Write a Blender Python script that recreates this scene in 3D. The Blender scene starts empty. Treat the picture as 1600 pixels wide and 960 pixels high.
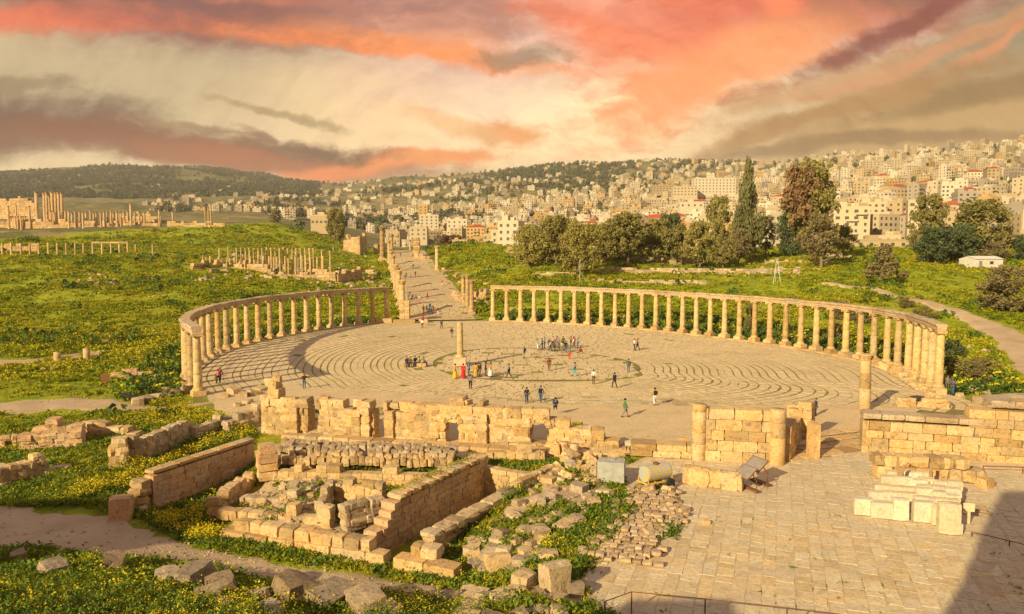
import bpy, bmesh, math, random
import numpy as np
from math import radians, sin, cos, tan, atan2, pi, hypot, sqrt, log, exp
from mathutils import Vector, Matrix, Euler

rnd = random.Random(7)
rng = np.random.default_rng(7)
sc = bpy.context.scene
col = sc.collection

# ------------------------------------------------------------------ camera
CAM_H = 16.0                       # eye height above the plaza (metres)
FPX = 1150.0                       # focal length in pixels of the 1600 px wide photograph
PITCH = math.atan(94.0 / FPX)
cam_d = bpy.data.cameras.new('camera')
cam = bpy.data.objects.new('camera', cam_d)
col.objects.link(cam)
cam.location = (0, 0, CAM_H)
cam.rotation_euler = (pi / 2 - PITCH, 0, 0)
cam_d.sensor_width = 36.0
cam_d.lens = 36.0 * FPX / 1600.0
cam_d.clip_start = 0.5
cam_d.clip_end = 30000
sc.camera = cam

# ------------------------------------------------------------------ light
SUN_AZ = radians(180 + 39)         # compass bearing of the sun, clockwise from +Y: behind the camera, to the left
SUN_EL = radians(24)
sun_d = bpy.data.lights.new('sun', 'SUN')
sun = bpy.data.objects.new('sun', sun_d)
col.objects.link(sun)
sun_d.energy = 4.6
sun_d.angle = radians(0.5)
sun_d.color = (1.0, 0.82, 0.48)
to_sun = Vector((sin(SUN_AZ) * cos(SUN_EL), cos(SUN_AZ) * cos(SUN_EL), sin(SUN_EL)))
sun.rotation_euler = to_sun.to_track_quat('Z', 'Y').to_euler()
sun.location = to_sun * 200

sc.view_settings.view_transform = 'Standard'
sc.view_settings.look = 'None'
sc.view_settings.exposure = 0.44
sc.view_settings.gamma = 1.0
sc.view_settings.use_curve_mapping = False
sc.render.engine = 'CYCLES'
sc.cycles.use_denoising = True
sc.cycles.max_bounces = 6
sc.cycles.diffuse_bounces = 3
sc.cycles.glossy_bounces = 2
sc.cycles.transmission_bounces = 2
sc.cycles.transparent_max_bounces = 8
sc.cycles.volume_bounces = 0

# ------------------------------------------------------------------ node helper
class N:
    """small wrapper that writes node trees as expressions"""
    def __init__(s, tree):
        s.t = tree
    def new(s, typ, **kw):
        n = s.t.nodes.new(typ)
        for k, v in kw.items():
            setattr(n, k, v)
        return n
    def put(s, sock, v):
        if isinstance(v, bpy.types.NodeSocket):
            s.t.links.new(v, sock)
        elif v is not None:
            if isinstance(v, (tuple, list)):
                v = tuple(v)
                if sock.type == 'RGBA' and len(v) == 3:
                    v = v + (1.0,)
            sock.default_value = v
    def m(s, op, a, b=0.0, c=None, clamp=False):
        n = s.new('ShaderNodeMath', operation=op, use_clamp=clamp)
        s.put(n.inputs[0], a); s.put(n.inputs[1], b)
        if c is not None: s.put(n.inputs[2], c)
        return n.outputs[0]
    def add(s, a, b): return s.m('ADD', a, b)
    def sub(s, a, b): return s.m('SUBTRACT', a, b)
    def mul(s, a, b): return s.m('MULTIPLY', a, b)
    def div(s, a, b): return s.m('DIVIDE', a, b)
    def vm(s, op, a, b=None):
        n = s.new('ShaderNodeVectorMath', operation=op)
        s.put(n.inputs[0], a)
        if b is not None: s.put(n.inputs[1], b)
        return n.outputs[0]
    def xyz(s, v):
        n = s.new('ShaderNodeSeparateXYZ'); s.put(n.inputs[0], v)
        return n.outputs
    def vec(s, x, y, z=0.0):
        n = s.new('ShaderNodeCombineXYZ')
        for i, q in enumerate((x, y, z)): s.put(n.inputs[i], q)
        return n.outputs[0]
    def noise(s, vec, scale=1.0, detail=4.0, rough=0.55, dist=0.0, color=False):
        n = s.new('ShaderNodeTexNoise')
        s.put(n.inputs['Vector'], vec); s.put(n.inputs['Scale'], scale)
        s.put(n.inputs['Detail'], detail); s.put(n.inputs['Roughness'], rough)
        s.put(n.inputs['Distortion'], dist)
        return n.outputs['Color' if color else 'Fac']
    def voro(s, vec, scale=1.0, feature='F1', out='Distance', rand=1.0):
        n = s.new('ShaderNodeTexVoronoi', feature=feature)
        s.put(n.inputs['Vector'], vec); s.put(n.inputs['Scale'], scale)
        s.put(n.inputs['Randomness'], rand)
        return n.outputs[out]
    def ramp(s, fac, stops, interp='LINEAR'):
        n = s.new('ShaderNodeValToRGB')
        cr = n.color_ramp
        cr.interpolation = interp
        while len(cr.elements) < len(stops): cr.elements.new(0.5)
        for e, (p, c) in zip(cr.elements, stops):
            e.position = p
            e.color = (c, c, c, 1) if isinstance(c, (int, float)) else tuple(c) + (1,)
        s.put(n.inputs[0], fac)
        return n.outputs[0]
    def step(s, x, a, b):
        n = s.new('ShaderNodeMapRange', interpolation_type='SMOOTHSTEP')
        s.put(n.inputs[0], x); s.put(n.inputs[1], a); s.put(n.inputs[2], b)
        return n.outputs[0]
    def mix(s, f, a, b, mode='MIX'):
        n = s.new('ShaderNodeMix', data_type='RGBA', blend_type=mode)
        s.put(n.inputs[0], f); s.put(n.inputs[6], a); s.put(n.inputs[7], b)
        return n.outputs[2]
    def pos(s): return s.new('ShaderNodeNewGeometry').outputs['Position']
    def objrand(s): return s.new('ShaderNodeObjectInfo').outputs['Random']

# ------------------------------------------------------------------ world: evening sky with lit clouds
world = bpy.data.worlds.new('World')
sc.world = world
world.use_nodes = True
def build_sky():
    t = world.node_tree
    t.nodes.clear()
    n = N(t)
    d = n.new('ShaderNodeTexCoord').outputs['Generated']
    x, y, z = n.xyz(d)
    az = n.m('ARCTAN2', x, y)
    el = n.m('ARCSINE', z)
    ae = n.vec(az, el, 0.0)
    # layer coordinate: clouds seen as a sheet overhead, streaks run to the horizon
    zz = n.m('MAXIMUM', n.add(z, 0.12), 0.03)
    sheet = n.vec(n.div(x, zz), n.div(y, zz), 0.0)
    warp = n.noise(ae, 4.0, 6, 0.6, color=True)
    aw = n.vm('ADD', ae, n.vm('MULTIPLY', n.vm('SUBTRACT', warp, (0.5, 0.5, 0.5)), (0.20, 0.075, 0.0)))
    # fibres fan out from the bright air low in the middle
    fa = n.m('ARCTAN2', n.sub(el, -0.25), n.sub(az, 0.03)); fr = n.m('SQRT', n.add(n.m('POWER', n.sub(el, -0.25), 2.0), n.m('POWER', n.sub(az, 0.03), 2.0)))
    fan = n.vec(n.mul(fa, 1.0), n.mul(fr, 2.6), 0.0)
    streak = n.noise(n.vm('MULTIPLY', aw, (3.0, 11.0, 1.0)), 1.7, 8, 0.62, 0.25)
    fine = n.noise(n.vm('MULTIPLY', n.vm('ADD', fan, n.vm('MULTIPLY', warp, (0.10, 0.35, 0.0))), (2.2, 5.5, 1.0)), 3.0, 8, 0.60, 0.2)
    puff = n.noise(n.vm('MULTIPLY', aw, (9.0, 20.0, 1.0)), 2.4, 7, 0.62, 0.3)
    big = n.noise(sheet, 0.55, 6, 0.60, 0.4)
    # clear air
    base = n.ramp(el, [(0.0, (0.86, 0.60, 0.28)), (0.09, (0.78, 0.56, 0.28)), (0.17, (0.60, 0.50, 0.31)), (0.26, (0.50, 0.46, 0.34)), (0.42, (0.38, 0.36, 0.33)), (1.0, (0.20, 0.24, 0.30))])
    sky = n.new('ShaderNodeTexSky', sky_type='NISHITA')
    sky.sun_disc = False
    sky.sun_elevation = SUN_EL
    sky.sun_rotation = SUN_AZ
    skyc = n.vm('MULTIPLY', sky.outputs[0], (0.05, 0.05, 0.05))
    base = n.mix(0.92, skyc, base)
    rag = n.add(n.add(n.mul(n.sub(streak, 0.5), 3.3), n.mul(n.sub(fine, 0.5), 1.3)), n.mul(n.sub(puff, 0.5), 2.0))
    def blob(a0, e0, sa, se, rot, edge, k):
        """soft elongated patch in bearing/elevation, ragged by the cloud noise"""
        mp = n.new('ShaderNodeMapping', vector_type='TEXTURE')
        n.put(mp.inputs['Vector'], aw); mp.inputs['Location'].default_value = (a0, e0, 0)
        mp.inputs['Rotation'].default_value = (0, 0, rot); mp.inputs['Scale'].default_value = (sa, se, 1)
        ln = n.new('ShaderNodeVectorMath', operation='LENGTH'); n.put(ln.inputs[0], mp.outputs[0])
        r = n.m('MULTIPLY_ADD', rag, edge, ln.outputs['Value'])
        q = n.new('ShaderNodeMapRange', interpolation_type='SMOOTHSTEP')
        n.put(q.inputs[0], r)
        for i_, v_ in enumerate((1.18, 0.32, 0.0, k)): q.inputs[1 + i_].default_value = v_
        return q.outputs[0]
    def A(px): return (px - 800) / FPX
    def E(py): return (386 - py) / FPX
    c = base
    # bright pale air low in the middle, olive air to the right, grey-green to the left
    def bank(a, e, sa, se, rot, colr, k, edge=0.35):
        nonlocal c
        c = n.mix(blob(A(a), E(e), sa, se, radians(rot), edge, k), c, colr)
    bank(200, 160, 0.52, 0.085, 1, (0.47, 0.345, 0.185), 0.85, 0.08)
    bank(830, 205, 0.42, 0.12, 0, (0.88, 0.60, 0.30), 0.95, 0.06)
    bank(870, 190, 0.20, 0.06, 0, (1.0, 0.76, 0.42), 0.85, 0.08)
    bank(760, 45, 0.22, 0.16, 12, (0.74, 0.48, 0.36), 0.85, 0.20)
    bank(1430, 228, 0.36, 0.10, 6, (0.44, 0.245, 0.075), 0.90, 0.10)
    # high sheet of salmon cloud across the whole sky
    hi = n.mul(n.step(big, 0.40, 0.66), n.step(el, 0.16, 0.34))
    c = n.mix(n.mul(hi, 0.60), c, n.mix(n.step(fine, 0.35, 0.65), (0.42, 0.15, 0.11), (0.74, 0.25, 0.14)))
    # the large lit banks
    bank(40, 14, 0.74, 0.092, -3, (0.185, 0.078, 0.072), 0.97, 0.14)
    bank(330, 55, 0.48, 0.05, 0, (0.32, 0.10, 0.07), 0.80, 0.36)
    bank(420, 15, 0.20, 0.03, -4, (0.55, 0.20, 0.13), 0.75, 0.42)
    bank(600, 45, 0.16, 0.06, -10, (0.66, 0.28, 0.18), 0.75, 0.42)
    bank(470, 88, 0.36, 0.013, -5, (0.86, 0.22, 0.055), 0.92, 0.36)
    bank(640, 94, 0.22, 0.016, -8, (0.82, 0.26, 0.085), 0.9, 0.40)
    bank(170, 98, 0.28, 0.018, 9, (0.66, 0.13, 0.06), 0.9, 0.40)
    bank(60, 66, 0.14, 0.018, 2, (0.175, 0.105, 0.095), 0.75, 0.34)
    bank(90, 26, 0.56, 0.060, -3, (0.18, 0.075, 0.072), 0.94, 0.28)
    bank(520, 12, 0.24, 0.030, -6, (0.30, 0.14, 0.12), 0.60, 0.40)
    bank(250, 35, 0.26, 0.009, -3, (0.62, 0.18, 0.10), 0.65, 0.50)
    bank(330, 20, 0.20, 0.007, -6, (0.66, 0.24, 0.14), 0.60, 0.50)
    bank(80, 50, 0.16, 0.008, 3, (0.56, 0.16, 0.10), 0.60, 0.50)
    bank(1000, 48, 0.20, 0.11, -28, (0.82, 0.20, 0.085), 0.95, 0.34)
    bank(930, 20, 0.14, 0.03, -20, (0.80, 0.38, 0.26), 0.7, 0.45)
    bank(1210, 50, 0.32, 0.065, -6, (0.62, 0.125, 0.065), 0.92, 0.38)
    bank(1110, 140, 0.24, 0.050, 20, (0.86, 0.30, 0.105), 0.90, 0.40)
    bank(1300, 150, 0.24, 0.026, 14, (0.50, 0.24, 0.095), 0.75, 0.40)
    bank(1540, 100, 0.20, 0.06, 16, (0.24, 0.175, 0.095), 0.85, 0.16)
    bank(1500, 6, 0.30, 0.07, 8, (0.12, 0.07, 0.062), 0.92, 0.20)
    bank(1680, 90, 0.16, 0.11, 20, (0.065, 0.075, 0.062), 0.92, 0.18)
    bank(1390, 74, 0.25, 0.018, 22, (0.21, 0.05, 0.04), 0.95, 0.28)
    bank(1290, 8, 0.13, 0.014, 3, (0.55, 0.05, 0.035), 0.9, 0.36)
    bank(1170, 45, 0.05, 0.025, -20, (0.90, 0.22, 0.08), 0.8, 0.42)
    bank(1450, 112, 0.20, 0.012, 17, (0.60, 0.25, 0.11), 0.65, 0.45)
    bank(1470, 125, 0.06, 0.008, 26, (0.70, 0.24, 0.09), 0.7, 0.42)
    bank(812, 108, 0.080, 0.015, 0, (0.24, 0.16, 0.10), 0.78, 0.44)
    bank(720, 90, 0.10, 0.012, -6, (0.70, 0.28, 0.14), 0.65, 0.45)
    bank(790, 213, 0.066, 0.021, -4, (0.75, 0.30, 0.09), 0.95, 0.44)
    bank(700, 200, 0.09, 0.012, -10, (0.80, 0.42, 0.17), 0.7, 0.45)
    bank(1230, 208, 0.24, 0.017, 15, (0.36, 0.17, 0.05), 0.85, 0.26)
    bank(1470, 176, 0.22, 0.015, 12, (0.23, 0.125, 0.04), 0.85, 0.26)
    bank(1300, 243, 0.28, 0.011, 2, (0.23, 0.12, 0.04), 0.8, 0.34)
    # dark purple bank low on the left, its tail lit orange
    bank(40, 232, 0.28, 0.048, 3, (0.075, 0.030, 0.030), 0.97, 0.26)
    bank(320, 246, 0.34, 0.029, -4, (0.185, 0.055, 0.030), 0.97, 0.32)
    bank(490, 258, 0.24, 0.024, -2, (0.33, 0.095, 0.040), 0.95, 0.36)
    bank(600, 263, 0.17, 0.014, 8, (0.78, 0.20, 0.05), 0.95, 0.40)
    bank(680, 250, 0.08, 0.012, 10, (0.80, 0.28, 0.08), 0.85, 0.44)
    bank(510, 238, 0.12, 0.015, -6, (0.13, 0.055, 0.030), 0.95, 0.46)
    bank(440, 226, 0.04, 0.008, -30, (0.20, 0.10, 0.05), 0.85, 0.45)
    bank(350, 215, 0.06, 0.007, -4, (0.30, 0.19, 0.09), 0.8, 0.45)
    bank(470, 190, 0.11, 0.007, -12, (0.33, 0.23, 0.10), 0.8, 0.42)
    bank(120, 182, 0.07, 0.010, 14, (0.24, 0.16, 0.085), 0.8, 0.42)
    bank(50, 187, 0.05, 0.008, 0, (0.25, 0.165, 0.09), 0.7, 0.42)
    # fibrous texture of the lit cloud
    c = n.mix(1.0, c, n.ramp(fine, [(0.28, (0.90, 0.88, 0.87)), (0.5, (1.0, 1.0, 1.0)), (0.72, (1.06, 1.06, 1.04))]), 'MULTIPLY')
    c = n.mix(1.0, c, n.ramp(puff, [(0.30, (0.95, 0.94, 0.94)), (0.7, (1.04, 1.04, 1.04))]), 'MULTIPLY')
    below = n.step(el, -0.06, 0.0)
    c = n.mix(below, (0.30, 0.24, 0.15), c)
    bg = n.new('ShaderNodeBackground')
    n.put(bg.inputs[0], c)
    bg.inputs[1].default_value = 1.0
    out = n.new('ShaderNodeOutputWorld')
    t.links.new(bg.outputs[0], out.inputs[0])
build_sky()
world.cycles.sampling_method = 'MANUAL'
world.cycles.sample_map_resolution = 256

# ------------------------------------------------------------------ places: the camera ray of a photo pixel meets a level or a depth
def ray(px, py):
    a = (px - 800.0) / FPX; b = -(py - 480.0) / FPX
    return Vector((a, cos(PITCH) + b * sin(PITCH), -sin(PITCH) + b * cos(PITCH)))
def G(px, py, z=0.0):
    r = ray(px, py); t = (z - CAM_H) / r.z
    return Vector((r.x * t, r.y * t, z))
def D(px, py, Y):
    r = ray(px, py); t = Y / r.y
    return Vector((r.x * t, Y, CAM_H + r.z * t))

def vnoise(x, y, seed=0):
    """value noise, numpy"""
    xi = np.floor(x).astype(np.int64); yi = np.floor(y).astype(np.int64)
    fx = x - xi; fy = y - yi
    fx = fx * fx * (3 - 2 * fx); fy = fy * fy * (3 - 2 * fy)
    def h(a, b):
        k = (a * 374761393 + b * 668265263 + seed * 974634777) & 0x7fffffff
        k = ((k ^ (k >> 13)) * 1274126177) & 0x7fffffff
        return ((k ^ (k >> 16)) & 0xffff) / 65535.0
    return (h(xi, yi) * (1 - fx) + h(xi + 1, yi) * fx) * (1 - fy) + (h(xi, yi + 1) * (1 - fx) + h(xi + 1, yi + 1) * fx) * fy
def fbm(x, y, o=4, seed=0):
    s = 0; a = 0.5; f = 1.0
    for i in range(o):
        s = s + a * vnoise(x * f, y * f, seed + i * 17); a *= 0.5; f *= 2.03
    return s
def sdf(poly, x, y):
    """signed distance to a polygon, negative inside"""
    P = np.asarray([(p[0], p[1]) for p in poly], float)
    d = np.full(x.shape, 1e18); inside = np.zeros(x.shape, bool)
    for i in range(len(P)):
        a = P[i]; b = P[(i + 1) % len(P)]
        ex, ey = b - a; wx, wy = x - a[0], y - a[1]
        tt = np.clip((wx * ex + wy * ey) / (ex * ex + ey * ey), 0, 1)
        d = np.minimum(d, (wx - ex * tt) ** 2 + (wy - ey * tt) ** 2)
        c = (a[1] <= y) != (b[1] <= y)
        with np.errstate(divide='ignore', invalid='ignore'):
            xx = a[0] + (y - a[1]) / (ey if ey else 1e-9) * ex
        inside ^= c & (x < xx)
    d = np.sqrt(d)
    return np.where(inside, -d, d)
def segd(pts, x, y):
    """distance to a polyline"""
    d = np.full(x.shape, 1e18)
    for a, b in zip(pts[:-1], pts[1:]):
        ex, ey = b[0] - a[0], b[1] - a[1]; wx, wy = x - a[0], y - a[1]
        tt = np.clip((wx * ex + wy * ey) / (ex * ex + ey * ey + 1e-9), 0, 1)
        d = np.minimum(d, (wx - ex * tt) ** 2 + (wy - ey * tt) ** 2)
    return np.sqrt(d)
def sstep(x, a, b):
    t = np.clip((x - a) / (b - a), 0, 1)
    return t * t * (3 - 2 * t)

# ------------------------------------------------------------------ the lie of the land
ctrl = []
def cz(*pts):
    for px, py, z in pts: ctrl.append(tuple(G(px, py, z)))
def cd(px, *pts):
    for py, Y in pts: ctrl.append(tuple(D(px, py, Y)))
ctrl += [(0, 2, 14.3), (-12, 3, 14), (12, 3, 13), (-30, 6, 12.5), (30, 8, 9), (0, 11, 8.2), (8, 20, 3.0), (20, 20, 2.0), (-10, 12, 8.0), (-25, 14, 7.5), (-60, 30, 5), (60, 30, 1), (0, -20, 15), (-40, -20, 14), (40, -20, 12)]
cz((-200, 960, 3.4), (0, 960, 3.0), (200, 960, 2.4), (400, 960, 1.5), (600, 960, 0.7), (800, 960, 0.6), (1000, 960, 0.05), (1300, 960, 0), (1600, 960, 0),
   (0, 895, 0.5), (200, 895, 0.2), (400, 925, -0.2), (600, 935, -0.6), (800, 930, -0.1), (1000, 925, 0), (-200, 850, -0.6), (0, 840, -0.8), (200, 850, -1.0), (400, 890, -1.2),
   (600, 908, -1.3), (760, 905, -1.1), (900, 880, -0.1), (0, 760, -0.7), (200, 750, -0.5), (100, 700, -0.3), (0, 660, 0), (200, 655, 0), (350, 690, -0.4), (330, 780, -1.4), (450, 862, -1.2),
   (450, 800, -0.3), (470, 750, 0.1), (450, 700, 0.1), (600, 700, 0.1), (650, 740, 0.1), (800, 700, 0.0), (800, 800, -0.2), (900, 740, 0), (1000, 700, 0), (780, 870, -0.7),
   (1200, 800, 0), (1500, 850, 0), (1600, 700, 0), (1300, 650, 0), (1800, 700, 0), (700, 620, 0), (300, 640, 0), (900, 560, 0), (500, 540, 0), (0, 600, 0.3), (200, 600, 0.2), (-200, 600, 0.4), (0, 560, 0.7), (230, 560, 0.2))
for px in (-500, -250, 0, 150, 260):
    cd(px, (500, 140), (450, 190), (400, 285), (360, 425), (347, 458), (352, 520), (341, 900), (326, 1500), (309, 2400))
for px, py in ((-500, 275), (-250, 275), (0, 271), (120, 262), (250, 260), (330, 265), (420, 277), (490, 288)):
    cd(px, (py, 4400), (py + 22, 6800))
    cd(px, (0.62 * py + 0.38 * 309, 3200))
cd(440, (500, 152), (432, 235), (400, 330), (375, 410), (352, 452), (362, 520), (352, 700), (341, 1000), (320, 1700), (298, 2800))
cd(620, (498, 163), (458, 215), (422, 285), (400, 400), (390, 520), (386, 640), (375, 800), (350, 1100), (330, 1500), (302, 2300), (281, 3200), (300, 6800))
cd(720, (498, 163), (440, 230), (420, 270), (384, 335), (394, 430), (378, 600), (360, 800), (330, 1300), (300, 2000), (279, 3000), (300, 6800))
cd(850, (500, 158), (450, 190), (430, 210), (415, 225), (400, 270), (395, 400), (385, 500), (350, 800), (320, 1200), (290, 2000), (265, 3000), (290, 6800))
cd(1000, (513, 141), (455, 185), (430, 210), (415, 228), (396, 300), (390, 400), (350, 700), (312, 1200), (282, 2000), (256, 2800), (285, 6800))
cd(1200, (535, 123), (470, 160), (440, 185), (415, 215), (395, 280), (386, 400), (340, 700), (302, 1100), (277, 1600), (262, 2200), (290, 6800))
cd(1400, (575, 100), (500, 135), (450, 165), (415, 205), (393, 280), (386, 380), (345, 560), (302, 850), (268, 1250), (248, 1600), (270, 6800))
for px in (1600, 1900, 2200):
    cd(px, (600, 86), (560, 103), (500, 130), (450, 165), (415, 200), (396, 270), (386, 370), (335, 550), (292, 800), (258, 1200), (236, 1500), (255, 6800))

_C = np.array(ctrl)
def _uv(x, y):
    r = np.sqrt(x * x + y * y) + 1e-6
    a = np.clip(np.arctan2(x, y), -1.5, 1.5)
    return a * 2.2, np.log(r), r
_cu, _cv, _cr = _uv(_C[:, 0], _C[:, 1])
_cs = (_C[:, 2] - CAM_H) / _cr
_EPS = 0.12
def _phi(du, dv): return np.sqrt(du * du + dv * dv + _EPS * _EPS)
_M = _phi(_cu[:, None] - _cu[None], _cv[:, None] - _cv[None])
_Pm = np.stack([np.ones(len(_C)), _cu, _cv], 1)
_A = np.block([[_M + np.eye(len(_C)) * 1e-4, _Pm], [_Pm.T, np.zeros((3, 3))]])
_W = np.linalg.solve(_A, np.concatenate([_cs, np.zeros(3)]))
RIGHT = [(770, 499), (807, 499), (852, 501), (916, 505), (982, 509), (1027, 513), (1076, 519), (1126, 525), (1175, 531), (1226, 536), (1274, 544), (1317, 552), (1358, 561), (1394, 570), (1423, 580), (1447, 592), (1466, 611)]
LEFT = [(604, 502), (584, 504), (562, 506), (539, 508), (518, 511), (499, 514), (472, 518), (438, 524), (405, 531), (374, 538), (346, 547), (326, 556), (306, 568), (290, 580), (281, 593), (286, 604), (310, 616)]
PLAZA_C = (3.0, 99.0)
def _plaza_table():
    pts = [G(*q) for q in LEFT] + [G(*q) for q in RIGHT] + [Vector((52, 74, 0)), Vector((46, 67, 0)), Vector((30, 61, 0)), Vector((10, 60, 0)), Vector((-10, 62, 0)), Vector((-26, 68, 0)), Vector((-35, 76, 0))]
    a = np.array([atan2(p.y - PLAZA_C[1], p.x - PLAZA_C[0]) for p in pts]); r = np.array([hypot(p.x - PLAZA_C[0], p.y - PLAZA_C[1]) for p in pts])
    o = np.argsort(a); a, r = a[o], r[o]
    g_ = np.linspace(-pi, pi, 361)[:-1]
    t = np.interp(g_, np.concatenate([a - 2 * pi, a, a + 2 * pi]), np.tile(r, 3))
    k = np.exp(-np.linspace(-2, 2, 25) ** 2); k /= k.sum()
    return np.convolve(np.concatenate([t[-12:], t, t[:12]]), k, 'valid')
PLAZA_R = _plaza_table() - 0.6
def plaza_rad(a): return np.interp((a + pi) % (2 * pi), np.linspace(0, 2 * pi, 361), np.append(PLAZA_R, PLAZA_R[0]))
def plaza_r(x, y):
    return np.hypot(x - PLAZA_C[0], y - PLAZA_C[1]) / plaza_rad(np.arctan2(y - PLAZA_C[1], x - PLAZA_C[0]))
COURT = [G(905, 905), G(1000, 800), G(960, 735), G(1060, 690), G(1230, 640), G(1345, 640), G(1345, 702), G(1600, 720), G(2100, 740), G(2300, 990), G(1500, 1000), G(1000, 985), G(930, 950)]
E1 = Vector((0.454, 0.891, 0)); E2 = Vector((0.891, -0.454, 0))
T0 = G(593, 872, -1.9); T1 = G(757, 780, -1.9)
TR_DIR = (T1 - T0).normalized(); TR_N = Vector((TR_DIR.y, -TR_DIR.x, 0))
TRENCH = [T0 - TR_N * .65 - TR_DIR * 1.2, T1 - TR_N * .65 + TR_DIR * .3, T1 + TR_N * 3.75 + TR_DIR * .3, T0 + TR_N * 3.35 - TR_DIR * 1.2]
def tz(x, y):
    """ground height, arrays in and out"""
    x = np.atleast_1d(np.asarray(x, float)); y = np.atleast_1d(np.asarray(y, float))
    shp = x.shape; x = x.ravel(); y = y.ravel()
    u, v, r = _uv(x, y)
    s = np.zeros_like(x)
    for i in range(0, len(x), 20000):
        sl = slice(i, i + 20000)
        s[sl] = _phi(u[sl, None] - _cu[None], v[sl, None] - _cv[None]) @ _W[:-3] + _W[-3] + _W[-2] * u[sl] + _W[-1] * v[sl]
    z = CAM_H + s * r
    amp = np.where(r < 60, 0.12, np.minimum(0.12 + (r - 60) * 0.004, 10))
    lam = np.where(r < 70, 3.0, 0.0) + np.where(r >= 70, 1, 0) * np.where(r < 500, 14.0, 120.0)
    near = (fbm(x / 3.0, y / 3.0, 3, 3) - 0.44) * 0.35
    mid = (fbm(x / 15.0, y / 15.0, 4, 5) - 0.47) * 2.8 + (fbm(x / 6.0, y / 6.0, 3, 6) - 0.44) * 1.1
    far = (fbm(x / 160.0, y / 160.0, 5, 9) - 0.48) * 42.0
    wm = sstep(r, 75, 170); wf = sstep(r, 420, 1500)
    z = z + near * (1 - wm) + mid * wm * (1 - 0.6 * wf) + far * wf
    # level places
    k = 1 - sstep(plaza_r(x, y), 1.05, 1.20)
    z = z * (1 - k) + -0.10 * k
    k = 1 - sstep(sdf(COURT, x, y), -0.3, 2.5)
    z = z * (1 - k) + -0.09 * k
    k = 1 - sstep(sdf(TRENCH, x, y), -0.15, 0.25)
    z = z * (1 - k) + -1.95 * k
    return z.reshape(shp)
def tz1(x, y): return float(tz(x, y)[0])
def T(px, py, lo=10.0, hi=6500.0):
    """where the ray of a pixel first meets the ground"""
    r = ray(px, py); k = hypot(r.x, r.y)
    d = np.exp(np.linspace(log(lo), log(hi), 900))
    x = r.x / k * d; y = r.y / k * d; z = CAM_H + r.z / k * d
    g = z - tz(x, y)
    i = np.argmax(g < 0)
    if not (g < 0).any(): i = len(d) - 1
    if i > 0:
        t = g[i - 1] / (g[i - 1] - g[i] + 1e-9); dd = d[i - 1] + (d[i] - d[i - 1]) * t
    else: dd = d[0]
    X, Y = r.x / k * dd, r.y / k * dd
    return Vector((X, Y, tz1(X, Y)))

# ------------------------------------------------------------------ materials
def mat(name, fn, rough=0.9, spec=0.2, translucent=0.0):
    m = bpy.data.materials.new(name); m.use_nodes = True
    t = m.node_tree; t.nodes.clear(); n = N(t)
    c, h, hd = fn(n)
    b = n.new('ShaderNodeBsdfPrincipled')
    n.put(b.inputs['Base Color'], c); n.put(b.inputs['Roughness'], rough)
    b.inputs['Specular IOR Level'].default_value = spec
    if h is not None:
        bp = n.new('ShaderNodeBump'); bp.inputs['Strength'].default_value = 0.9
        bp.inputs['Distance'].default_value = hd
        n.put(bp.inputs['Height'], h)
        t.links.new(bp.outputs[0], b.inputs['Normal'])
    sh = b.outputs[0]
    if translucent:
        tr = n.new('ShaderNodeBsdfTranslucent'); n.put(tr.inputs[0], c)
        mx = n.new('ShaderNodeMixShader'); mx.inputs[0].default_value = translucent
        t.links.new(sh, mx.inputs[1]); t.links.new(tr.outputs[0], mx.inputs[2]); sh = mx.outputs[0]
    o = n.new('ShaderNodeOutputMaterial'); t.links.new(sh, o.inputs[0])
    return m
def lerp3(a, b, t): return tuple(p + (q - p) * t for p, q in zip(a, b))
def stone_fn(c1, c2, dark=(0.16, 0.11, 0.07), scale=1.0, var=0.35, pits=1.0, bump=0.03):
    def fn(n):
        p = n.pos(); r = n.objrand()
        a = n.noise(p, 0.9 * scale, 6, 0.62)
        c = n.ramp(a, [(0.30, c1), (0.62, c2)])
        g = n.noise(p, 3.1 * scale, 5, 0.65)
        c = n.mix(n.mul(n.step(g, 0.50, 0.72), 0.65), c, dark)
        c = n.mix(n.mul(n.step(n.noise(p, 0.28 * scale, 4, 0.6), 0.52, 0.66), 0.35), c, lerp3(c1, dark, 0.45))
        c = n.mix(n.mul(n.step(n.noise(p, 0.45 * scale, 3), 0.5, 0.7), 0.30), c, (0.34, 0.28, 0.21))
        c = n.mix(1.0, c, n.ramp(r, [(0.0, 1 - var), (0.5, 1.0), (1.0, 1 + 0.3 * var)]), 'MULTIPLY')
        tint = n.mix(n.m('FRACT', n.mul(r, 7.31)), (1.0, 0.90, 0.74), (1.0, 1.0, 1.0))
        c = n.mix(1.0, c, tint, 'MULTIPLY')
        c = n.mix(1.0, c, n.ramp(n.noise(p, 6.5 * scale, 6, 0.72), [(0.30, (0.70, 0.67, 0.63)), (0.52, (1.0, 1.0, 1.0)), (0.72, (1.12, 1.11, 1.08))]), 'MULTIPLY')
        pit = n.voro(p, 5.0 * scale)
        pm = n.mul(n.step(n.sub(0.22, pit), 0.0, 0.12), n.step(n.noise(p, 1.7 * scale, 2), 0.45, 0.6))
        c = n.mix(n.mul(pm, 0.55 * pits), c, dark)
        h = n.sub(n.add(g, n.mul(n.noise(p, 9 * scale, 4, 0.6), 0.5)), n.mul(pm, 1.2 * pits))
        return c, h, bump
    return fn
M = {}
M['stone'] = mat('golden_limestone', stone_fn((0.60, 0.40, 0.185), (0.66, 0.50, 0.28), bump=0.05))
M['stone_red'] = mat('reddish_limestone', stone_fn((0.58, 0.37, 0.21), (0.66, 0.47, 0.29), var=0.22, bump=0.05))
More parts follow.
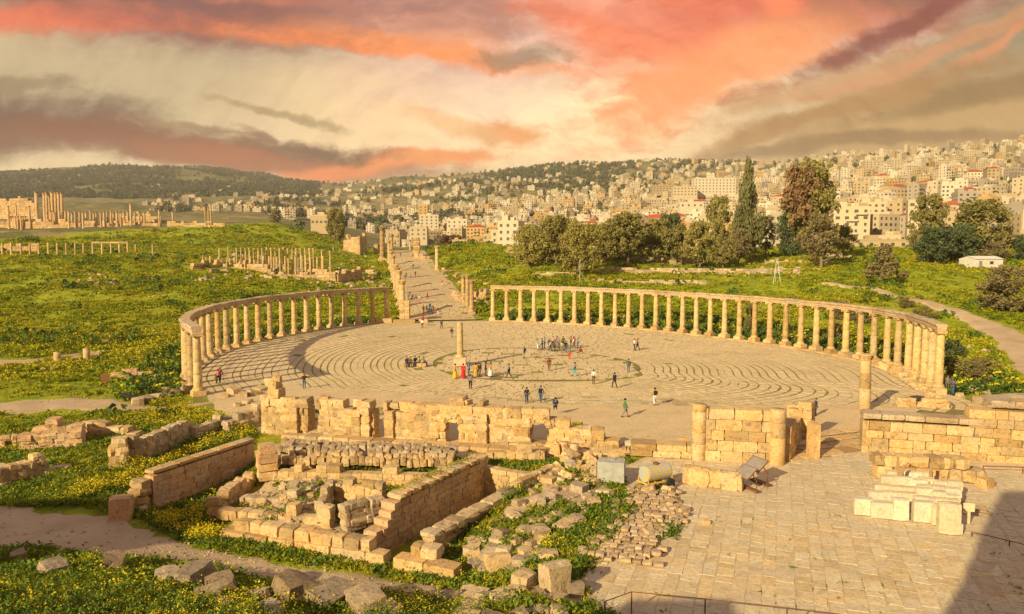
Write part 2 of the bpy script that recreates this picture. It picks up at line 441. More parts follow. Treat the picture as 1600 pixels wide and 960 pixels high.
M['stone_pale'] = mat('pale_cut_limestone', stone_fn((0.66, 0.57, 0.42), (0.72, 0.64, 0.50), dark=(0.50, 0.42, 0.30), var=0.12, pits=0.3, bump=0.015))
M['rubble'] = mat('weathered_rubble', stone_fn((0.44, 0.34, 0.22), (0.58, 0.47, 0.31), var=0.4, bump=0.06))
M['boulder'] = mat('grey_brown_boulder', stone_fn((0.30, 0.23, 0.16), (0.44, 0.35, 0.24), dark=(0.10, 0.075, 0.055), var=0.3, bump=0.06))
M['column'] = mat('column_limestone', stone_fn((0.60, 0.42, 0.19), (0.69, 0.52, 0.28), var=0.28, scale=0.8, bump=0.04))
M['entab'] = mat('entablature_limestone', stone_fn((0.46, 0.36, 0.25), (0.58, 0.46, 0.31), var=0.2, bump=0.04))
M['slab'] = mat('paving_limestone', stone_fn((0.62, 0.50, 0.31), (0.70, 0.585, 0.395), dark=(0.44, 0.34, 0.20), var=0.14, pits=0.5, bump=0.02))
M['slab_plaza'] = mat('plaza_limestone', stone_fn((0.54, 0.44, 0.275), (0.66, 0.55, 0.37), dark=(0.33, 0.26, 0.145), var=0.25, pits=0.5, scale=0.6, bump=0.02))
M['cobble'] = mat('pink_brown_stone', stone_fn((0.50, 0.37, 0.23), (0.60, 0.46, 0.30), var=0.35, bump=0.03))
M['far_stone'] = mat('far_limestone', stone_fn((0.54, 0.36, 0.18), (0.62, 0.46, 0.27), var=0.25, scale=0.35, bump=0.1))

def soil_fn(n):
    p = n.pos()
    a = n.noise(p, 0.35, 6, 0.6); b = n.noise(p, 4.0, 6, 0.7)
    c = n.ramp(a, [(0.3, (0.42, 0.29, 0.165)), (0.7, (0.56, 0.42, 0.26))])
    c = n.mix(n.mul(n.step(b, 0.55, 0.7), 0.5), c, (0.30, 0.20, 0.12))
    peb = n.voro(p, 7.0)
    c = n.mix(n.mul(n.step(n.sub(0.16, peb), 0.0, 0.05), 0.6), c, (0.62, 0.50, 0.34))
    return c, n.add(b, n.mul(peb, -0.4)), 0.05
M['soil'] = mat('packed_earth', soil_fn)

def green_ramp(n, p, dim=1.0):
    a = n.noise(p, 0.05, 5, 0.6, 0.4)
    b = n.noise(p, 0.35, 5, 0.65)
    c = n.ramp(b, [(0.30, (0.12 * dim, 0.175 * dim, 0.012 * dim)), (0.52, (0.28 * dim, 0.32 * dim, 0.018 * dim)), (0.72, (0.44 * dim, 0.43 * dim, 0.028 * dim))])
    # mustard in flower, in broad drifts
    f = n.mul(n.step(n.add(n.mul(a, 0.75), n.mul(n.noise(p, 0.22, 5, 0.7), 0.45)), 0.54, 0.68), n.step(n.noise(p, 1.1, 4, 0.7), 0.38, 0.58))
    return c, f
def meadow_fn(n):
    p = n.pos()
    c, f = green_ramp(n, p, 1.0)
    c = n.mix(n.mul(f, 0.70), c, (0.38, 0.345, 0.03))
    s = n.mul(n.step(n.noise(p, 0.11, 5, 0.65), 0.60, 0.70), n.step(n.noise(p, 0.9, 4, 0.7), 0.42, 0.6))
    c = n.mix(n.mul(s, 0.75), c, (0.36, 0.27, 0.13))
    return c, n.noise(p, 1.6, 6, 0.7), 0.35
M['meadow'] = mat('spring_meadow', meadow_fn, spec=0.1)
def grass_fn(n):
    p = n.pos()
    c, f = green_ramp(n, p)
    c = n.mix(n.mul(f, 0.80), c, (0.46, 0.40, 0.03))
    r = n.objrand()
    c = n.mix(1.0, c, n.ramp(r, [(0, (0.70, 0.75, 0.7)), (1, (1.35, 1.2, 1.0))]), 'MULTIPLY')
    return c, None, 0
M['grass'] = mat('grass_blades', grass_fn, spec=0.15, translucent=0.3)
def const_fn(c, var=0.3):
    def fn(n):
        r = n.objrand()
        return n.mix(1.0, c, n.ramp(r, [(0, 1 - var), (1, 1 + var)]), 'MULTIPLY'), None, 0
    return fn
M['flower'] = mat('yellow_mustard_petals', const_fn((0.62, 0.50, 0.02), 0.2), translucent=0.25)
M['flower_leaf'] = mat('mustard_leaves', const_fn((0.15, 0.22, 0.03), 0.35), translucent=0.3)
M['flower_far'] = mat('far_mustard_petals', const_fn((0.50, 0.43, 0.03), 0.2), translucent=0.25)
M['weed_dark'] = mat('dark_green_weeds', const_fn((0.085, 0.145, 0.025), 0.3), translucent=0.25)
M['drygrass'] = mat('dry_stems', const_fn((0.34, 0.26, 0.10), 0.3), translucent=0.2)
M['trunk'] = mat('bark', stone_fn((0.20, 0.14, 0.09), (0.30, 0.22, 0.15), dark=(0.08, 0.06, 0.04), scale=3))
def leaf_mat(name, c1, c2):
    def fn(n):
        p = n.pos()
        a = n.noise(p, 0.7, 4, 0.6)
        c = n.ramp(a, [(0.3, c1), (0.68, c2)])
        c = n.mix(1.0, c, n.ramp(n.objrand(), [(0, 0.85), (1, 1.15)]), 'MULTIPLY')
        return c, None, 0
    return mat(name, fn, spec=0.15, translucent=0.22)
M['leaf_pepper'] = leaf_mat('olive_green_foliage', (0.27, 0.235, 0.06), (0.43, 0.36, 0.10))
M['leaf_pine'] = leaf_mat('pine_foliage', (0.22, 0.195, 0.06), (0.37, 0.315, 0.095))
M['leaf_dark'] = leaf_mat('dark_green_foliage', (0.085, 0.115, 0.05), (0.16, 0.19, 0.07))
M['leaf_cypress'] = leaf_mat('cypress_foliage', (0.13, 0.135, 0.05), (0.23, 0.215, 0.08))
M['leaf_far'] = leaf_mat('greyish_far_foliage', (0.12, 0.115, 0.065), (0.185, 0.17, 0.095))
M['leaf_brown'] = leaf_mat('rusty_brown_foliage', (0.20, 0.12, 0.06), (0.31, 0.19, 0.09))
M['leaf_bare'] = leaf_mat('dry_twiggy_foliage', (0.20, 0.155, 0.065), (0.31, 0.25, 0.11))
def plain(name, c, rough=0.7, spec=0.3, var=0.12, nz=0.25):
    def fn(n):
        p = n.pos()
        k = n.ramp(n.noise(p, 2.3, 5, 0.65), [(0.3, 1 - nz), (0.7, 1 + nz * 0.5)])
        cc = n.mix(1.0, c, k, 'MULTIPLY')
        return n.mix(1.0, cc, n.ramp(n.objrand(), [(0, 1 - var), (1, 1 + var)]), 'MULTIPLY'), n.noise(p, 8, 3), 0.005
    return mat(name, fn, rough, spec)
M['steel'] = plain('galvanised_sheet', (0.42, 0.415, 0.37), 0.5, 0.5)
M['steel_yellow'] = plain('faded_yellow_paint', (0.62, 0.42, 0.08), 0.6)
M['rust'] = plain('rusty_steel', (0.22, 0.09, 0.04), 0.8)
M['rubber'] = plain('tyre_rubber', (0.03, 0.03, 0.03), 0.8)
M['dark_metal'] = plain('dark_metal', (0.06, 0.05, 0.045), 0.6)
M['board'] = plain('faded_sign_board', (0.30, 0.26, 0.22), 0.5)
M['wood'] = plain('weathered_timber', (0.40, 0.27, 0.14), 0.8)
M['white_paint'] = plain('white_paint', (0.72, 0.68, 0.60), 0.6)
M['asphalt'] = plain('grey_path', (0.40, 0.36, 0.31), 0.9)

# ------------------------------------------------------------------ mesh helpers
def mesh_np(name, V, F_, m=None, smooth=False):
    me = bpy.data.meshes.new(name)
    V = np.asarray(V, np.float32); 
    if isinstance(F_, np.ndarray) and F_.ndim == 2:
        k = F_.shape[1]
        me.vertices.add(len(V)); me.vertices.foreach_set('co', V.ravel())
        me.loops.add(F_.size); me.loops.foreach_set('vertex_index', F_.astype(np.int32).ravel())
        me.polygons.add(len(F_)); me.polygons.foreach_set('loop_start', np.arange(0, F_.size, k, dtype=np.int32))
        me.update(calc_edges=True)
        me.validate()
    else:
        me.from_pydata([tuple(v) for v in V], [], [tuple(f) for f in F_]); me.update()
    if m: me.materials.append(m)
    if smooth: me.polygons.foreach_set('use_smooth', [True] * len(me.polygons))
    return me
def ob(name, me, parent=None, loc=(0, 0, 0), rot=(0, 0, 0), scale=(1, 1, 1)):
    o = bpy.data.objects.new(name, me); col.objects.link(o)
    o.location = loc; o.rotation_euler = rot
    o.scale = scale if hasattr(scale, '__len__') else (scale,) * 3
    if parent is not None: o.parent = parent
    return o
def tag(o, label=None, cat=None, group=None, kind=None):
    if label: o['label'] = label
    if cat: o['category'] = cat
    if group: o['group'] = group
    if kind or cat: o['kind'] = kind or 'thing'
    return o
def thing(name, label, cat, loc=(0, 0, 0), rz=0.0, group=None):
    return tag(ob(name, None, None, loc, (0, 0, rz)), label, cat, group)
class MB:
    """collects simple shapes into one mesh"""
    def __init__(s): s.v = []; s.f = []; s.mi = []
    def raw(s, V, F_, mi=0):
        k = len(s.v); s.v += [tuple(v) for v in V]
        s.f += [tuple(i + k for i in f) for f in F_]; s.mi += [mi] * len(F_)
        return s
    def box(s, x0, x1, y0, y1, z0, z1, mi=0, mtx=None):
        V = [Vector(p) for p in ((x0, y0, z0), (x1, y0, z0), (x1, y1, z0), (x0, y1, z0), (x0, y0, z1), (x1, y0, z1), (x1, y1, z1), (x0, y1, z1))]
        if mtx is not None: V = [mtx @ v for v in V]
        return s.raw(V, [(3, 2, 1, 0), (4, 5, 6, 7), (0, 1, 5, 4), (1, 2, 6, 5), (2, 3, 7, 6), (3, 0, 4, 7)], mi)
    def lathe(s, prof, n=14, mi=0, c=(0, 0, 0), caps=True, mtx=None):
        V = []; F_ = []
        for r, z in prof:
            for i in range(n):
                a = 2 * pi * i / n
                V.append(Vector((c[0] + r * cos(a), c[1] + r * sin(a), c[2] + z)))
        for k in range(len(prof) - 1):
            for i in range(n):
                j = (i + 1) % n
                F_.append((k * n + i, k * n + j, (k + 1) * n + j, (k + 1) * n + i))
        if caps:
            F_.append(tuple(range(n))[::-1]); F_.append(tuple(range((len(prof) - 1) * n, len(prof) * n)))
        if mtx is not None: V = [mtx @ v for v in V]
        return s.raw(V, F_, mi)
    def tube(s, pts, rad, n=6, mi=0):
        pts = [Vector(p) for p in pts]
        if not hasattr(rad, '__len__'): rad = [rad] * len(pts)
        V = []; F_ = []
        for i, p in enumerate(pts):
            d = (pts[min(i + 1, len(pts) - 1)] - pts[max(i - 1, 0)]).normalized()
            a = d.orthogonal().normalized() if abs(d.z) < 0.99 else Vector((1, 0, 0))
            a = (Vector((0, 0, 1)).cross(d)).normalized() if abs(d.z) < 0.95 else Vector((1, 0, 0))
            b = d.cross(a)
            for k in range(n):
                t = 2 * pi * k / n
                V.append(p + (a * cos(t) + b * sin(t)) * rad[i])
        for i in range(len(pts) - 1):
            for k in range(n):
                j = (k + 1) % n
                F_.append((i * n + k, i * n + j, (i + 1) * n + j, (i + 1) * n + k))
        F_.append(tuple(range(n))[::-1]); F_.append(tuple(range((len(pts) - 1) * n, len(pts) * n)))
        return s.raw(V, F_, mi)
    def mesh(s, name, mats, smooth=False):
        me = bpy.data.meshes.new(name)
        me.from_pydata(s.v, [], s.f); me.update()
        for m in (mats if isinstance(mats, (list, tuple)) else [mats]): me.materials.append(m)
        me.polygons.foreach_set('material_index', s.mi)
        if smooth: me.polygons.foreach_set('use_smooth', [True] * len(me.polygons))
        return me
    def build(s, name, mats, parent=None, smooth=False, **kw):
        return ob(name, s.mesh(name, mats, smooth), parent, **kw)
def bevelled(me, w=0.02, seg=1):
    bm = bmesh.new(); bm.from_mesh(me)
    bmesh.ops.bevel(bm, geom=bm.edges[:], offset=w, segments=seg, affect='EDGES', clamp_overlap=True)
    bm.to_mesh(me); bm.free()
    return me

# stones: unit blocks, knocked about; 48 triangles each
def stone_mesh(name, m, rough, seed, rounding=0.09):
    r = random.Random(seed)
    idx = {}; V = []; F_ = []
    g = (-0.5, 0.0, 0.5)
    for i in range(3):
        for j in range(3):
            for k in range(3):
                if (i, j, k) == (1, 1, 1): continue
                p = Vector((g[i], g[j], g[k]))
                e = (i != 1) + (j != 1) + (k != 1)
                p *= (1.03, 1.0, 1.0 - rounding * r.uniform(0.15, 0.8), 1.0 - rounding * r.uniform(0.4, 1.6))[e]
                p += Vector((r.uniform(-1, 1), r.uniform(-1, 1), r.uniform(-1, 1))) * rough
                idx[(i, j, k)] = len(V); V.append(p)
    for ax in range(3):
        for side in (0, 2):
            for a in range(2):
                for b in range(2):
                    q = []
                    for da, db in ((0, 0), (1, 0), (1, 1), (0, 1)):
                        c = [0, 0, 0]; c[ax] = side; c[(ax + 1) % 3] = a + da; c[(ax + 2) % 3] = b + db
                        q.append(idx[tuple(c)])
                    F_.append(q if side else q[::-1])
    return mesh_np(name, V, F_, m)
ASHLAR = {k: [stone_mesh('stone', M[k], 0.016, 40 + i, 0.04) for i in range(12)] for k in ('stone', 'stone_red', 'stone_pale', 'entab', 'far_stone')}
ROUGH = {k: [stone_mesh('stone', M[k], 0.062, 80 + i, 0.12) for i in range(16)] for k in ('stone', 'stone_red', 'rubble', 'boulder', 'cobble', 'far_stone')}
def stone(parent, loc, size, rz=0.0, lib=None, tilt=0.0, name='stone'):
    o = ob(name, rnd.choice(lib or ASHLAR['stone']), parent, loc, (rnd.gauss(0, 1) * tilt, rnd.gauss(0, 1) * tilt, rz + rnd.gauss(0, 1) * tilt), size)
    return o

# instancing of uncountable growth
def scatter(name, pts, scl, protos, label, cat, idx=None):
    c = bpy.data.collections.new(name + '_source')
    for p in protos: c.objects.link(p)
    me = bpy.data.meshes.new(name)
    pts = np.asarray(pts, np.float32)
    me.vertices.add(len(pts)); me.vertices.foreach_set('co', pts.ravel())
    for nm, arr, ty in (('sc', scl, 'FLOAT'), ('rz', rng.uniform(0, 6.283, len(pts)), 'FLOAT')):
        at = me.attributes.new(nm, ty, 'POINT'); at.data.foreach_set('value', np.asarray(arr, np.float32))
    at = me.attributes.new('ix', 'INT', 'POINT')
    at.data.foreach_set('value', np.asarray(idx if idx is not None else rng.integers(0, len(protos), len(pts)), np.int32))
    o = tag(ob(name, me), label, cat, kind='stuff')
    g = bpy.data.node_groups.new(name, 'GeometryNodeTree')
    g.interface.new_socket('Geometry', in_out='INPUT', socket_type='NodeSocketGeometry')
    g.interface.new_socket('Geometry', in_out='OUTPUT', socket_type='NodeSocketGeometry')
    nd = g.nodes; L = g.links
    i_ = nd.new('NodeGroupInput'); o_ = nd.new('NodeGroupOutput')
    ci = nd.new('GeometryNodeCollectionInfo'); ci.inputs['Collection'].default_value = c
    ci.inputs['Separate Children'].default_value = True; ci.inputs['Reset Children'].default_value = True
    ip = nd.new('GeometryNodeInstanceOnPoints'); ip.inputs['Pick Instance'].default_value = True
    def attr(nm, ty):
        a = nd.new('GeometryNodeInputNamedAttribute'); a.data_type = ty; a.inputs[0].default_value = nm
        return a.outputs[0]
    cx = nd.new('ShaderNodeCombineXYZ'); L.new(attr('rz', 'FLOAT'), cx.inputs[2])
    L.new(i_.outputs[0], ip.inputs['Points']); L.new(ci.outputs[0], ip.inputs['Instance'])
    L.new(attr('ix', 'INT'), ip.inputs['Instance Index'])
    L.new(cx.outputs[0], ip.inputs['Rotation']); L.new(attr('sc', 'FLOAT'), ip.inputs['Scale'])
    L.new(ip.outputs[0], o_.inputs[0])
    o.modifiers.new('scatter', 'NODES').node_group = g
    return o

# ------------------------------------------------------------------ ground and hills
ang = np.concatenate([np.arange(-180, -44, 4.0), np.arange(-42, 42.01, 0.25), np.arange(46, 180, 4.0)])
ang = np.radians(ang)
def polar(rads, name, m):
    na, nr = len(ang), len(rads)
    A_, R_ = np.meshgrid(ang, rads, indexing='xy')
    X = R_ * np.sin(A_); Y = R_ * np.cos(A_)
    Z = tz(X.ravel(), Y.ravel()).reshape(X.shape)
    V = np.stack([X, Y, Z], -1).reshape(-1, 3)
    i = np.arange(nr - 1)[:, None] * na; j = np.arange(na)[None, :]; jn = (j + 1) % na
    Fq = np.stack([i + j, i + na + j, i + na + jn, i + jn], -1).reshape(-1, 4)
    return mesh_np(name, V, Fq[:, ::-1] if True else Fq, m, True)
r_near = np.exp(np.linspace(log(1.2), log(480), 400))
r_far = np.exp(np.linspace(log(480), log(6800), 150))
ground = tag(ob('ground', polar(r_near, 'ground', M['meadow'])), 'green spring meadow with yellow mustard around the ruins', 'ground', kind='structure')

def hills_fn(n):
    p = n.pos(); x, y, z = n.xyz(p)
    a = n.noise(p, 0.004, 6, 0.62)
    c = n.ramp(a, [(0.34, (0.12, 0.115, 0.042)), (0.52, (0.20, 0.175, 0.075)), (0.70, (0.33, 0.26, 0.13))])
    # terraces follow the contours
    w = n.add(n.mul(z, 0.085), n.mul(n.noise(p, 0.006, 3), 7.0))
    tr = n.step(n.m('FRACT', w), 0.62, 0.86)
    c = n.mix(n.mul(tr, n.mul(0.55, n.step(n.noise(p, 0.011, 4), 0.42, 0.6))), c, (0.45, 0.35, 0.18))
    g = n.noise(p, 0.03, 5, 0.7)
    c = n.mix(n.mul(n.step(g, 0.55, 0.68), 0.6), c, (0.055, 0.062, 0.028))
    return c, n.noise(p, 0.05, 5, 0.7), 4.0
M['hills'] = mat('terraced_hillside', hills_fn, spec=0.05)
hills = tag(ob('hills', polar(r_far, 'hills', M['hills'])), 'far terraced hills around the valley', 'hills', kind='structure')

# ------------------------------------------------------------------ plaza
def slab_verts(quad, h, top):
    """a paving slab from four ground corners: worn top, four sides"""
    c = sum(quad, Vector()) / 4
    V = [Vector((p.x, p.y, h)) for p in quad]
    V += [Vector((c.x + (p.x - c.x) * 0.985, c.y + (p.y - c.y) * 0.985, top + rnd.uniform(-0.012, 0.012))) for p in quad]
    return V
SLABF = [(0, 1, 5, 4), (1, 2, 6, 5), (2, 3, 7, 6), (3, 0, 4, 7), (4, 5, 6, 7)]
def pavement(name, slabs, m, n_parts, label, cat, base_me, zfun=None):
    """base sheet + the slabs that show largest as parts + the rest as one part"""
    root = tag(ob(name, base_me), label, cat, kind='structure')
    slabs = sorted(slabs, key=lambda q: (q[0].y + q[2].y) ** 2 + (q[0].x + q[2].x) ** 2)
    # the largest in view: in frame and near
    def infr(q):
        c = (q[0] + q[2]) / 2
        px = 800 + FPX * c.x / max(c.y * cos(PITCH) + (CAM_H - c.z) * sin(PITCH), 1)
        return 0 < px < 1600 and c.y > 32
    front = [q for q in slabs if infr(q)][:n_parts]; fs = set(id(q) for q in front)
    for q in front:
        c = (q[0] + q[2]) / 2; h0 = q[0].z
        V = slab_verts(q, h0 - 0.05, h0 + 0.022)
        me = mesh_np('paving_slab', [v - Vector((c.x, c.y, h0)) for v in V], SLABF, m)
        ob('paving_slab', me, root, (c.x, c.y, h0))
    mb = MB()
    for q in slabs:
        if id(q) in fs: continue
        mb.raw(slab_verts(q, q[0].z - 0.05, q[0].z + 0.022), SLABF)
    tag(mb.build('paving_slabs', m, root), kind='stuff')
    return root

def joint_fn(n):
    p = n.pos()
    c, f = green_ramp(n, p, 0.9)
    k = n.step(n.noise(p, 0.10, 4, 0.6), 0.40, 0.56)
    return n.mix(n.add(n.mul(k, 0.5), 0.15), (0.22, 0.155, 0.07), c), None, 0
M['joint'] = mat('mossy_joint_soil', joint_fn)

def pl(s, t):
    """plaza ring point: s = share of the way out, t = bearing"""
    R = float(plaza_rad(t)); R = R * s * (0.72 + 0.28 * s) + 43.0 * s * 0.28 * (1 - s)
    return Vector((PLAZA_C[0] + R * cos(t), PLAZA_C[1] + R * sin(t), -0.07))
PLAZA_NEAR = 70.5                       # the court wall cuts the oval here
slabs = []
ring_s = []
s = 0.30
while s < 0.955:
    w = rnd.uniform(0.85, 1.2) / 46.0
    ring_s.append((s, s + w)); s += w
for s0, s1 in ring_s:
    L_ = 2 * pi * 48 * (s0 + s1) / 2
    n_ = max(12, int(L_ / 1.5)); t = rnd.uniform(0, 1)
    gap = rnd.uniform(0.12, 0.22) / 46 if (rnd.random() < 0.85) else 0.04 / 46
    edges = []; a = 0
    while a < 2 * pi:
        edges.append(a + t); a += 2 * pi / n_ * rnd.uniform(0.65, 1.4)
    for i in range(len(edges)):
        a0 = edges[i]; a1 = edges[i + 1] if i + 1 < len(edges) else edges[0] + 2 * pi
        g2 = rnd.uniform(0.02, 0.085) / (48 * s0)
        q = [pl(s0 + gap, a0 + g2), pl(s1, a0 + g2), pl(s1, a1 - g2), pl(s0 + gap, a1 - g2)][::-1]
        if min(p.y for p in q) < PLAZA_NEAR: continue
        if rnd.random() < 0.003: continue
        slabs.append(q)
# the middle: irregular squarish blocks, grass between
cx, cy = PLAZA_C
y = cy - 14
while y < cy + 20:
    rh = rnd.uniform(0.8, 1.5); x = cx - 16 + rnd.uniform(0, 1)
    while x < cx + 16:
        rw = rnd.uniform(0.9, 2.0)
        mx, my = x + rw / 2, y + rh / 2
        if hypot(mx - cx, my - cy) < (pl(0.30, atan2(my - cy, mx - cx)) - Vector((cx, cy, -0.07))).length - .7 and rnd.random() < 0.93:
            g = rnd.uniform(0.03, 0.085); j = lambda: rnd.uniform(-0.06, 0.06)
            slabs.append([Vector((x + g + j(), y + g + j(), -0.07)), Vector((x + rw - g + j(), y + g + j(), -0.07)), Vector((x + rw - g + j(), y + rh - g + j(), -0.07)), Vector((x + g + j(), y + rh - g + j(), -0.07))])
        x += rw
    y += rh
base = [pl(1.0, 2 * pi * i / 96) for i in range(96)]
base = [Vector((p.x, max(p.y, PLAZA_NEAR - 1), -0.075)) for p in base]
plaza = pavement('plaza_pavement', slabs, M['slab_plaza'], 290, 'oval plaza paved in curved rings of worn limestone slabs', 'plaza', mesh_np('plaza_pavement', base, [tuple(range(96))], M['joint']))
# swept bare strip along the near side
P0 = [G(335, 640), G(415, 678), G(700, 692), G(985, 712), G(1090, 716), G(1225, 700), G(1340, 690), G(1440, 640), G(1300, 632), G(1080, 635), G(860, 632), G(600, 612), G(430, 602), G(335, 615)]
tag(ob('path', mesh_np('path', [(p.x, p.y, 0.012 - 0.0) for p in P0], [tuple(range(len(P0)))], M['slab'])), 'bare trodden strip between plaza rings and ruined wall', 'path', kind='structure')

# ------------------------------------------------------------------ dirt paths laid on the ground
def ribbon(name, pts, widths, m, label, lift=0.06, sub=8):
    pts = [Vector((p[0], p[1], 0)) for p in pts]
    # Catmull-Rom
    P = [pts[0] * 2 - pts[1]] + pts + [pts[-1] * 2 - pts[-2]]; W = [widths[0]] + list(widths) + [widths[-1]]
    C = []; Wd = []
    for i in range(1, len(P) - 2):
        for k in range(sub):
            t = k / sub
            C.append(0.5 * ((2 * P[i]) + (P[i + 1] - P[i - 1]) * t + (2 * P[i - 1] - 5 * P[i] + 4 * P[i + 1] - P[i + 2]) * t * t + (3 * P[i] - P[i - 1] - 3 * P[i + 1] + P[i + 2]) * t ** 3))
            Wd.append(W[i] + (W[i + 1] - W[i]) * t)
    C.append(pts[-1]); Wd.append(widths[-1])
    V = []; F_ = []; K = 9
    for i, p in enumerate(C):
        d = (C[min(i + 1, len(C) - 1)] - C[max(i - 1, 0)]).normalized(); nn = Vector((d.y, -d.x, 0))
        w0 = Wd[i] * (0.5 + rnd.uniform(-0.09, 0.09)); w1 = Wd[i] * (0.5 + rnd.uniform(-0.09, 0.09))
        for k in range(K):
            t = k / (K - 1); q = p - nn * w0 * (1 - t) + nn * w1 * t
            V.append((q.x, q.y, 0))
    for i in range(len(C) - 1):
        for k in range(K - 1):
            F_.append((i * K + k, i * K + k + 1, (i + 1) * K + k + 1, (i + 1) * K + k))
    V = np.array(V); V[:, 2] = tz(V[:, 0], V[:, 1]) + lift
    E_ = np.arange(len(V)) % K
    V[(E_ == 0) | (E_ == K - 1), 2] -= lift + 0.08
    me = mesh_np(name, V, np.array(F_), m, True)
    if me.polygons[0].normal.z < 0: me.flip_normals()
    o = tag(ob(name, me), label, 'path', kind='structure')
    return C, Wd
PATHS = []
PATHS.append(ribbon('path', [G(-260, 650), G(0, 640), G(120, 633), G(230, 640), G(330, 628)], [9, 8, 6.0, 3.0, 1.0], M['soil'], 'broad pale dirt track beside the mustard bank'))
PATHS.append(ribbon('path', [T(-120, 570), T(0, 567), T(60, 564), T(110, 556), T(190, 548), T(280, 532)], [5, 4.5, 2.5, 1.2, 1.0, 0.9], M['soil'], 'thin footpath past the column stumps'))
PATHS.append(ribbon('path', [T(1285, 443), T(1330, 450), T(1400, 463), T(1470, 482), T(1530, 504), T(1580, 530), T(1650, 585), T(1760, 650)], [1.6, 2.2, 3.0, 3.6, 4.6, 6.0, 8.5, 9], M['soil'], 'dirt track curving down the mustard meadow', .2))
PATHS.append(ribbon('path', [G(-250, 800, -0.8), G(-60, 830, -0.9), G(120, 838, -1.0), G(260, 872, -1.1), G(420, 898, -1.2), G(620, 925, -1.2), G(760, 935, -0.7), G(880, 950, -0.2)], [9.0, 8.5, 6.8, 4.2, 3.6, 3.2, 2.8, 2.2], M['soil'], 'trodden earth path below the trench walls', 0.04))

def patch(name, poly, z, m, label, lift=.05, step=.5, wob=.5):
    """bare ground laid over the terrain inside a polygon, ragged edge"""
    W = [G(px, py, z) for px, py in poly]
    xs = np.arange(min(p.x for p in W) - 1, max(p.x for p in W) + 1, step); ys = np.arange(min(p.y for p in W) - 1, max(p.y for p in W) + 1, step)
    X, Y = np.meshgrid(xs, ys); f = X.ravel(), Y.ravel()
    d = sdf(W, *f) + (fbm(f[0] / 1.6, f[1] / 1.6, 3, 77) - .47) * wob * 4
    Z = tz(*f) + np.where(d < -.15, lift, lift - .05 - np.clip(d + .15, 0, 1.2) * .35)
    V = np.stack([f[0], f[1], Z], 1); nx = len(xs); i = np.arange(len(V)).reshape(X.shape)
    Fq = np.stack([i[:-1, :-1], i[:-1, 1:], i[1:, 1:], i[1:, :-1]], -1).reshape(-1, 4)
    Fq = Fq[(d[Fq] < .6).any(1)]
    u = np.unique(Fq); mp = np.full(len(V), -1); mp[u] = np.arange(len(u))
    return tag(ob(name, mesh_np(name, V[u], mp[Fq], m, True)), label, 'ground', kind='structure')
patch('bare_ground', [(392, 694), (560, 690), (985, 712), (975, 738), (900, 732), (860, 728), (760, 712), (700, 772), (440, 770), (400, 745)], .1, M['soil'], 'bare sandy ground between arcade wall and trench')
patch('bare_ground', [(335, 830), (380, 765), (440, 735), (700, 745), (610, 800), (590, 868), (350, 838)], -.3, M['soil'], 'bare earth of the stepped rubble heap', .03)
patch('bare_ground', [(730, 850), (800, 785), (855, 742), (960, 750), (985, 770), (890, 860), (860, 880)], -.1, M['soil'], 'bare earth of the ruin field', .03, wob=1.2)
patch('bare_ground', [(735, 935), (800, 905), (920, 905), (935, 960), (760, 990)], 0.0, M['soil'], 'stony mound beside the railing', .05, wob=.8)

# ------------------------------------------------------------------ court pavement
court_slabs = []
cu = Vector((0.94, -0.342, 0)); cv = Vector((0.342, 0.94, 0))       # slab courses run with the court walls
org = G(905, 905)
pts_uv = []
uu = -12.0
rows = []
while uu < 46:
    ru = rnd.uniform(0.6, 0.95); vv = -12 + rnd.uniform(0, 1)
    while vv < 34:
        rv = rnd.uniform(0.6, 1.2)
        rows.append((uu, vv, ru, rv)); vv += rv
    uu += ru
cen = np.array([[(org + cu * (u + a / 2) + cv * (v + b / 2)).x, (org + cu * (u + a / 2) + cv * (v + b / 2)).y] for u, v, a, b in rows])
inside = sdf(COURT, cen[:, 0], cen[:, 1]) < -0.15
for (u, v, a, b), ok in zip(rows, inside):
    if not ok or rnd.random() < 0.006: continue
    g = rnd.uniform(0.006, 0.03); j = lambda: rnd.uniform(-0.055, 0.055)
    q = [org + cu * (u + g + j()) + cv * (v + g + j()), org + cu * (u + a - g + j()) + cv * (v + g + j()), org + cu * (u + a - g + j()) + cv * (v + b - g + j()), org + cu * (u + g + j()) + cv * (v + b - g + j())]
    zz = -0.06 + rnd.uniform(-0.010, 0.010)
    court_slabs.append([Vector((p.x, p.y, zz)) for p in q])
def dust_fn(n):
    p = n.pos()
    a = n.noise(p, 1.2, 5, 0.6)
    c = n.ramp(a, [(0.3, (0.46, 0.35, 0.20)), (0.7, (0.60, 0.48, 0.30))])
    k = n.mul(n.step(n.noise(p, 0.22, 3), 0.54, 0.64), n.step(n.noise(p, 1.4, 3), 0.45, 0.6))
    return n.mix(k, c, (0.07, 0.13, 0.02)), n.noise(p, 9, 3), 0.02
M['dust'] = mat('sandy_joints', dust_fn)
court = pavement('court_pavement', court_slabs, M['slab'], 290, 'sandy court paved with large squared limestone slabs', 'pavement', mesh_np('court_pavement', [(p.x, p.y, -0.05) for p in COURT], [tuple(range(len(COURT)))], M['dust']))
if court.data.polygons[0].normal.z < 0: court.data.flip_normals()

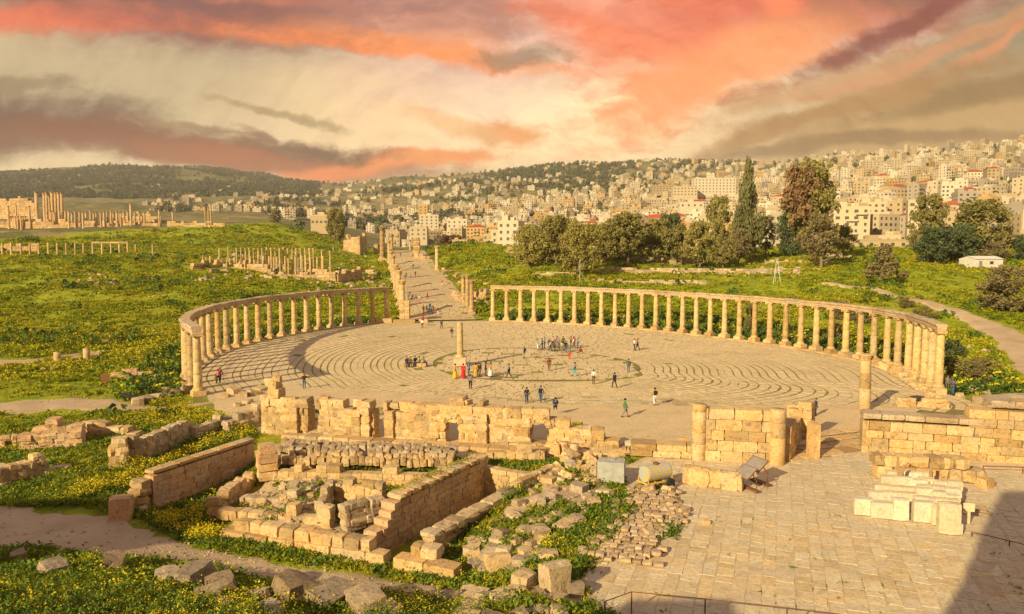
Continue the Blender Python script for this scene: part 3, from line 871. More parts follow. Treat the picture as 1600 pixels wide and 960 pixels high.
# ------------------------------------------------------------------ colonnaded street running away from the plaza
STREET = [T(690, 502), T(672, 462), T(652, 426), T(638, 402), T(628, 392)]
def street_pt(t):
    i = min(int(t), len(STREET) - 2); f = t - i
    return STREET[i].lerp(STREET[i + 1], f)
def street():
    pts = [Vector((p.x, p.y, 0)) for p in STREET]
    slabs = []
    L_ = [0]
    for a, b in zip(pts[:-1], pts[1:]): L_.append(L_[-1] + (b - a).length)
    def at(s):
        for i in range(len(pts) - 1):
            if s <= L_[i + 1] or i == len(pts) - 2:
                t = (s - L_[i]) / (L_[i + 1] - L_[i]); d = (pts[i + 1] - pts[i]).normalized()
                return pts[i] + (pts[i + 1] - pts[i]) * t, Vector((d.y, -d.x, 0))
    W_ = 7.6
    Vb = []; Fb = []
    ns = 80
    for i in range(ns + 1):
        p, nn = at(L_[-1] * i / ns)
        for w in (-W_ - 1.4, 0, W_ + 1.4):
            q = p + nn * w; Vb.append((q.x, q.y, 0))
    Vb = np.array(Vb); Vb[:, 2] = tz(Vb[:, 0], Vb[:, 1])
    for i in range(ns + 1): Vb[i * 3:i * 3 + 3, 2] = Vb[i * 3:i * 3 + 3, 2].max() + 0.25
    prof = Vb[1::3, 2].copy()
    for i in range(ns):
        for k in range(2): Fb.append((i * 3 + k, i * 3 + k + 1, i * 3 + k + 4, i * 3 + k + 3))
    me = mesh_np('street', Vb, Fb, M['joint'])
    if me.polygons[0].normal.z < 0: me.flip_normals()
    zs = lambda s: float(np.interp(s / L_[-1] * ns, np.arange(ns + 1), prof))
    s_ = 0.3
    while s_ < min(L_[-1] - 2, 190):
        ds = rnd.uniform(0.9, 1.5); w = -W_
        while w < W_:
            dw = rnd.uniform(1.1, 2.2); w1 = min(w + dw, W_)
            if not (5.1 < w < 5.5):
                sh = w * 0.35
                a, n0 = at(s_ + sh * 0 + 0.03); b, n1 = at(s_ + ds - 0.03)
                q = [a + n0 * (w + 0.05), b + n1 * (w + 0.05), b + n1 * (w1 - 0.05), a + n0 * (w1 - 0.05)]
                z0 = zs(s_); z1 = zs(s_ + ds)
                zs_ = (z0, z1, z1, z0)
                slabs.append([Vector((p.x, p.y, z + 0.0)) for p, z in zip(q, zs_)][::-1])
            w = w1
        s_ += ds
    root = tag(ob('street', me), 'long straight colonnaded street paved with stone slabs', 'street', kind='structure')
    mb = MB()
    for q in slabs:
        V = [p - Vector((0, 0, 0.05)) for p in q]; c = sum(q, Vector()) / 4
        V += [c + (p - c) * 0.95 + Vector((0, 0, 0.06)) for p in q]
        mb.raw(V, SLABF)
    tag(mb.build('paving_slabs', M['slab_plaza'], root), kind='stuff')
    return at, zs, L_[-1]
street_at, street_z, STREET_L = street()

# ------------------------------------------------------------------ columns
def shaft_profile(r, h, drums=4, ent=0.86):
    prof = []
    for k in range(drums):
        z0 = h * k / drums; z1 = h * (k + 1) / drums
        f = lambda z: r * (1 - (1 - ent) * (z / h) ** 1.4)
        prof += [(f(z0) * 0.965, z0), (f(z0 + 0.03), z0 + 0.03), (f((z0 + z1) / 2), (z0 + z1) / 2), (f(z1 - 0.03), z1 - 0.03), (f(z1) * 0.965, z1)]
    return prof
def ionic_parts(r=0.47, h=5.45, m=None, n=16):
    """pedestal, base, shaft and Ionic capital; total 6.6 m above the pedestal"""
    out = {}
    p = MB().box(-0.72, 0.72, -0.72, 0.72, -0.35, 0.30).box(-0.66, 0.66, -0.66, 0.66, 0.30, 0.42)
    out['pedestal'] = bevelled(p.mesh('pedestal', m), 0.03)
    b = MB().lathe([(0.60, 0.42), (0.66, 0.47), (0.66, 0.53), (0.56, 0.58), (0.53, 0.63), (0.58, 0.67), (0.58, 0.73), (0.50, 0.77)], n)
    out['base'] = b.mesh('base', m, True)
    s_ = MB().lathe([(a, z + 0.77) for a, z in shaft_profile(r, h)], n)
    out['shaft'] = s_.mesh('shaft', m, True)
    z = 0.77 + h; rt = r * 0.86
    c = MB().lathe([(rt, z), (rt * 1.12, z + 0.06), (rt * 1.05, z + 0.10), (rt * 1.30, z + 0.24), (rt * 1.25, z + 0.27)], n)
    for sx in (-1, 1):                      # volute rolls
        mt = Matrix.Translation((sx * 0.46, 0, z + 0.19)) @ Matrix.Rotation(pi / 2, 4, 'X')
        c.lathe([(0.06, -0.50), (0.17, -0.48), (0.145, 0.0), (0.17, 0.48), (0.06, 0.50)], 10, mtx=mt)
    c.box(-0.58, 0.58, -0.54, 0.54, z + 0.27, z + 0.42)
    out['capital'] = c.mesh('capital', m)
    return out, z + 0.42
def place_parts(parts, name, label, cat, loc, rz, group, scale=1.0, skip=()):
    t = thing(name, label, cat, loc, rz, group)
    t.scale = (scale,) * 3 if not hasattr(scale, '__len__') else scale
    for k, me in parts.items():
        if k not in skip: ob(k, me, t)
    return t
IONIC, IONIC_H = ionic_parts(m=M['column'])

def arc_points(pix, z):
    pts = [G(px, py, z) for px, py in pix]
    return pts
def resample(pts, n):
    pts = [Vector((p.x, p.y, 0)) for p in pts]
    # smooth once
    for _ in range(3):
        pts = [pts[0]] + [(pts[i - 1] + 2 * pts[i] + pts[i + 1]) / 4 for i in range(1, len(pts) - 1)] + [pts[-1]]
    L_ = [0]
    for a, b in zip(pts[:-1], pts[1:]): L_.append(L_[-1] + (b - a).length)
    out = []
    for i in range(n):
        s_ = L_[-1] * i / (n - 1)
        k = max(j for j in range(len(L_)) if L_[j] <= s_ + 1e-6); k = min(k, len(pts) - 2)
        out.append(pts[k].lerp(pts[k + 1], (s_ - L_[k]) / (L_[k + 1] - L_[k])))
    return out
def entab_mesh(L_, w=0.86, h=0.78):
    """one architrave block with fasciae and a worn cornice, along x"""
    prof = [(-w / 2, 0), (-w / 2, h * 0.28), (-w / 2 - 0.04, h * 0.28), (-w / 2 - 0.04, h * 0.58), (-w / 2 - 0.16, h * 0.72), (-w / 2 - 0.18, h * 0.92), (-w / 2 - 0.10, h),
            (w / 2 + 0.10, h), (w / 2 + 0.18, h * 0.92), (w / 2 + 0.16, h * 0.72), (w / 2 + 0.04, h * 0.58), (w / 2 + 0.04, h * 0.28), (w / 2, h * 0.28), (w / 2, 0)]
    V = []; k = len(prof); ns = 5
    for s_ in range(ns):
        x = -L_ / 2 + L_ * s_ / (ns - 1)
        for y, z in prof:
            j = 0.035 if 0 < z else 0.0
            V.append((x, y + rnd.uniform(-j, j), z + rnd.uniform(-j, j) * (1.5 if z > h * 0.9 else 0.4)))
    F_ = []
    for s_ in range(ns - 1):
        for i in range(k):
            j = (i + 1) % k
            F_.append((s_ * k + i, (s_ + 1) * k + i, (s_ + 1) * k + j, s_ * k + j))
    F_ += [tuple(range(k)), tuple(range((ns - 1) * k, ns * k))[::-1]]
    me = mesh_np('architrave_block', V, F_, M['entab'])
    bm = bmesh.new(); bm.from_mesh(me); bmesh.ops.recalc_face_normals(bm, faces=bm.faces[:]); bm.to_mesh(me); bm.free()
    return me
def colonnade(pix, n, z, label, group, elabel, gaps=()):
    pts = resample(arc_points(pix, z), n)
    c0 = Vector((PLAZA_C[0], PLAZA_C[1], 0))
    for i, p in enumerate(pts):
        d = (pts[min(i + 1, n - 1)] - pts[max(i - 1, 0)])
        place_parts(IONIC, 'column', label, 'column', (p.x, p.y, z + rnd.uniform(-0.02, 0.02)), atan2(d.y, d.x), group, (rnd.uniform(.95, 1.04),) * 2 + (1,))
    root = thing('entablature', elabel, 'entablature', (pts[0].x, pts[0].y, 0))
    shp = [entab_mesh(1.0) for _ in range(4)]
    for i in range(n - 1):
        if i in gaps: continue
        a, b = pts[i], pts[i + 1]; d = b - a
        ext0 = 0.35 if i == 0 else -0.012; ext1 = 0.35 if i == n - 2 else -0.012
        L_ = d.length + ext0 + ext1; c = (a + b) / 2 + d.normalized() * (ext1 - ext0) / 2
        ob('architrave_block', rnd.choice(shp), root, (c.x - pts[0].x, c.y - pts[0].y, z + IONIC_H - 0.03 + rnd.uniform(-0.025, 0.03)), (0, 0, atan2(d.y, d.x)), (L_, 1, rnd.uniform(0.96, 1.06)))
    return pts
RC = colonnade(RIGHT, 35, 0.25, 'Ionic limestone column under the long curved entablature beside the grove', 'columns of the long curved colonnade by the grove', 'long curved limestone entablature on columns along the grove side of the plaza')
LC = colonnade(LEFT, 24, 0.05, 'Ionic limestone column under the curved entablature beside the mustard meadow', 'columns of the curved colonnade by the mustard meadow', 'curved weathered entablature on columns along the mustard meadow side of the plaza')

# stylobate: kerb stones under both arcs
def kerb(pts, z0, inner, label, lib, name, hgt=0.34, out=1.3):
    root = thing(name, label, 'kerb', (pts[0].x, pts[0].y, 0))
    c0 = Vector((PLAZA_C[0], PLAZA_C[1], 0))
    for a, b in zip(pts[:-1], pts[1:]):
        d = b - a; nn = Vector((-d.y, d.x, 0)).normalized()
        if (c0 - a).dot(nn) < 0: nn = -nn
        k = 2
        for i in range(k):
            c = a + d * ((i + 0.5) / k) + nn * inner
            hh = hgt * rnd.uniform(0.8, 1.1)
            stone(root, (c.x - pts[0].x, c.y - pts[0].y, z0 + hh / 2 - 0.15), (d.length / k * 0.97, out, hh), atan2(d.y, d.x), lib, 0.01, 'kerb_stone')
kerb(RC, -0.05, 0.62, 'stone kerb step below the long curved colonnade by the grove', ASHLAR['stone'], 'kerb')
kerb(RC, -0.10, 2.0, 'low outer gutter course ringing the paving on the grove side', ASHLAR['stone'], 'kerb', 0.2, 0.7)
kerb(LC, -0.12, 0.75, 'stone kerb step below the curved colonnade by the mustard meadow', ASHLAR['entab'], 'kerb', 0.3, 0.9)
kerb(LC[3:], -0.13, 4.3, 'low raised block course curving inside the meadow colonnade', ASHLAR['entab'], 'kerb', 0.26, 0.55)

# lone column on its pale pedestal in the middle
p = G(719, 571)
lone = thing('memorial_column', 'lone weathered column on a pale block pedestal in the open plaza', 'column', p)
mb = MB().box(-1.0, 1.0, -1.0, 1.0, 0.0, 0.16).box(-0.82, 0.82, -0.82, 0.82, 0.16, 1.0).box(-0.9, 0.9, -0.9, 0.9, 1.0, 1.15)
ob('pedestal', bevelled(mb.mesh('pedestal', M['stone_pale']), 0.03), lone)
ob('base', MB().lathe([(0.62, 1.15), (0.66, 1.24), (0.55, 1.32), (0.58, 1.40), (0.47, 1.46)], 16).mesh('base', M['column'], True), lone)
ob('shaft', MB().lathe([(a, z + 1.46) for a, z in shaft_profile(0.44, 4.2, 3)], 16).mesh('shaft', M['column'], True), lone)
ob('capital', MB().lathe([(0.38, 5.66), (0.42, 5.72), (0.40, 5.80), (0.33, 5.86)], 16).mesh('capital', M['column'], True), lone)

# single standing column on the court wall
p = G(1350, 641, 0.0)
one = thing('broken_column', 'single three drum column with a worn leafy capital behind the court wall', 'column', (p.x, p.y, 0))
z = 0.0
for k, (h, r) in enumerate(((2.2, 0.56), (1.45, 0.53), (1.25, 0.51))):
    ob('drum', MB().lathe([(r * 0.97, 0.0), (r, 0.04), (r * 0.99, h / 2), (r * 0.985, h - 0.04), (r * 0.95, h)], 18).mesh('drum', M['stone'], True), one, (rnd.uniform(-0.02, 0.02), rnd.uniform(-0.02, 0.02), z), (0, 0, k))
    z += h + 0.012
cp = MB().lathe([(0.48, 0), (0.55, 0.05), (0.5, 0.12), (0.54, 0.35), (0.66, 0.55), (0.60, 0.62)], 18)
for k in range(8):
    a = k * pi / 4
    cp.raw([v for v in [Vector((cos(a + t) * q, sin(a + t) * q, zz)) for t, q, zz in ((-0.25, 0.52, 0.08), (0.25, 0.52, 0.08), (0.2, 0.74, 0.42), (-0.2, 0.74, 0.42), (0.0, 0.84, 0.34))]], [(0, 1, 2, 3), (3, 2, 4)])
ob('capital', cp.mesh('capital', M['stone']), one, (0, 0, z))

# ------------------------------------------------------------------ street columns (tall, on plinths)
def corinthian(h=8.6, r=0.52, n=14, m=M['stone']):
    out = {}
    out['pedestal'] = bevelled(MB().box(-0.85, 0.85, -0.85, 0.85, -0.8, 0.55).mesh('pedestal', m), 0.03)
    out['base'] = MB().lathe([(0.74, 0.55), (0.76, 0.68), (0.62, 0.78), (0.66, 0.9), (0.55, 0.96)], n).mesh('base', m, True)
    out['shaft'] = MB().lathe([(a, z + 0.96) for a, z in shaft_profile(r, h - 2.1, 5, 0.88)], n).mesh('shaft', m, True)
    z = h - 1.14
    c = MB().lathe([(r * 0.9, z), (r * 0.98, z + 0.3), (r * 1.1, z + 0.55), (r * 1.45, z + 0.95)], n)
    for k in range(8):
        a = k * pi / 4
        c.raw([Vector((cos(a + t) * q, sin(a + t) * q, zz)) for t, q, zz in ((-0.3, r * 0.98, z + 0.1), (0.3, r * 0.98, z + 0.1), (0.22, r * 1.4, z + 0.6), (-0.22, r * 1.4, z + 0.6), (0, r * 1.5, z + 0.5))], [(0, 1, 2, 3), (3, 2, 4)])
    c.box(-r * 1.35, r * 1.35, -r * 1.35, r * 1.35, z + 0.95, z + 1.14)
    out['capital'] = c.mesh('capital', m)
    return out
COR = corinthian()
# street side of the meadow: a close row
g = 'tall columns lining the street on the meadow side'
ROW_A = T(629.5, 499); ROW_B = T(607, 411)
for k in range(12):
    q = ROW_A.lerp(ROW_B, (k / 11.0) ** 1.2); nn = Vector((1, 0, 0))
    hsc = (1.0, .86, 1.02, .93, 1.04, .8, 1.05, .96, 1.08, .9, 1.1, 1.12)[k]
    broken = rnd.random() < 0.25 and k > 2
    place_parts(COR, 'street_column', 'tall limestone column in the close row along the street, meadow side', 'column', (q.x, q.y, tz1(q.x, q.y) + 0.3), atan2(nn.y, nn.x), g, (1.0, 1.0, hsc * rnd.uniform(0.93, 1.03)))
for px, py0, py1, nm, lab in ((597.5, 355, 407, 'street_column', 'tallest street column standing apart on the meadow side, with entablature lump'), (683, 384, 424, 'street_column', 'lone stout street column with worn capital above the grassy bank'), (641, 375, 394, 'street_column', 'slim distant street column beside a thick pier'), (612, 366, 408, 'street_column', 'tall street column with carved block on top, end of the close row')):
    b = T(px, py1); h = (py1 - py0) / FPX * b.y
    place_parts(COR, nm, lab, 'column', (b.x, b.y, b.z), 0.2, None, (h / 8.6 * 1.25, h / 8.6 * 1.25, h / 8.6))
for px, lab in ((724, 'first of three columns where the street meets the plaza, grove side'), (730.5, 'tallest of three columns where the street meets the plaza, grove side'), (737, 'stout nearest of three columns where the street meets the plaza')):
    b = G(px, 480 + (px - 724) * 0.6, 1.0); h = (480 - 425) / FPX * b.y * (1.05 if px == 730.5 else 0.97)
    place_parts(COR, 'street_column', lab, 'column', (b.x, b.y, 0.6), 0.1, None, (1.0, 1.0, h / 8.6))
# heavy pier at the street corner
b = G(633, 503, 0.0)
pier = thing('corner_pier', 'massive squared stone pier where the street enters the plaza', 'pier', (b.x, b.y, 0))
z = -0.1
for k in range(7):
    h = rnd.uniform(0.62, 0.78)
    for sx in (-0.5, 0.5):
        stone(pier, (sx * 1.05, 0, z + h / 2), (1.04, 1.9, h), 0, ASHLAR['stone'], 0.006)
    z += h
for i, (dx, dy, sx, sy, sz) in enumerate(((-4.2, -1.6, 3.4, 1.4, 0.9), (0.2, -2.4, 4.6, 1.2, 0.8), (4.0, -0.6, 2.0, 1.2, 0.7))):
    tag(stone(None, (b.x + dx, b.y + dy, sz / 2 - 0.05), (sx, sy, sz), 0.05, ASHLAR['stone'], 0.01, 'stone_block'), ('long low stone bench block beside the corner pier', 'wide threshold block in front of the corner pier', 'squat block on the street side of the corner pier')[i], 'stone block')
# bank of a far pier
b = T(651, 404)
pp = thing('street_pier', 'thick ruined stone pier beside the distant street', 'pier', b)
z = 0
for k in range(8):
    stone(pp, (rnd.uniform(-0.1, 0.1), 0, z + 0.55), (3.2 - k * 0.08, 3.0, 1.1), 0, ROUGH['far_stone'], 0.02); z += 1.08

# ------------------------------------------------------------------ distant temple and rows of columns
SIMPLE = {}
def plain_column(h, r, cap=True, m='far_stone', n=10):
    out = {'shaft': MB().lathe([(r * 1.15, -0.3), (r * 1.15, 0.15), (r, 0.25), (r * 0.97, h * 0.5), (r * 0.86, h - (0.7 if cap else 0.0))], n).mesh('shaft', M[m], True)}
    if cap:
        out['capital'] = MB().lathe([(r * 0.9, h - 0.7), (r * 1.0, h - 0.45), (r * 1.35, h - 0.1), (r * 1.35, h)], n).mesh('capital', M[m])
    return out
def col_at(px, py0, py1, Y, label, group, wpx, cap=True, name='column'):
    a = D(px, py1, Y); b = D(px, py0, Y); h = b.z - a.z; z0 = tz1(a.x, a.y)
    zb = min(a.z, z0)
    key = (round(h), cap)
    if key not in SIMPLE: SIMPLE[key] = plain_column(float(max(round(h), 1)), 0.5, cap)
    w = wpx / FPX * Y
    return place_parts(SIMPLE[key], name, label, 'column', (a.x, a.y, zb), rnd.uniform(0, 3), group, (w, w, (b.z - zb) / max(round(h), 1)))
# Temple on its terrace: cella wall, portico columns
g = 'huge portico columns of the hilltop temple'
for px, py0, py1, w in ((58, 300, 337, 5.0), (70, 302, 335, 4.6), (74, 301, 336, 4.2), (78, 307, 334, 3.6), (82.5, 300, 336, 5.0), (88, 301, 336, 4.6), (92.5, 301, 337, 4.2), (97.5, 302, 335, 4.2)):
    col_at(px, py0, py1, 452 + rnd.uniform(-10, 12), 'huge reddish temple column standing on the hilltop beside the cella wall', g, w)
def seg_wall(name, label, cat, a, b, z0, h, th, course=0.6, length=1.1, lib=None, top=None, holes=(), rough=0.02, jag=0.35, parent_cat=True, face_only=False):
    """wall of stones from a to b; top(t) = height share along it, holes = (t0, t1, z0, z1)"""
    a = Vector((a[0], a[1], 0)); b = Vector((b[0], b[1], 0)); d = b - a; L_ = d.length; u = d.normalized(); rz = atan2(d.y, d.x)
    root = thing(name, label, cat, (a.x, a.y, z0), rz)
    if rough > .02 and course < .7:
        mb = MB(); ns = max(2, int(L_ / 1.2))
        for i in range(ns):
            t0, t1 = i / ns, (i + 1) / ns; hh = h * min(top(t0) if top else 1, top(t1) if top else 1, top((t0 + t1) / 2) if top else 1) - course * (.6 + jag * .6)
            if hh > .25 and not any(q0 - .6 / L_ < t1 and q1 + .6 / L_ > t0 for q0, q1, _, _ in holes): mb.box(t0 * L_ + .1, t1 * L_ - .002, -th * .455, th * .455, -.3, hh + course * .35)
        if mb.v: tag(ob('core', mb.mesh('core', (lib or ASHLAR['stone'])[0].materials[0]), root), kind='stuff')
    z = 0.0; k = 0
    while z < h * 1.3:
        ch = course * rnd.uniform(0.8, 1.2)
        x = -rnd.uniform(0, length * 0.6)
        while x < L_:
            l = length * rnd.uniform(0.6, 1.45)
            x0 = max(x, 0); x1 = min(x + l, L_)
            for (t0, t1, q0, q1) in holes:
                if q0 <= z + ch * 0.5 < q1 and x0 < t1 * L_ and x1 > t0 * L_:
                    if t0 * L_ - x0 >= x1 - t1 * L_: x1 = t0 * L_
                    else: x0 = t1 * L_
            mid = (x0 + x1) / 2; t = mid / L_
            hh = h * (top(t) if top else 1.0) + rnd.uniform(-jag, jag) * course
            ok = z + ch * 0.5 < hh and x1 - x0 > 0.2
            for (t0, t1, q0, q1) in holes:
                if t0 * L_ < mid < t1 * L_ and q0 <= z + ch * 0.5 < q1: ok = False
            if ok:
                stone(root, (mid, rnd.uniform(-0.5, 0.5) * rough * 4, z + ch / 2), ((x1 - x0) * (1.10 if rough > .02 else .992), th * rnd.uniform(0.94, 1.10), ch * (1.13 if rough > .02 else .992)), 0, lib, rough)
            x += l
        z += ch; k += 1
    return root
a = D(-30, 340, 470); b = D(58, 340, 462)
seg_wall('temple_wall', 'massive windowless temple cella wall on the hilltop beside the huge columns', 'wall', a, b, min(a.z, b.z) - 1, 14.0, 3.0, 1.5, 2.8, ASHLAR['far_stone'], lambda t: 0.80 + 0.18 * t if t < 0.8 else 0.98 - (t - 0.8) * 1.2, jag=0.5)
# terrace colonnade below the temple
g = 'row of small columns along the temple terrace'
xs = [14, 17, 20, 24.5, 28, 33, 36, 40, 47] + [74, 80, 86, 90, 97, 103, 108, 113, 118, 125, 130, 135, 142, 147, 151, 158, 163, 168, 174, 178, 183, 189, 194, 200, 205, 211, 218, 226]
for i, px in enumerate(xs):
    py0 = 322 if px in (14, 26, 47) else (338 if px < 50 else 330 + rnd.uniform(-1, 3)); 
    if px == 205: py0 = 319
    col_at(px, py0, 352, 440 + rnd.uniform(-9, 9), 'small pale column in the row along the temple terrace', g, 3.2 if px != 205 else 3.6)
for px in (26, 249, 270, 321, 326, 330):
    col_at(px, {26: 321, 249: 328, 270: 331, 321: 324, 326: 323, 330: 321}[px], 347, 446, 'small pale column in the row along the temple terrace', g, 2.6)
def rubble_wall(px0, py0, px1, py1, Y0, Y1, h, label, course=1.0, length=1.8, th=1.4, jag=1.0, lib=None, name='ruined_wall'):
    a = D(px0, py0, Y0); b = D(px1, py1, Y1)
    z = min(tz1(a.x, a.y), tz1(b.x, b.y), tz1((a.x + b.x) / 2, (a.y + b.y) / 2)) - 0.4
    return seg_wall(name, label, 'ruined wall', a, b, z, h + 0.4, th, course, length, lib or ROUGH['far_stone'], None, (), 0.05, jag)
rubble_wall(0, 352, 110, 352, 436, 436, 4.0, 'low rubble retaining wall under the temple terrace columns', 1.5, 2.6)
rubble_wall(110, 352, 250, 351, 436, 440, 2.6, 'long low rubble wall stretching from the temple terrace', 1.3, 2.6)
rubble_wall(186, 346, 252, 344, 450, 452, 5.5, 'high rubble wall with broken top on the ridge by the temple', 1.5, 2.6)
rubble_wall(262, 350, 352, 350, 440, 440, 2.5, 'tumbled rubble bank at the end of the ridge', 1.4, 2.4)
# row of columns across the meadow, part still bridged
g = 'row of slim columns across the upper meadow'
xs = [4, 18, 33, 47, 61, 76, 90, 104, 118, 131, 145.5, 160, 174, 187, 200, 212.5, 239]
ys0 = [380, 379, 380, 380, 380, 379, 380, 380, 380, 381, 380, 380, 380, 380, 380, 382, 382]
for px, y0 in zip(xs, ys0):
    col_at(px, y0, 398.5, 290, 'slim column in the row across the upper meadow', g, 3.2, False)
a = D(143, 379.5, 290); b = D(201, 379.5, 290)
br = thing('lintel_row', 'thin stone lintels bridging five slim columns on the upper meadow', 'lintel', (a.x, a.y, a.z))
for k in range(4):
    t0, t1 = k / 4, (k + 1) / 4
    ob('lintel', rnd.choice(ASHLAR['far_stone']), br, ((b.x - a.x) * (t0 + t1) / 2, 0, 0.1), (0, 0, 0), ((b.x - a.x) / 4 * 0.995, 0.8, 0.65))
rubble_wall(-20, 397, 60, 394, 300, 300, 3.2, 'low rubble wall behind the slim columns of the upper meadow', 1.0, 1.8)
# market ruins on the slope: columns in a court, walls around
g = 'slim columns of the market court ruin'
for k, px in enumerate((343, 357, 370, 377, 384, 390, 397, 404, 410, 417, 424, 430, 437, 443, 450, 457, 463, 470, 477, 484, 490, 503, 516)):
    col_at(px, 386.5 + rnd.uniform(0, 2) + (4 if px > 500 else 0), 405 + (px - 343) * 0.012, 262 + rnd.uniform(-4, 4), 'slim column standing in the ruined market court', g, 2.8, px % 2 < 1)
for k, px in enumerate((318, 323, 329, 342, 347, 355, 360, 367, 375, 383, 392, 398, 404, 412, 421, 428.5, 433, 438, 446, 451, 457, 462, 466, 472.5, 478, 486, 496, 505)):
    col_at(px, 402 + rnd.uniform(-3, 5), 424, 244 + rnd.uniform(-4, 4), 'slim column standing in the ruined market court', g, 3.0, False)
rubble_wall(300, 428, 345, 424, 236, 246, 2.6, 'tumbled corner wall of the market ruin', 0.9, 1.5)
rubble_wall(345, 425, 420, 430, 246, 238, 3.0, 'front wall of the market ruin under the slim columns', 0.9, 1.5)
rubble_wall(420, 432, 525, 434, 236, 234, 3.4, 'long front wall of the market ruin facing the plaza', 0.9, 1.6)
rubble_wall(525, 434, 563, 424, 234, 252, 3.6, 'end wall of the market ruin by the street', 0.9, 1.6)
rubble_wall(455, 412, 560, 418, 262, 256, 2.4, 'back wall of the market ruin', 0.9, 1.6)
rubble_wall(500, 396, 590, 412, 292, 268, 1.6, 'long low wall climbing above the market ruin', 0.8, 1.4)
# ruined church above the street, house with porch
rubble_wall(538, 372, 562, 376, 400, 385, 9.0, 'tall ruined church wall above the street', 1.4, 2.4, jag=1.5)
rubble_wall(560, 376, 571, 374, 380, 392, 10.5, 'squared church pier wall above the street', 1.4, 2.2, lib=ASHLAR['far_stone'])
rubble_wall(584, 378, 600, 380, 400, 400, 6.0, 'broken gate wall behind the tallest street column', 1.3, 2.2)
rubble_wall(520, 374, 545, 376, 395, 395, 2.5, 'crumbling low wall below the ruined church', 1.2, 2.0)
# street side walls on the grove side
rubble_wall(690, 421, 760, 424, 262, 262, 1.6, 'low rubble wall on the grassy bank by the street', 0.8, 1.4)
rubble_wall(706, 452, 728, 470, 196, 178, 2.2, 'rubble wall beside the three street corner columns', 0.7, 1.2)
rubble_wall(738, 448, 762, 456, 190, 186, 2.0, 'broken wall stub between street columns and colonnade', 0.7, 1.2)
rubble_wall(647, 415, 672, 412, 296, 296, 3.0, 'squared fountain wall along the street', 1.0, 1.6)
rubble_wall(676, 428, 700, 446, 256, 216, 1.3, 'kerb of fallen blocks edging the street on the grove side', 0.7, 1.3)
for k, (x0, x1, yy, Y) in enumerate(((707, 735, 395, 385), (742, 762, 396, 388), (768, 800, 396, 380), (790, 812, 405, 300))):
    rubble_wall(x0, yy, x1, yy + 1, Y, Y, 5.5 if k < 3 else 2.0, ('roofless ruin wall with gaps beyond the grassy bank', 'small roofless ruin beyond the grassy bank', 'long ruin wall beside the grove', 'low ruin wall at the foot of the grove')[k], 1.1, 2.0)
# terrace walls under the trees
for k, (x0, y0, x1, y1, Y0, Y1, h) in enumerate(((835, 428, 900, 434, 214, 206, 0.9), (915, 434, 1150, 440, 200, 188, 0.8), (935, 422, 1250, 431, 217, 196, 1.6), (975, 407, 1100, 408, 236, 232, 2.4), (1195, 412, 1300, 418, 222, 214, 1.5), (1180, 424, 1280, 424, 204, 203, 1.0), (1235, 400, 1330, 404, 240, 236, 1.6))):
    rubble_wall(x0, y0, x1, y1, Y0, Y1, h, ('short dry stone terrace wall by the pepper trees', 'lowest long terrace wall behind the colonnade', 'longest dry stone terrace wall in front of the pines', 'rubble wall in the shade under the grove', 'dry stone terrace wall by the steel mast', 'low terrace wall in the mustard field', 'field wall below the tall brown pine')[k], 0.55, 1.1, 0.9, 0.7, ROUGH['rubble'])

# ------------------------------------------------------------------ ruined arcade wall between plaza and trench court
a = G(415, 674); b = G(985, 706)
def tx(px): return (px - 415) / (985 - 415.0)
def arcade_top(t):
    px = 415 + t * 570
    tab = [(415, .75), (424, 1.15), (430, 1.55), (440, 1.50), (446, 1.05), (495, .98), (506, .98), (530, 1.05), (560, .98), (604, .95), (616, .98), (640, .92), (690, .95), (716, 1.0), (734, 1.12), (760, 1.1), (790, 1.12), (842, 1.0), (866, 1.0), (890, .80), (925, .66), (940, .4), (985, .28)]
    return float(np.interp(px, [q[0] for q in tab], [q[1] for q in tab]))
arc = seg_wall('arcade_wall', 'long ruined wall of rough golden blocks with doorways along the plaza', 'ruined wall', a, b, -0.25, 3.2, 1.35, 0.66, 1.05, ROUGH['stone'], arcade_top,
               [(tx(494), tx(509), .5, 9), (tx(602), tx(618), .3, 9), (tx(714), tx(735), .3, 2.3), (tx(842), tx(867), .35, 2.35)], 0.03, 0.55)
Lw = (b - a).length
for t0, t1, zc in ((tx(841), tx(868), 2.0), (tx(714), tx(736), 2.05)):      # the doorways that keep their arches
    cx_ = (t0 + t1) / 2 * Lw; r = (t1 - t0) / 2 * Lw * 1.08
    for k in range(9):
        an = pi * (k + 0.5) / 9
        ob('voussoir', rnd.choice(ROUGH['stone']), arc, (cx_ + cos(an) * r, -0.05, zc + sin(an) * r * 0.85), (0, -an, 0), (0.5, 1.45, 0.36))
for px, sz in ((428, .95), (437, .7), (518, .8), (633, .75), (652, 1.15), (660, .9), (575, .9), (745, .6), (770, .55)):
    ob('stone', rnd.choice(ROUGH['stone']), arc, (tx(px) * Lw, 0, 3.2 * arcade_top(tx(px)) + 0.1), (0, 0, rnd.uniform(-.4, .4)), (sz, 0.9, sz * 0.7))
# pilasters standing proud of it
for k, px in enumerate((472, 575, 628, 772, 590)):
    z = 0.2
    for q in range(4):
        h = rnd.uniform(.55, .75)
        ob('pilaster_block', rnd.choice(ROUGH['stone']), arc, (tx(px) * Lw, -0.72, z + h / 2), (0, 0, rnd.uniform(-.05, .05)), (0.8, 0.55, h * 1.04)); z += h
# plinth course at its foot
pl_ = thing('plinth_course', 'low stone plinth course running along the foot of the arcade wall', 'plinth', (a.x, a.y, 0), atan2((b - a).y, (b - a).x))
x = 2.5
while x < Lw - 2:
    l = rnd.uniform(1.0, 1.8); stone(pl_, (x + l / 2, -1.45, 0.08), (l * .98, 0.9, 0.42), 0, ASHLAR['stone'], .012); x += l
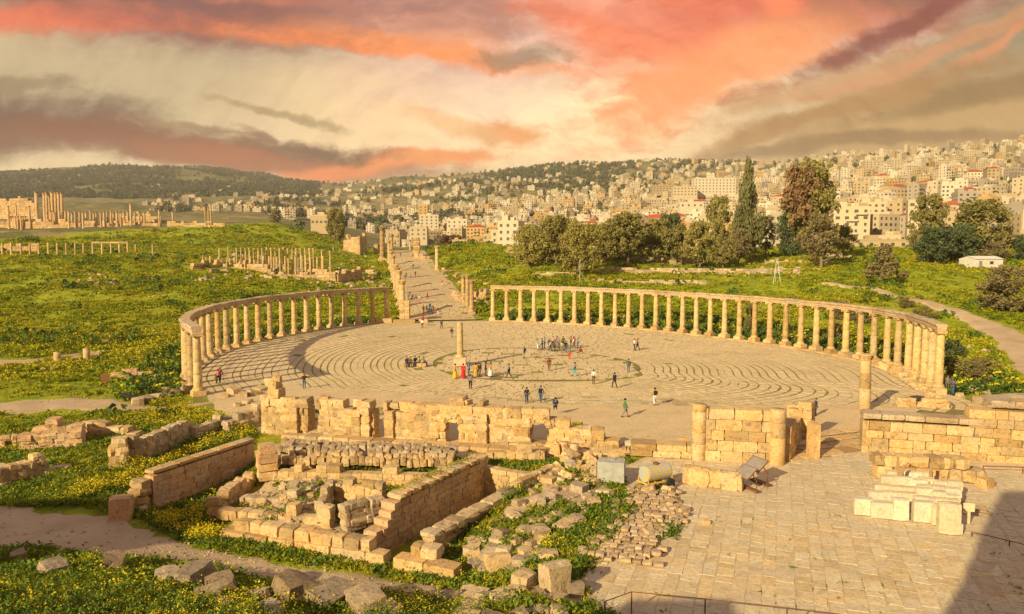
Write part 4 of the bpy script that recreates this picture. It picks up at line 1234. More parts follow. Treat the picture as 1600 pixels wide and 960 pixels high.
# lower walls running from it to the meadow side
def wall_px(label, p0, p1, z0, h, th, course, length, lib, top=None, holes=(), rough=.03, jag=.5, name='ruined_wall', cat='ruined wall', zb=None):
    a = G(p0[0], p0[1], z0); b = G(p1[0], p1[1], z0)
    return seg_wall(name, label, cat, a, b, zb if zb is not None else z0, h, th, course, length, lib, top, holes, rough, jag)
wall_px('rubble wall climbing from the mustard bank to the arcade wall', (352, 682), (425, 668), -0.4, 2.6, 1.2, .5, .7, ROUGH['rubble'], lambda t: .5 + .6 * t)
wall_px('thick rubble wall end with square face beside the mustard', (172, 736), (203, 733), -0.6, 2.3, 1.3, .55, .8, ROUGH['stone'], rough=.04)
wall_px('long rubble wall running up from the square wall end', (203, 733), (298, 690), -0.6, 2.0, .9, .45, .6, ROUGH['rubble'], lambda t: 1.05 - .15 * t, rough=.05, jag=.8)
wall_px('broken low rubble wall in the mustard below the colonnade end', (300, 690), (372, 668), -0.4, 1.3, .9, .45, .65, ROUGH['rubble'], rough=.05, jag=.9)
wall_px('dark stone revetment cut into the bank under the dirt track', (34, 712), (132, 706), -0.8, 2.5, 1.2, .5, .9, ROUGH['stone_red'], lambda t: .72 + .3 * sin(t * pi), rough=.05, jag=.6)
wall_px('sunlit earth and stone bank below the dirt track', (118, 688), (222, 690), -0.5, 1.5, 1.0, .45, .8, ROUGH['stone'], lambda t: 1.1 - .45 * t, rough=.04)
wall_px('jagged rubble wall with round top stones at the dirt path', (-20, 770), (62, 752), -0.9, 1.9, 1.1, .5, .62, ROUGH['stone'], rough=.06, jag=.9)
wall_px('low tumbled end of the jagged rubble wall', (62, 752), (118, 742), -0.9, 1.2, 1.0, .45, .7, ROUGH['rubble'], lambda t: 1.2 - .8 * t, rough=.06, jag=.9)
wall_px('small stone door frame remnant at the meadow edge', (2, 708), (28, 706), -0.7, 1.6, .7, .4, .55, ROUGH['stone_red'], None, [(.3, .75, 0, 1.1)])

# ashlar wall standing alone in front of the trench heap
a = G(232, 740, 1.3); b = G(392, 688, 1.3)
seg_wall('ashlar_wall', 'smooth straight wall of squared pinkish blocks in shade', 'wall', a, b, -1.6, 2.9, 0.75, 0.46, 1.0, ASHLAR['stone_red'], lambda t: 1.0, (), .004, .02)
d = (b - a).normalized(); nn = Vector((-d.y, d.x, 0))
cope = thing('wall_coping', 'thin worn coping stones on the smooth ashlar wall', 'coping', (a.x, a.y, 1.34), atan2(d.y, d.x))
x = 0; Lc = (b - a).length
while x < Lc - .3:
    l = min(rnd.uniform(1.2, 2.2), Lc - x); stone(cope, (x + l / 2, 0, .05), (l * .985, .86, .2), 0, ASHLAR['stone'], .004, 'coping_stone'); x += l
be = thing('wall_buttress', 'ragged lit end face of the smooth ashlar wall', 'buttress', (a.x - d.x * .45, a.y - d.y * .45, -1.6), atan2(d.y, d.x))
for k in range(5): stone(be, (-.12 * (4 - k) * .4, .25, .28 + k * .52), (.85, 1.15 + .15 * (k % 2), .52), 0, ROUGH['stone'], .03)

# the long trench wall, end wall and opposite wall
def seg3(name, label, p, q, z0, h, th, course, length, lib, top=None, rough=.01, jag=.1, cat='wall'):
    return seg_wall(name, label, cat, p, q, z0, h, th, course, length, lib, top, (), rough, jag)
w0 = T0 - TR_N * .5 - TR_DIR * .2; w1 = T1 - TR_N * .5 + TR_DIR * .5
tw = seg3('trench_wall', 'tall straight ashlar wall along the deep trench, in shade', w0, w1, -2.0, 3.0, 1.0, .42, .85, ASHLAR['stone_red'], lambda t: min(1.0, .45 + t * 3.2) if t < .2 else 1.0, .006, .15)
Lt = (w1 - w0).length; x = Lt * .17
while x < Lt - .2:                                           # projecting top course
    l = rnd.uniform(.45, .75); stone(tw, (x + l / 2, -.12, 1.0 + 2.0 + .12), (l * .96, 1.15, .3), 0, ROUGH['stone'], .04, 'top_stone'); x += l
seg3('trench_end_wall', 'sunlit end wall closing the deep trench', T1 - TR_N * .2 + TR_DIR * .35, T1 + TR_N * 5.5 + TR_DIR * .35, -2.0, 2.5, .7, .42, .8, ASHLAR['stone'], None, .012, .3)
rw = seg3('trench_side_wall', 'low wall with big capstones along the open side of the trench', T0 + TR_N * 3.3, T1 + TR_N * 3.7, -2.0, 1.95, .8, .5, 1.0, ROUGH['stone'], None, .02, .2)
x = 0; Lr = (T1 + TR_N * 3.7 - T0 - TR_N * 3.3).length
while x < Lr - .4:
    l = rnd.uniform(.9, 2.0); stone(rw, (x + l / 2, -.1, 2.05), (l * .97, 1.0 + rnd.uniform(-.1, .25), .4), 0, ROUGH['rubble'], .02, 'capstone'); x += l
# stepped front of the heap
wall_px('lower row of long pale blocks above the grass strip', (352, 846), (606, 886), -1.35, .72, .9, .7, 1.7, ASHLAR['stone'], None, (), .012, .05, 'block_row', 'block row')
wall_px('upper row of square golden blocks on the stepped heap', (372, 831), (588, 866), -.75, .85, .8, .85, 1.0, ROUGH['stone'], None, (), .02, .05, 'block_row', 'block row')
wall_px('pale block row at the open corner of the trench', (622, 888), (716, 908), -1.3, .75, .9, .75, 1.8, ASHLAR['stone'], None, (), .012, .05, 'block_row', 'block row')
wall_px('pair of golden square blocks over the trench corner', (646, 868), (690, 874), -.65, .8, .85, .8, 1.05, ROUGH['stone'], None, (), .02, .05, 'block_row', 'block row')
wall_px('third broken row of rounded stones on the heap', (345, 808), (520, 822), -.75, .6, .8, .55, .9, ROUGH['stone'], None, (), .04, .9, 'block_row', 'block row')
wall_px('crumbling row of stones higher on the heap', (380, 785), (490, 792), -.45, .55, .7, .5, .7, ROUGH['rubble'], None, (), .05, 1.0, 'block_row', 'block row')
wall_px('thin curved row of stones at the side of the heap', (335, 806), (392, 762), -.9, 1.0, .8, .5, .7, ROUGH['stone'], None, (), .05, .8, 'block_row', 'block row')
wall_px('back wall of the small sunken niche in the heap', (518, 778), (600, 790), -.2, 1.25, .55, .5, .55, ROUGH['stone'], None, (), .03, .5)
wall_px('side wall of the small sunken niche in the heap', (518, 778), (500, 806), -.2, 1.05, .5, .45, .6, ROUGH['rubble'], None, (), .04, .5)
wall_px('broken corner pile between niche and trench wall', (535, 822), (598, 805), -.3, 1.0, .9, .45, .7, ROUGH['rubble'], None, (), .06, .9)
# pillar stub beside the fallen vault
a = G(418, 745, 0.0)
ps = thing('pillar_stub', 'reddish square pillar stub at the end of the fallen vault', 'pillar', (a.x, a.y, -.2), .45)
for k in range(4): stone(ps, (0, 0, .35 + k * .62), (1.35 - .25 * (k > 2), 1.1, .62), 0, ASHLAR['stone_red'] if k > 1 else ROUGH['stone'], .02)
# fallen vault: rows of wedge stones, back of the heap
vt = thing('vault_ruin', 'back of a fallen vault, parallel rows of small wedge stones', 'vault', G(432, 716, .9))
o0 = G(428, 722, .8); o1 = G(706, 727, .8); q0 = G(440, 691, .8); q1 = G(722, 701, .8)
for k in range(6):
    t = (k + .5) / 6
    A_ = o0.lerp(q0, t); B_ = o1.lerp(q1, t); L_ = (B_ - A_).length; dd = (B_ - A_).normalized(); x = 0
    while x < L_ - .3:
        l = rnd.uniform(.38, .62)
        p = A_ + dd * (x + l / 2) - vt.location
        if not (rnd.random() < .10 and k > 0):
            stone(vt, (p.x + rnd.uniform(-.04, .04), p.y + rnd.uniform(-.12, .12), -.25 + .42 * sin(pi * (t * .8 + .1)) + rnd.uniform(-.10, .10)), (l * .88, .80, .50), atan2(dd.y, dd.x) + .25, ROUGH['rubble'] if k > 1 else ROUGH['stone'], .06, 'voussoir')
        x += l
wall_px('sunlit golden face under the fallen vault', (438, 764), (696, 772), -.6, 1.55, .8, .45, .75, ASHLAR['stone'], None, (), .015, .15, 'ruined_wall', 'ruined wall')
wall_px('pavement edge ledge behind the fallen vault', (480, 688), (900, 716), -.1, .45, 1.1, .42, 1.4, ASHLAR['stone'], None, (), .012, .1, 'ledge', 'ledge')

# ------------------------------------------------------------------ court buildings on the grove side
def drum_pilaster(parent, x, y, r, hs):
    z = 0
    for h in hs:
        ob('drum', MB().lathe([(r * .96, 0), (r, .03), (r * .99, h - .03), (r * .96, h)], 16).mesh('drum', M['stone'], True), parent, (x, y, z)); z += h + .008
a = G(1084, 714); b = G(1222, 722)
bw = seg_wall('gate_wall', 'square ashlar wall block with half columns at both ends', 'wall', a, b, -.1, 4.35, 1.3, .74, 1.5, ASHLAR['stone'], None, (), .006, .1)
La = (b - a).length
drum_pilaster(bw, .35, -.42, .56, (1.3, .9, .5, 1.05, .5))
drum_pilaster(bw, La - .45, -.42, .60, (2.1, 1.1, .95))
a2 = G(1224, 720); b2 = G(1243, 688)
seg_wall('gate_wall', 'dark return wall of the court gate beside the steps', 'wall', a2, b2, -.1, 3.2, .9, .7, 1.3, ASHLAR['stone'], lambda t: 1.0 - .35 * t)
seg_wall('gate_pier', 'short gate pier facing the plaza', 'pier', G(1232, 682), G(1270, 688), -.05, 2.75, 1.0, .6, 1.1, ASHLAR['stone'])
tag(stone(None, G(1271, 687, 1.3), (.45, 1.3, 2.7), 0.1, ASHLAR['stone'], .005, 'door_jamb'), 'upright door jamb slab at the court gate', 'jamb')
gl = G(1196, 640, 0.1); 
seg_wall('gate_pier', 'low block stack behind the gate pier toward the plaza', 'pier', G(1226, 655), G(1262, 657), -.05, 1.5, .9, .5, .9, ROUGH['stone'])
a = G(1344, 702); b = G(1640, 724)
def long_top(t):
    px = 1344 + 296 * t
    return 1.0 if px < 1520 else 1.55
lw = seg_wall('court_wall', 'long golden ashlar wall closing the court below the single column', 'wall', a, b, -.15, 2.8, 1.3, .66, 1.3, ASHLAR['stone'], long_top, (), .008, .1)
Ll = (b - a).length; x = 0
while x < Ll - .5:
    l = rnd.uniform(1.3, 2.4); t = (x + l / 2) / Ll
    stone(lw, (x + l / 2, .1, 2.8 * long_top(t) + .2), (l * .985, 1.7, .42), 0, ASHLAR['entab'], .008, 'capstone'); x += l
wall_px('two course wall of big rounded blocks in front of the court wall', (1362, 744), (1536, 752), 0, 1.55, 1.3, .74, 1.05, ROUGH['stone'], lambda t: 1 if t < .9 else .6, (), .02, .05)
wall_px('low terrace step between court and plaza strip', (985, 708), (1080, 713), 0, .95, 1.6, .5, 1.6, ASHLAR['slab'] if 'slab' in ASHLAR else ASHLAR['stone'], None, (), .008, .02, 'terrace_step', 'step')
# stair treads down from the plaza strip
for k in range(4):
    p0 = G(1228, 718 - k * 10); p1 = G(1342, 700 - k * 9)
    st = thing('stair_tread', ('widest lowest tread of the court steps', 'second tread of the court steps', 'third tread of the court steps', 'top tread of the court steps')[k], 'step', (p0.x, p0.y, 0.0), atan2(p1.y - p0.y, p1.x - p0.x))
    L_ = (p1 - p0).length; x = 0
    while x < L_ - .3:
        l = min(rnd.uniform(1.2, 2.4), L_ - x); stone(st, (x + l / 2, 0, .02 + .05 * k), (l * .985, 1.2, .12), 0, ASHLAR['stone'], .004, 'tread_stone'); x += l
# column beside the gate, rubble foot of the long colonnade
def loose(name, label, cat, group, spots, lib, tilt=.25, sink=.2):
    for px, py, s in spots:
        z = 0.0
        p = T(px, py, 14) if py > 0 else Vector()
        sx = s * rnd.uniform(.8, 1.3); sy = s * rnd.uniform(.75, 1.2); sz = s * rnd.uniform(.55, .85)
        tag(stone(None, (p.x, p.y, p.z + sz * (.5 - sink)), (sx, sy, sz), rnd.uniform(0, 3), lib, tilt, name), label, cat, group)
sp = []
for k in range(46):
    t = rnd.random(); px = 1358 + 120 * t; py = 556 + 76 * t ** 1.5 + rnd.uniform(2, 16)
    sp.append((px, py, rnd.uniform(.5, 1.15)))
loose('fallen_stone', 'rough fallen stone in the heap at the foot of the long colonnade end', 'stone', 'fallen stones at the foot of the long colonnade end', sp, ROUGH['stone'], .3)
loose('boulder', 'pale boulder beside the dirt track below the mustard meadow', 'boulder', 'pale boulders by the dirt track', [(1530, 606, 1.3), (1546, 603, 1.0), (1523, 614, 1.1), (1560, 612, .8), (1500, 622, .7), (1512, 598, .6), (1540, 618, .9), (1590, 628, 1.3), (1575, 634, 1.0), (1500, 575, .8), (1540, 552, .9), (1515, 545, .7)], ROUGH['rubble'])
wall_px('low kerb row of blocks by the court wall corner', (1400, 634), (1480, 636), 0, .8, .9, .45, .9, ROUGH['stone'], None, (), .04, .6, 'block_row', 'block row')
wall_px('upper terrace course behind the court wall', (1525, 655), (1640, 648), 0.0, 1.9, 1.2, .7, 1.4, ASHLAR['entab'], None, (), .01, .1, 'terrace_wall', 'wall')
# loose masonry in the ruin field between trench and stockpile
reg = [(700, 880), (765, 830), (800, 790), (850, 750), (905, 728), (960, 770), (925, 800), (880, 850), (840, 895), (760, 900)]
sp = []
while len(sp) < 50:
    px = rnd.uniform(690, 965); py = rnd.uniform(725, 900)
    if sdf(reg, np.array([px]), np.array([py]))[0] < 0 and all(hypot(px - q[0], (py - q[1]) * 1.4) > 15 for q in sp): sp.append((px, py, rnd.uniform(.45, 1.1)))
loose('fallen_block', 'weathered fallen block lying in grass beside the trench', 'stone block', 'fallen blocks in the grass beside the trench', sp, ROUGH['rubble'], .09, .32)
sp = [(rnd.uniform(862, 965), rnd.uniform(706, 752), rnd.uniform(.5, 1.0)) for _ in range(34)]
loose('fallen_block', 'golden fallen block piled by the arcade doorway and column drums', 'stone block', 'fallen blocks by the column drums', sp, ROUGH['stone'], .3, .1)
sp = [(rnd.uniform(360, 560), rnd.uniform(772, 832), rnd.uniform(.28, .55)) for _ in range(40)]
loose('rubble_stone', 'small rubble stone on the stepped heap', 'stone', 'rubble on the stepped heap', sp, ROUGH['stone'], .3, .25)
sp = [(rnd.uniform(430, 505), rnd.uniform(724, 768), rnd.uniform(.4, .7)) for _ in range(24)]
loose('rubble_stone', 'tumbled stone below the fallen vault', 'stone', 'tumbled stones below the fallen vault', sp, ROUGH['rubble'], .35, .05)
wall_px('row of round cobbles edging the ruin field', (802, 768), (862, 738), 0, .55, .6, .5, .55, ROUGH['stone'], None, (), .04, .3, 'block_row', 'block row')
wall_px('row of dressed blocks between trailer and sign boards', (1068, 752), (1160, 766), 0, 1.25, .9, 1.15, .95, ROUGH['stone'], lambda t: .95 - .1 * sin(9 * t), (), .03, .2, 'block_row', 'block row')
wall_px('row of stones along the trench head below the arcade', (760, 722), (850, 722), 0.0, .9, .9, .8, .8, ROUGH['stone'], None, (), .04, .4, 'block_row', 'block row')
# single marked stones
def single(name, label, cat, px, py, size, rz, lib, z=None, tilt=.02):
    p = T(px, py, 14)
    return tag(stone(None, (p.x, p.y, p.z + size[2] * .46), size, rz, lib, tilt, name), label, cat)
single('stone_block', 'upright cut block standing beside the end of the smooth ashlar wall', 'stone block', 190, 810, (1.25, 1.1, 1.45), .3, ASHLAR['stone_red'])
single('stone_block', 'big tilted block at the edge of the court paving', 'stone block', 868, 928, (1.25, 1.0, 1.55), .55, ROUGH['rubble'], None, .05)
single('boulder', 'rounded pale boulder beside the big tilted block', 'boulder', 820, 918, (1.1, .95, .8), .9, ROUGH['rubble'])
single('boulder', 'small dark boulder behind the big tilted block', 'boulder', 898, 932, (.8, .7, .7), .2, ROUGH['boulder'])
single('stone_block', 'square golden block alone in the grass by the trench corner', 'stone block', 778, 893, (1.25, 1.0, .95), .25, ROUGH['stone'])
single('stone_block', 'clean white squared block at the arcade wall end', 'stone block', 986, 704, (1.15, .8, .75), .1, ASHLAR['stone_pale'])
single('stone_block', 'golden block alone on the paving near the timber props', 'stone block', 1540, 762, (1.1, .8, .7), .5, ROUGH['stone'])
single('stone_block', 'leaning slab against the terrace step', 'stone block', 1067, 708, (.6, .5, 1.3), .2, ROUGH['stone'], None, .12)
single('stone_block', 'little yellow stone lying on the open paving', 'stone', 1103, 820, (.42, .36, .3), .2, ROUGH['stone'])
for k, (px, py, h, r) in enumerate(((881, 716, 1.3, .36), (897, 716, 1.15, .36), (889, 703, 1.5, .40))):
    p = T(px, py, 14)
    tag(ob('column_drum', MB().lathe([(r * .95, 0), (r, .05), (r * .98, h - .05), (r * .93, h)], 16).mesh('column_drum', M['stone_red'] if k < 2 else M['stone'], True), None, (p.x, p.y, p.z - .05)), ('reddish upright drum, one of three below the arcade doorway', 'shorter pale drum beside two others below the arcade doorway', 'tallest golden drum behind two others below the arcade doorway')[k], 'column drum')
p = T(870, 718, 14)
tag(stone(None, (p.x, p.y, p.z + .55), (.45, .4, 1.3), .2, ROUGH['stone'], .2, 'stone_block'), 'leaning narrow block beside the upright drums', 'stone block')
for k, (px, py, h) in enumerate(((90, 568, 1.5), (136, 566, 1.9))):
    p = T(px, py, 14)
    tag(ob('column_stump', MB().lathe([(.45, -.2), (.46, .1), (.44, h * .6), (.43, h)], 14).mesh('column_stump', M['column'], True), None, p), ('shorter column stump standing on the meadow', 'taller column stump beside a fallen slab on the meadow')[k], 'column stump')
loose('fallen_block', 'fallen slab near the column stumps on the meadow', 'stone block', 'fallen slabs near the column stumps', [(148, 560, 1.3), (154, 556, 1.0), (120, 565, 1.0), (70, 580, .8), (86, 579, .8), (166, 538, 1.0)], ROUGH['rubble'])
wall_px('low rubble foundation in the grass below the meadow colonnade', (172, 594), (250, 592), .1, .8, .8, .4, .8, ROUGH['stone_red'], None, (), .05, .8)
loose('boulder', 'low boulder on the edge of the mustard patch by the meadow colonnade end', 'boulder', 'boulders around the meadow colonnade end', [(216, 633, 1.1), (228, 629, 1.2), (243, 625, 1.3), (257, 622, 1.0), (272, 618, 1.1), (286, 614, 1.2), (256, 612, 1.0), (350, 622, 1.0), (366, 616, 1.2), (380, 622, 1.1), (395, 618, 1.3), (408, 612, 1.2), (388, 632, .9), (372, 636, .8)], ROUGH['rubble'], .1)
sp = [(rnd.uniform(120, 185), rnd.uniform(428, 448), rnd.uniform(.6, 1.4)) for _ in range(22)] + [(rnd.uniform(300, 340), rnd.uniform(430, 442), rnd.uniform(.6, 1.3)) for _ in range(16)] + [(rnd.uniform(480, 560), rnd.uniform(440, 465), rnd.uniform(.6, 1.5)) for _ in range(26)] + [(rnd.uniform(545, 615), rnd.uniform(425, 450), rnd.uniform(.7, 1.6)) for _ in range(30)] + [(rnd.uniform(330, 590), rnd.uniform(396, 440), rnd.uniform(.8, 2.2)) for _ in range(90)]
loose('field_stone', 'rough field stone scattered on the meadow slope', 'stone', 'field stones on the meadow slope', sp, ROUGH['rubble'], .2)
sp = [(rnd.uniform(780, 1330), 0, rnd.uniform(.5, 1.1)) for _ in range(46)]
sp = [(px, float(np.interp(px, [q[0] for q in RIGHT], [q[1] for q in RIGHT])) - rnd.uniform(5, 14), s) for px, _, s in sp]
loose('field_stone', 'rough field stone lying behind the long colonnade', 'stone', 'field stones behind the long colonnade', sp, ROUGH['rubble'], .2)
sp = [(rnd.uniform(690, 760), rnd.uniform(440, 478), rnd.uniform(.6, 1.5)) for _ in range(26)] + [(rnd.uniform(672, 720), rnd.uniform(424, 445), rnd.uniform(.7, 1.5)) for _ in range(20)]
loose('field_stone', 'tumbled street block on the bank beside the street', 'stone', 'tumbled blocks beside the street', sp, ROUGH['stone'], .2)
# dark boulders on the near bank
loose('boulder', 'grey brown boulder edging the trodden path', 'boulder', 'boulders edging the trodden path', [(84, 902, 1.1), (178, 896, 1.2), (262, 918, 1.1), (300, 920, 1.5), (345, 930, 1.25), (325, 942, .9), (398, 946, 1.0), (460, 950, 1.65), (515, 953, 1.75), (573, 956, 1.35), (420, 962, .8), (350, 955, .7), (30, 880, .8), (610, 968, .9), (690, 945, .8), (640, 950, .7)], ROUGH['boulder'], .12, .02)
sp = [(rnd.uniform(720, 900), rnd.uniform(930, 985), rnd.uniform(.4, 1.1)) for _ in range(26)]
loose('rock', 'flat pale rock in the stony mound by the railing', 'rock', 'rocks of the stony mound by the railing', sp, ROUGH['rubble'], .12, .3)

# stockpile of small squared stones, laid out in rows
o_ = G(893, 872); eu = (G(1010, 885) - o_).normalized(); ev = (G(985, 765) - o_).normalized()
Lu = (G(1010, 885) - o_).length; Lv = (G(985, 765) - o_).length
nr = 24
for k in range(nr):
    x = rnd.uniform(-.2, .2) + .3 * sin(k * .7); xe = Lu * (1 + .12 * sin(k * .5 + 1)) - (0.5 if k > 15 else 0)
    while x < xe:
        l = rnd.uniform(.36, .58)
        p = o_ + eu * (x + l / 2) + ev * (Lv * (k + .5) / nr + rnd.uniform(-.05, .05))
        lvl = 2 if k < 1 else 1
        if rnd.random() > .04:
            h = rnd.uniform(.13, .21)
            tag(stone(None, (p.x, p.y, h / 2 + .02 + (.12 if rnd.random() < .12 else 0)), (l * .93, Lv / nr * rnd.uniform(.75, .95), h), atan2(eu.y, eu.x), ROUGH['cobble'], .04, 'squared_stone'), 'small tan squared stone laid out in the close rows of the stockpile', 'stone', 'stockpile of small squared stones')
        x += l
loose('rubble_stone', 'loose brown stone at the edge of the small stone stockpile', 'stone', 'loose stones around the stockpile', [(rnd.uniform(1030, 1075), rnd.uniform(782, 820), rnd.uniform(.35, .6)) for _ in range(14)] + [(rnd.uniform(995, 1050), rnd.uniform(750, 775), rnd.uniform(.4, .8)) for _ in range(12)] + [(rnd.uniform(1000, 1030), rnd.uniform(832, 865), rnd.uniform(.35, .6)) for _ in range(8)], ROUGH['cobble'], .2)
# new white blocks
wg = 'new white limestone blocks stacked on the court'
def white(px, py, w, dpt, h, z=0.0, rz=-.22):
    p = G(px, py)
    c = p + Vector((-sin(rz), cos(rz), 0)) * dpt / 2
    tag(stone(None, (c.x, c.y, z + h / 2), (w, dpt, h), rz, ASHLAR['stone_pale'], .006, 'cut_block'), 'freshly cut white block in the stack on the court', 'stone block', wg)
for px, py, w, h in ((1350, 806, 1.05, 1.0), (1378, 811, 1.2, .95), (1408, 814, .85, 1.25)):
    white(px, py, w, .62, h)
for r_ in range(1, 5):
    for c_ in range(3):
        white(1362 + c_ * 24 + r_ * 9, 806 - r_ * 11 + c_ * 2, .98, .55, .95 + .05 * r_ + rnd.uniform(-.1, .1))
for px, py, w, h in ((1444, 817, 1.15, 1.2), (1468, 822, .75, 1.15), (1484, 836, 1.15, 1.75), (1499, 836, .35, .6)):
    white(px, py, w, .6, h)
for r_ in range(1, 5):
    for c_ in range(3):
        white(1440 + c_ * 22 + r_ * 2, 815 - r_ * 10 + c_ * 3, .9, .55, 1.15 + rnd.uniform(-.12, .12))
for k, (px, py, hh, lean) in enumerate(((1398, 772, 2.0, .28), (1406, 770, 2.1, -.1), (1452, 768, 1.9, 0.03))):
    p = G(px, py)
    tag(ob('timber_prop', bevelled(MB().box(-.09, .09, -.06, .06, 0, hh).mesh('timber_prop', M['wood']), .01), None, p, (0, lean, 0)), ('slanting timber prop behind the white blocks', 'upright dark timber prop behind the white blocks', 'pale lone timber post behind the white blocks')[k], 'timber post')
p = G(1513, 818)
sg = thing('small_sign', 'small pale blank board on a post beside the white blocks', 'sign', p, -.2)
ob('post', MB().box(-.07, .07, -.05, .05, 0, .75).mesh('post', M['stone_pale']), sg); ob('board', bevelled(MB().box(-.3, .3, -.06, .06, .7, 1.2).mesh('board', M['stone_pale']), .02), sg)
for k in range(6):
    p = G(1500 + k * 6, 790 + (k % 3) * 6)
    tag(ob('timber_offcut', MB().box(-.7, .7, -.05, .05, 0, .08).mesh('timber_offcut', M['wood']), None, (p.x, p.y, .03 + .02 * k), (0, .06, rnd.uniform(-1.2, -.4))), 'loose timber offcut lying by the white blocks', 'timber', 'timber offcuts by the white blocks')

# ------------------------------------------------------------------ things left standing in the court
p = G(955, 753)
bx = thing('metal_tank', 'grey galvanised metal box tank on the ruin paving', 'tank', p, -.22)
ob('body', bevelled(MB().box(-.92, .92, -.6, .6, .12, 1.5).mesh('body', M['steel']), .02), bx)
ob('base_frame', MB().box(-.94, .94, -.62, .62, 0, .1).mesh('base_frame', M['dark_metal']), bx)
ob('lid', MB().lathe([(.2, 1.5), (.2, 1.56), (.17, 1.58)], 12, c=(0.1, 0.1, 0)).mesh('lid', M['steel']), bx)
for sx in (-.935, .935):
    ob('corner_angle', MB().box(sx - .02, sx + .02, -.615, -.57, .1, 1.51).mesh('corner_angle', M['dark_metal']), bx)
ob('valve', MB().lathe([(.06, 0), (.06, .12), (.03, .16)], 8, mtx=Matrix.Translation((.93, -.2, .45)) @ Matrix.Rotation(pi / 2, 4, 'Y')).mesh('valve', M['rust']), bx)

def stripe_fn(n):
    p = n.xyz(n.new('ShaderNodeTexCoord').outputs['Object'])
    k = n.m('FRACT', n.mul(n.add(n.mul(p[0], 1.0), n.mul(p[2], .55)), 2.6))
    st = n.mul(n.step(k, .42, .5), n.step(n.noise(n.new('ShaderNodeTexCoord').outputs['Object'], 4, 4), .4, .5))
    st = n.mul(st, n.step(n.sub(0, p[1]), .08, .16))
    return n.mix(st, (.42, .42, .38), (.62, .42, .08)), None, 0
M['stripes'] = mat('striped_tank_paint', stripe_fn, .55, .4)
p = G(1024, 762)
tr = thing('water_trailer', 'small water tank trailer with faded yellow stripes', 'trailer', p, .5)
mt = Matrix.Translation((0, 0, 1.05)) @ Matrix.Rotation(pi / 2, 4, 'Y')
tk = ob('tank', MB().lathe([(.05, -1.02), (.52, -1.0), (.56, -.9), (.56, .9), (.52, 1.0), (.05, 1.02)], 20, mtx=mt).mesh('tank', M['stripes'], False), tr)
ob('filler_cap', MB().lathe([(.2, 1.58), (.2, 1.70), (.16, 1.73)], 12).mesh('filler_cap', M['rust']), tk)
fr = MB()
for y in (-.5, .5): fr.box(-1.15, 1.1, y - .04, y + .04, .46, .56)
for x in (-1.1, -.3, .4, 1.05): fr.box(x - .04, x + .04, -.46, .46, .47, .55)
for x in (-1.0, 1.0):
    for y in (-.5, .5): fr.box(x - .03, x + .03, y - .03, y + .03, .56, .85)
ob('chassis', fr.mesh('chassis', M['steel_yellow']), tr)
for x, y in ((-1.05, -.5), (-1.05, .5)): ob('stand_leg', MB().box(x - .03, x + .03, y - .03, y + .03, 0, .455).mesh('stand_leg', M['steel_yellow']), tr)
for y in (-.66, .66):
    wm = Matrix.Translation((.72, y, .36)) @ Matrix.Rotation(pi / 2, 4, 'X')
    w = ob('wheel', MB().lathe([(.20, -.08), (.34, -.09), (.36, -.04), (.36, .04), (.34, .09), (.20, .08)], 18, mtx=wm).mesh('wheel', M['rubber']), tr)
    ob('rim', MB().lathe([(.03, -.07), (.19, -.06), (.19, .06), (.03, .07)], 12, mtx=wm).mesh('rim', M['steel']), w)
ob('drawbar', MB().tube([(1.1, -.35, .5), (2.0, 0, .42), (1.1, .35, .5)], .035, 6).mesh('drawbar', M['steel_yellow']), tr)

def info_board(px, py, label, rz, s=1.0):
    p = G(px, py)
    t = thing('info_board', label, 'sign', p, rz); t.scale = (s,) * 3
    mt = Matrix.Translation((0, .1, 1.25)) @ Matrix.Rotation(radians(-38), 4, 'X')
    pn = ob('panel', MB().box(-.62, .62, -.48, .48, -.02, .02, mtx=mt).mesh('panel', M['board']), t)
    f = MB()
    for q in ((-.66, .66, -.52, -.481), (-.66, .66, .481, .52), (-.66, -.621, -.48, .48), (.621, .66, -.48, .48)): f.box(*q, -.035, .035, mtx=mt)
    ob('frame', f.mesh('frame', M['rust']), pn)
    for x in (-.6, .6):
        ob('leg', MB().tube([(x, -.35, 0), (x, -.30, .75), (x, .05, 1.2)], .035, 6).mesh('leg', M['rust']), t)
    ob('foot_plate', MB().box(-.75, .75, -.55, -.15, 0, .10).mesh('foot_plate', M['rust']), t)
info_board(1166, 766, 'front slanted information board with rusty frame', 2.0)
info_board(1182, 756, 'rear slanted information board of the pair, rusty frame', 2.0, 1.1)
def railing(name, label, pts, h, post=True, r=.02, mid=False):
    t = thing(name, label, 'railing', pts[0])
    o0 = Vector(pts[0])
    P = [Vector(q) - o0 for q in pts]
    ob('rail', MB().tube([q + Vector((0, 0, h)) for q in P], r, 6).mesh('rail', M['rust']), t)
    if mid: ob('rail', MB().tube([q + Vector((0, 0, h * .5)) for q in P], r, 6).mesh('rail', M['rust']), t)
    if post:
        for q in P: ob('post', MB().box(q.x - .025, q.x + .025, q.y - .025, q.y + .025, q.z - .2, q.z + h).mesh('post', M['rust']), t)
def rp(px, py, Y, h):
    q = D(px, py, Y); return Vector((q.x, q.y, q.z - h))
railing('railing', 'thin rusty hand railing at the edge of the stony mound', [rp(945, 940, 29.5, 1.05), rp(987, 925, 31, 1.05), rp(1102, 936, 30, 1.05), rp(1230, 950, 29, 1.05), rp(1330, 962, 28.3, 1.05)], 1.05)
q0 = G(1536, 738); q1 = G(1660, 742)
railing('railing', 'low red pipe rail in front of the long court wall', [q0, q0.lerp(q1, .5), q1], .45, True, .04)
q0 = G(1518, 838); q1 = G(1640, 868)
railing('railing', 'thin low rusty bar across the shaded paving', [q0, q0.lerp(q1, .5), q1], .25, True, .025)
p = G(1518, 630)
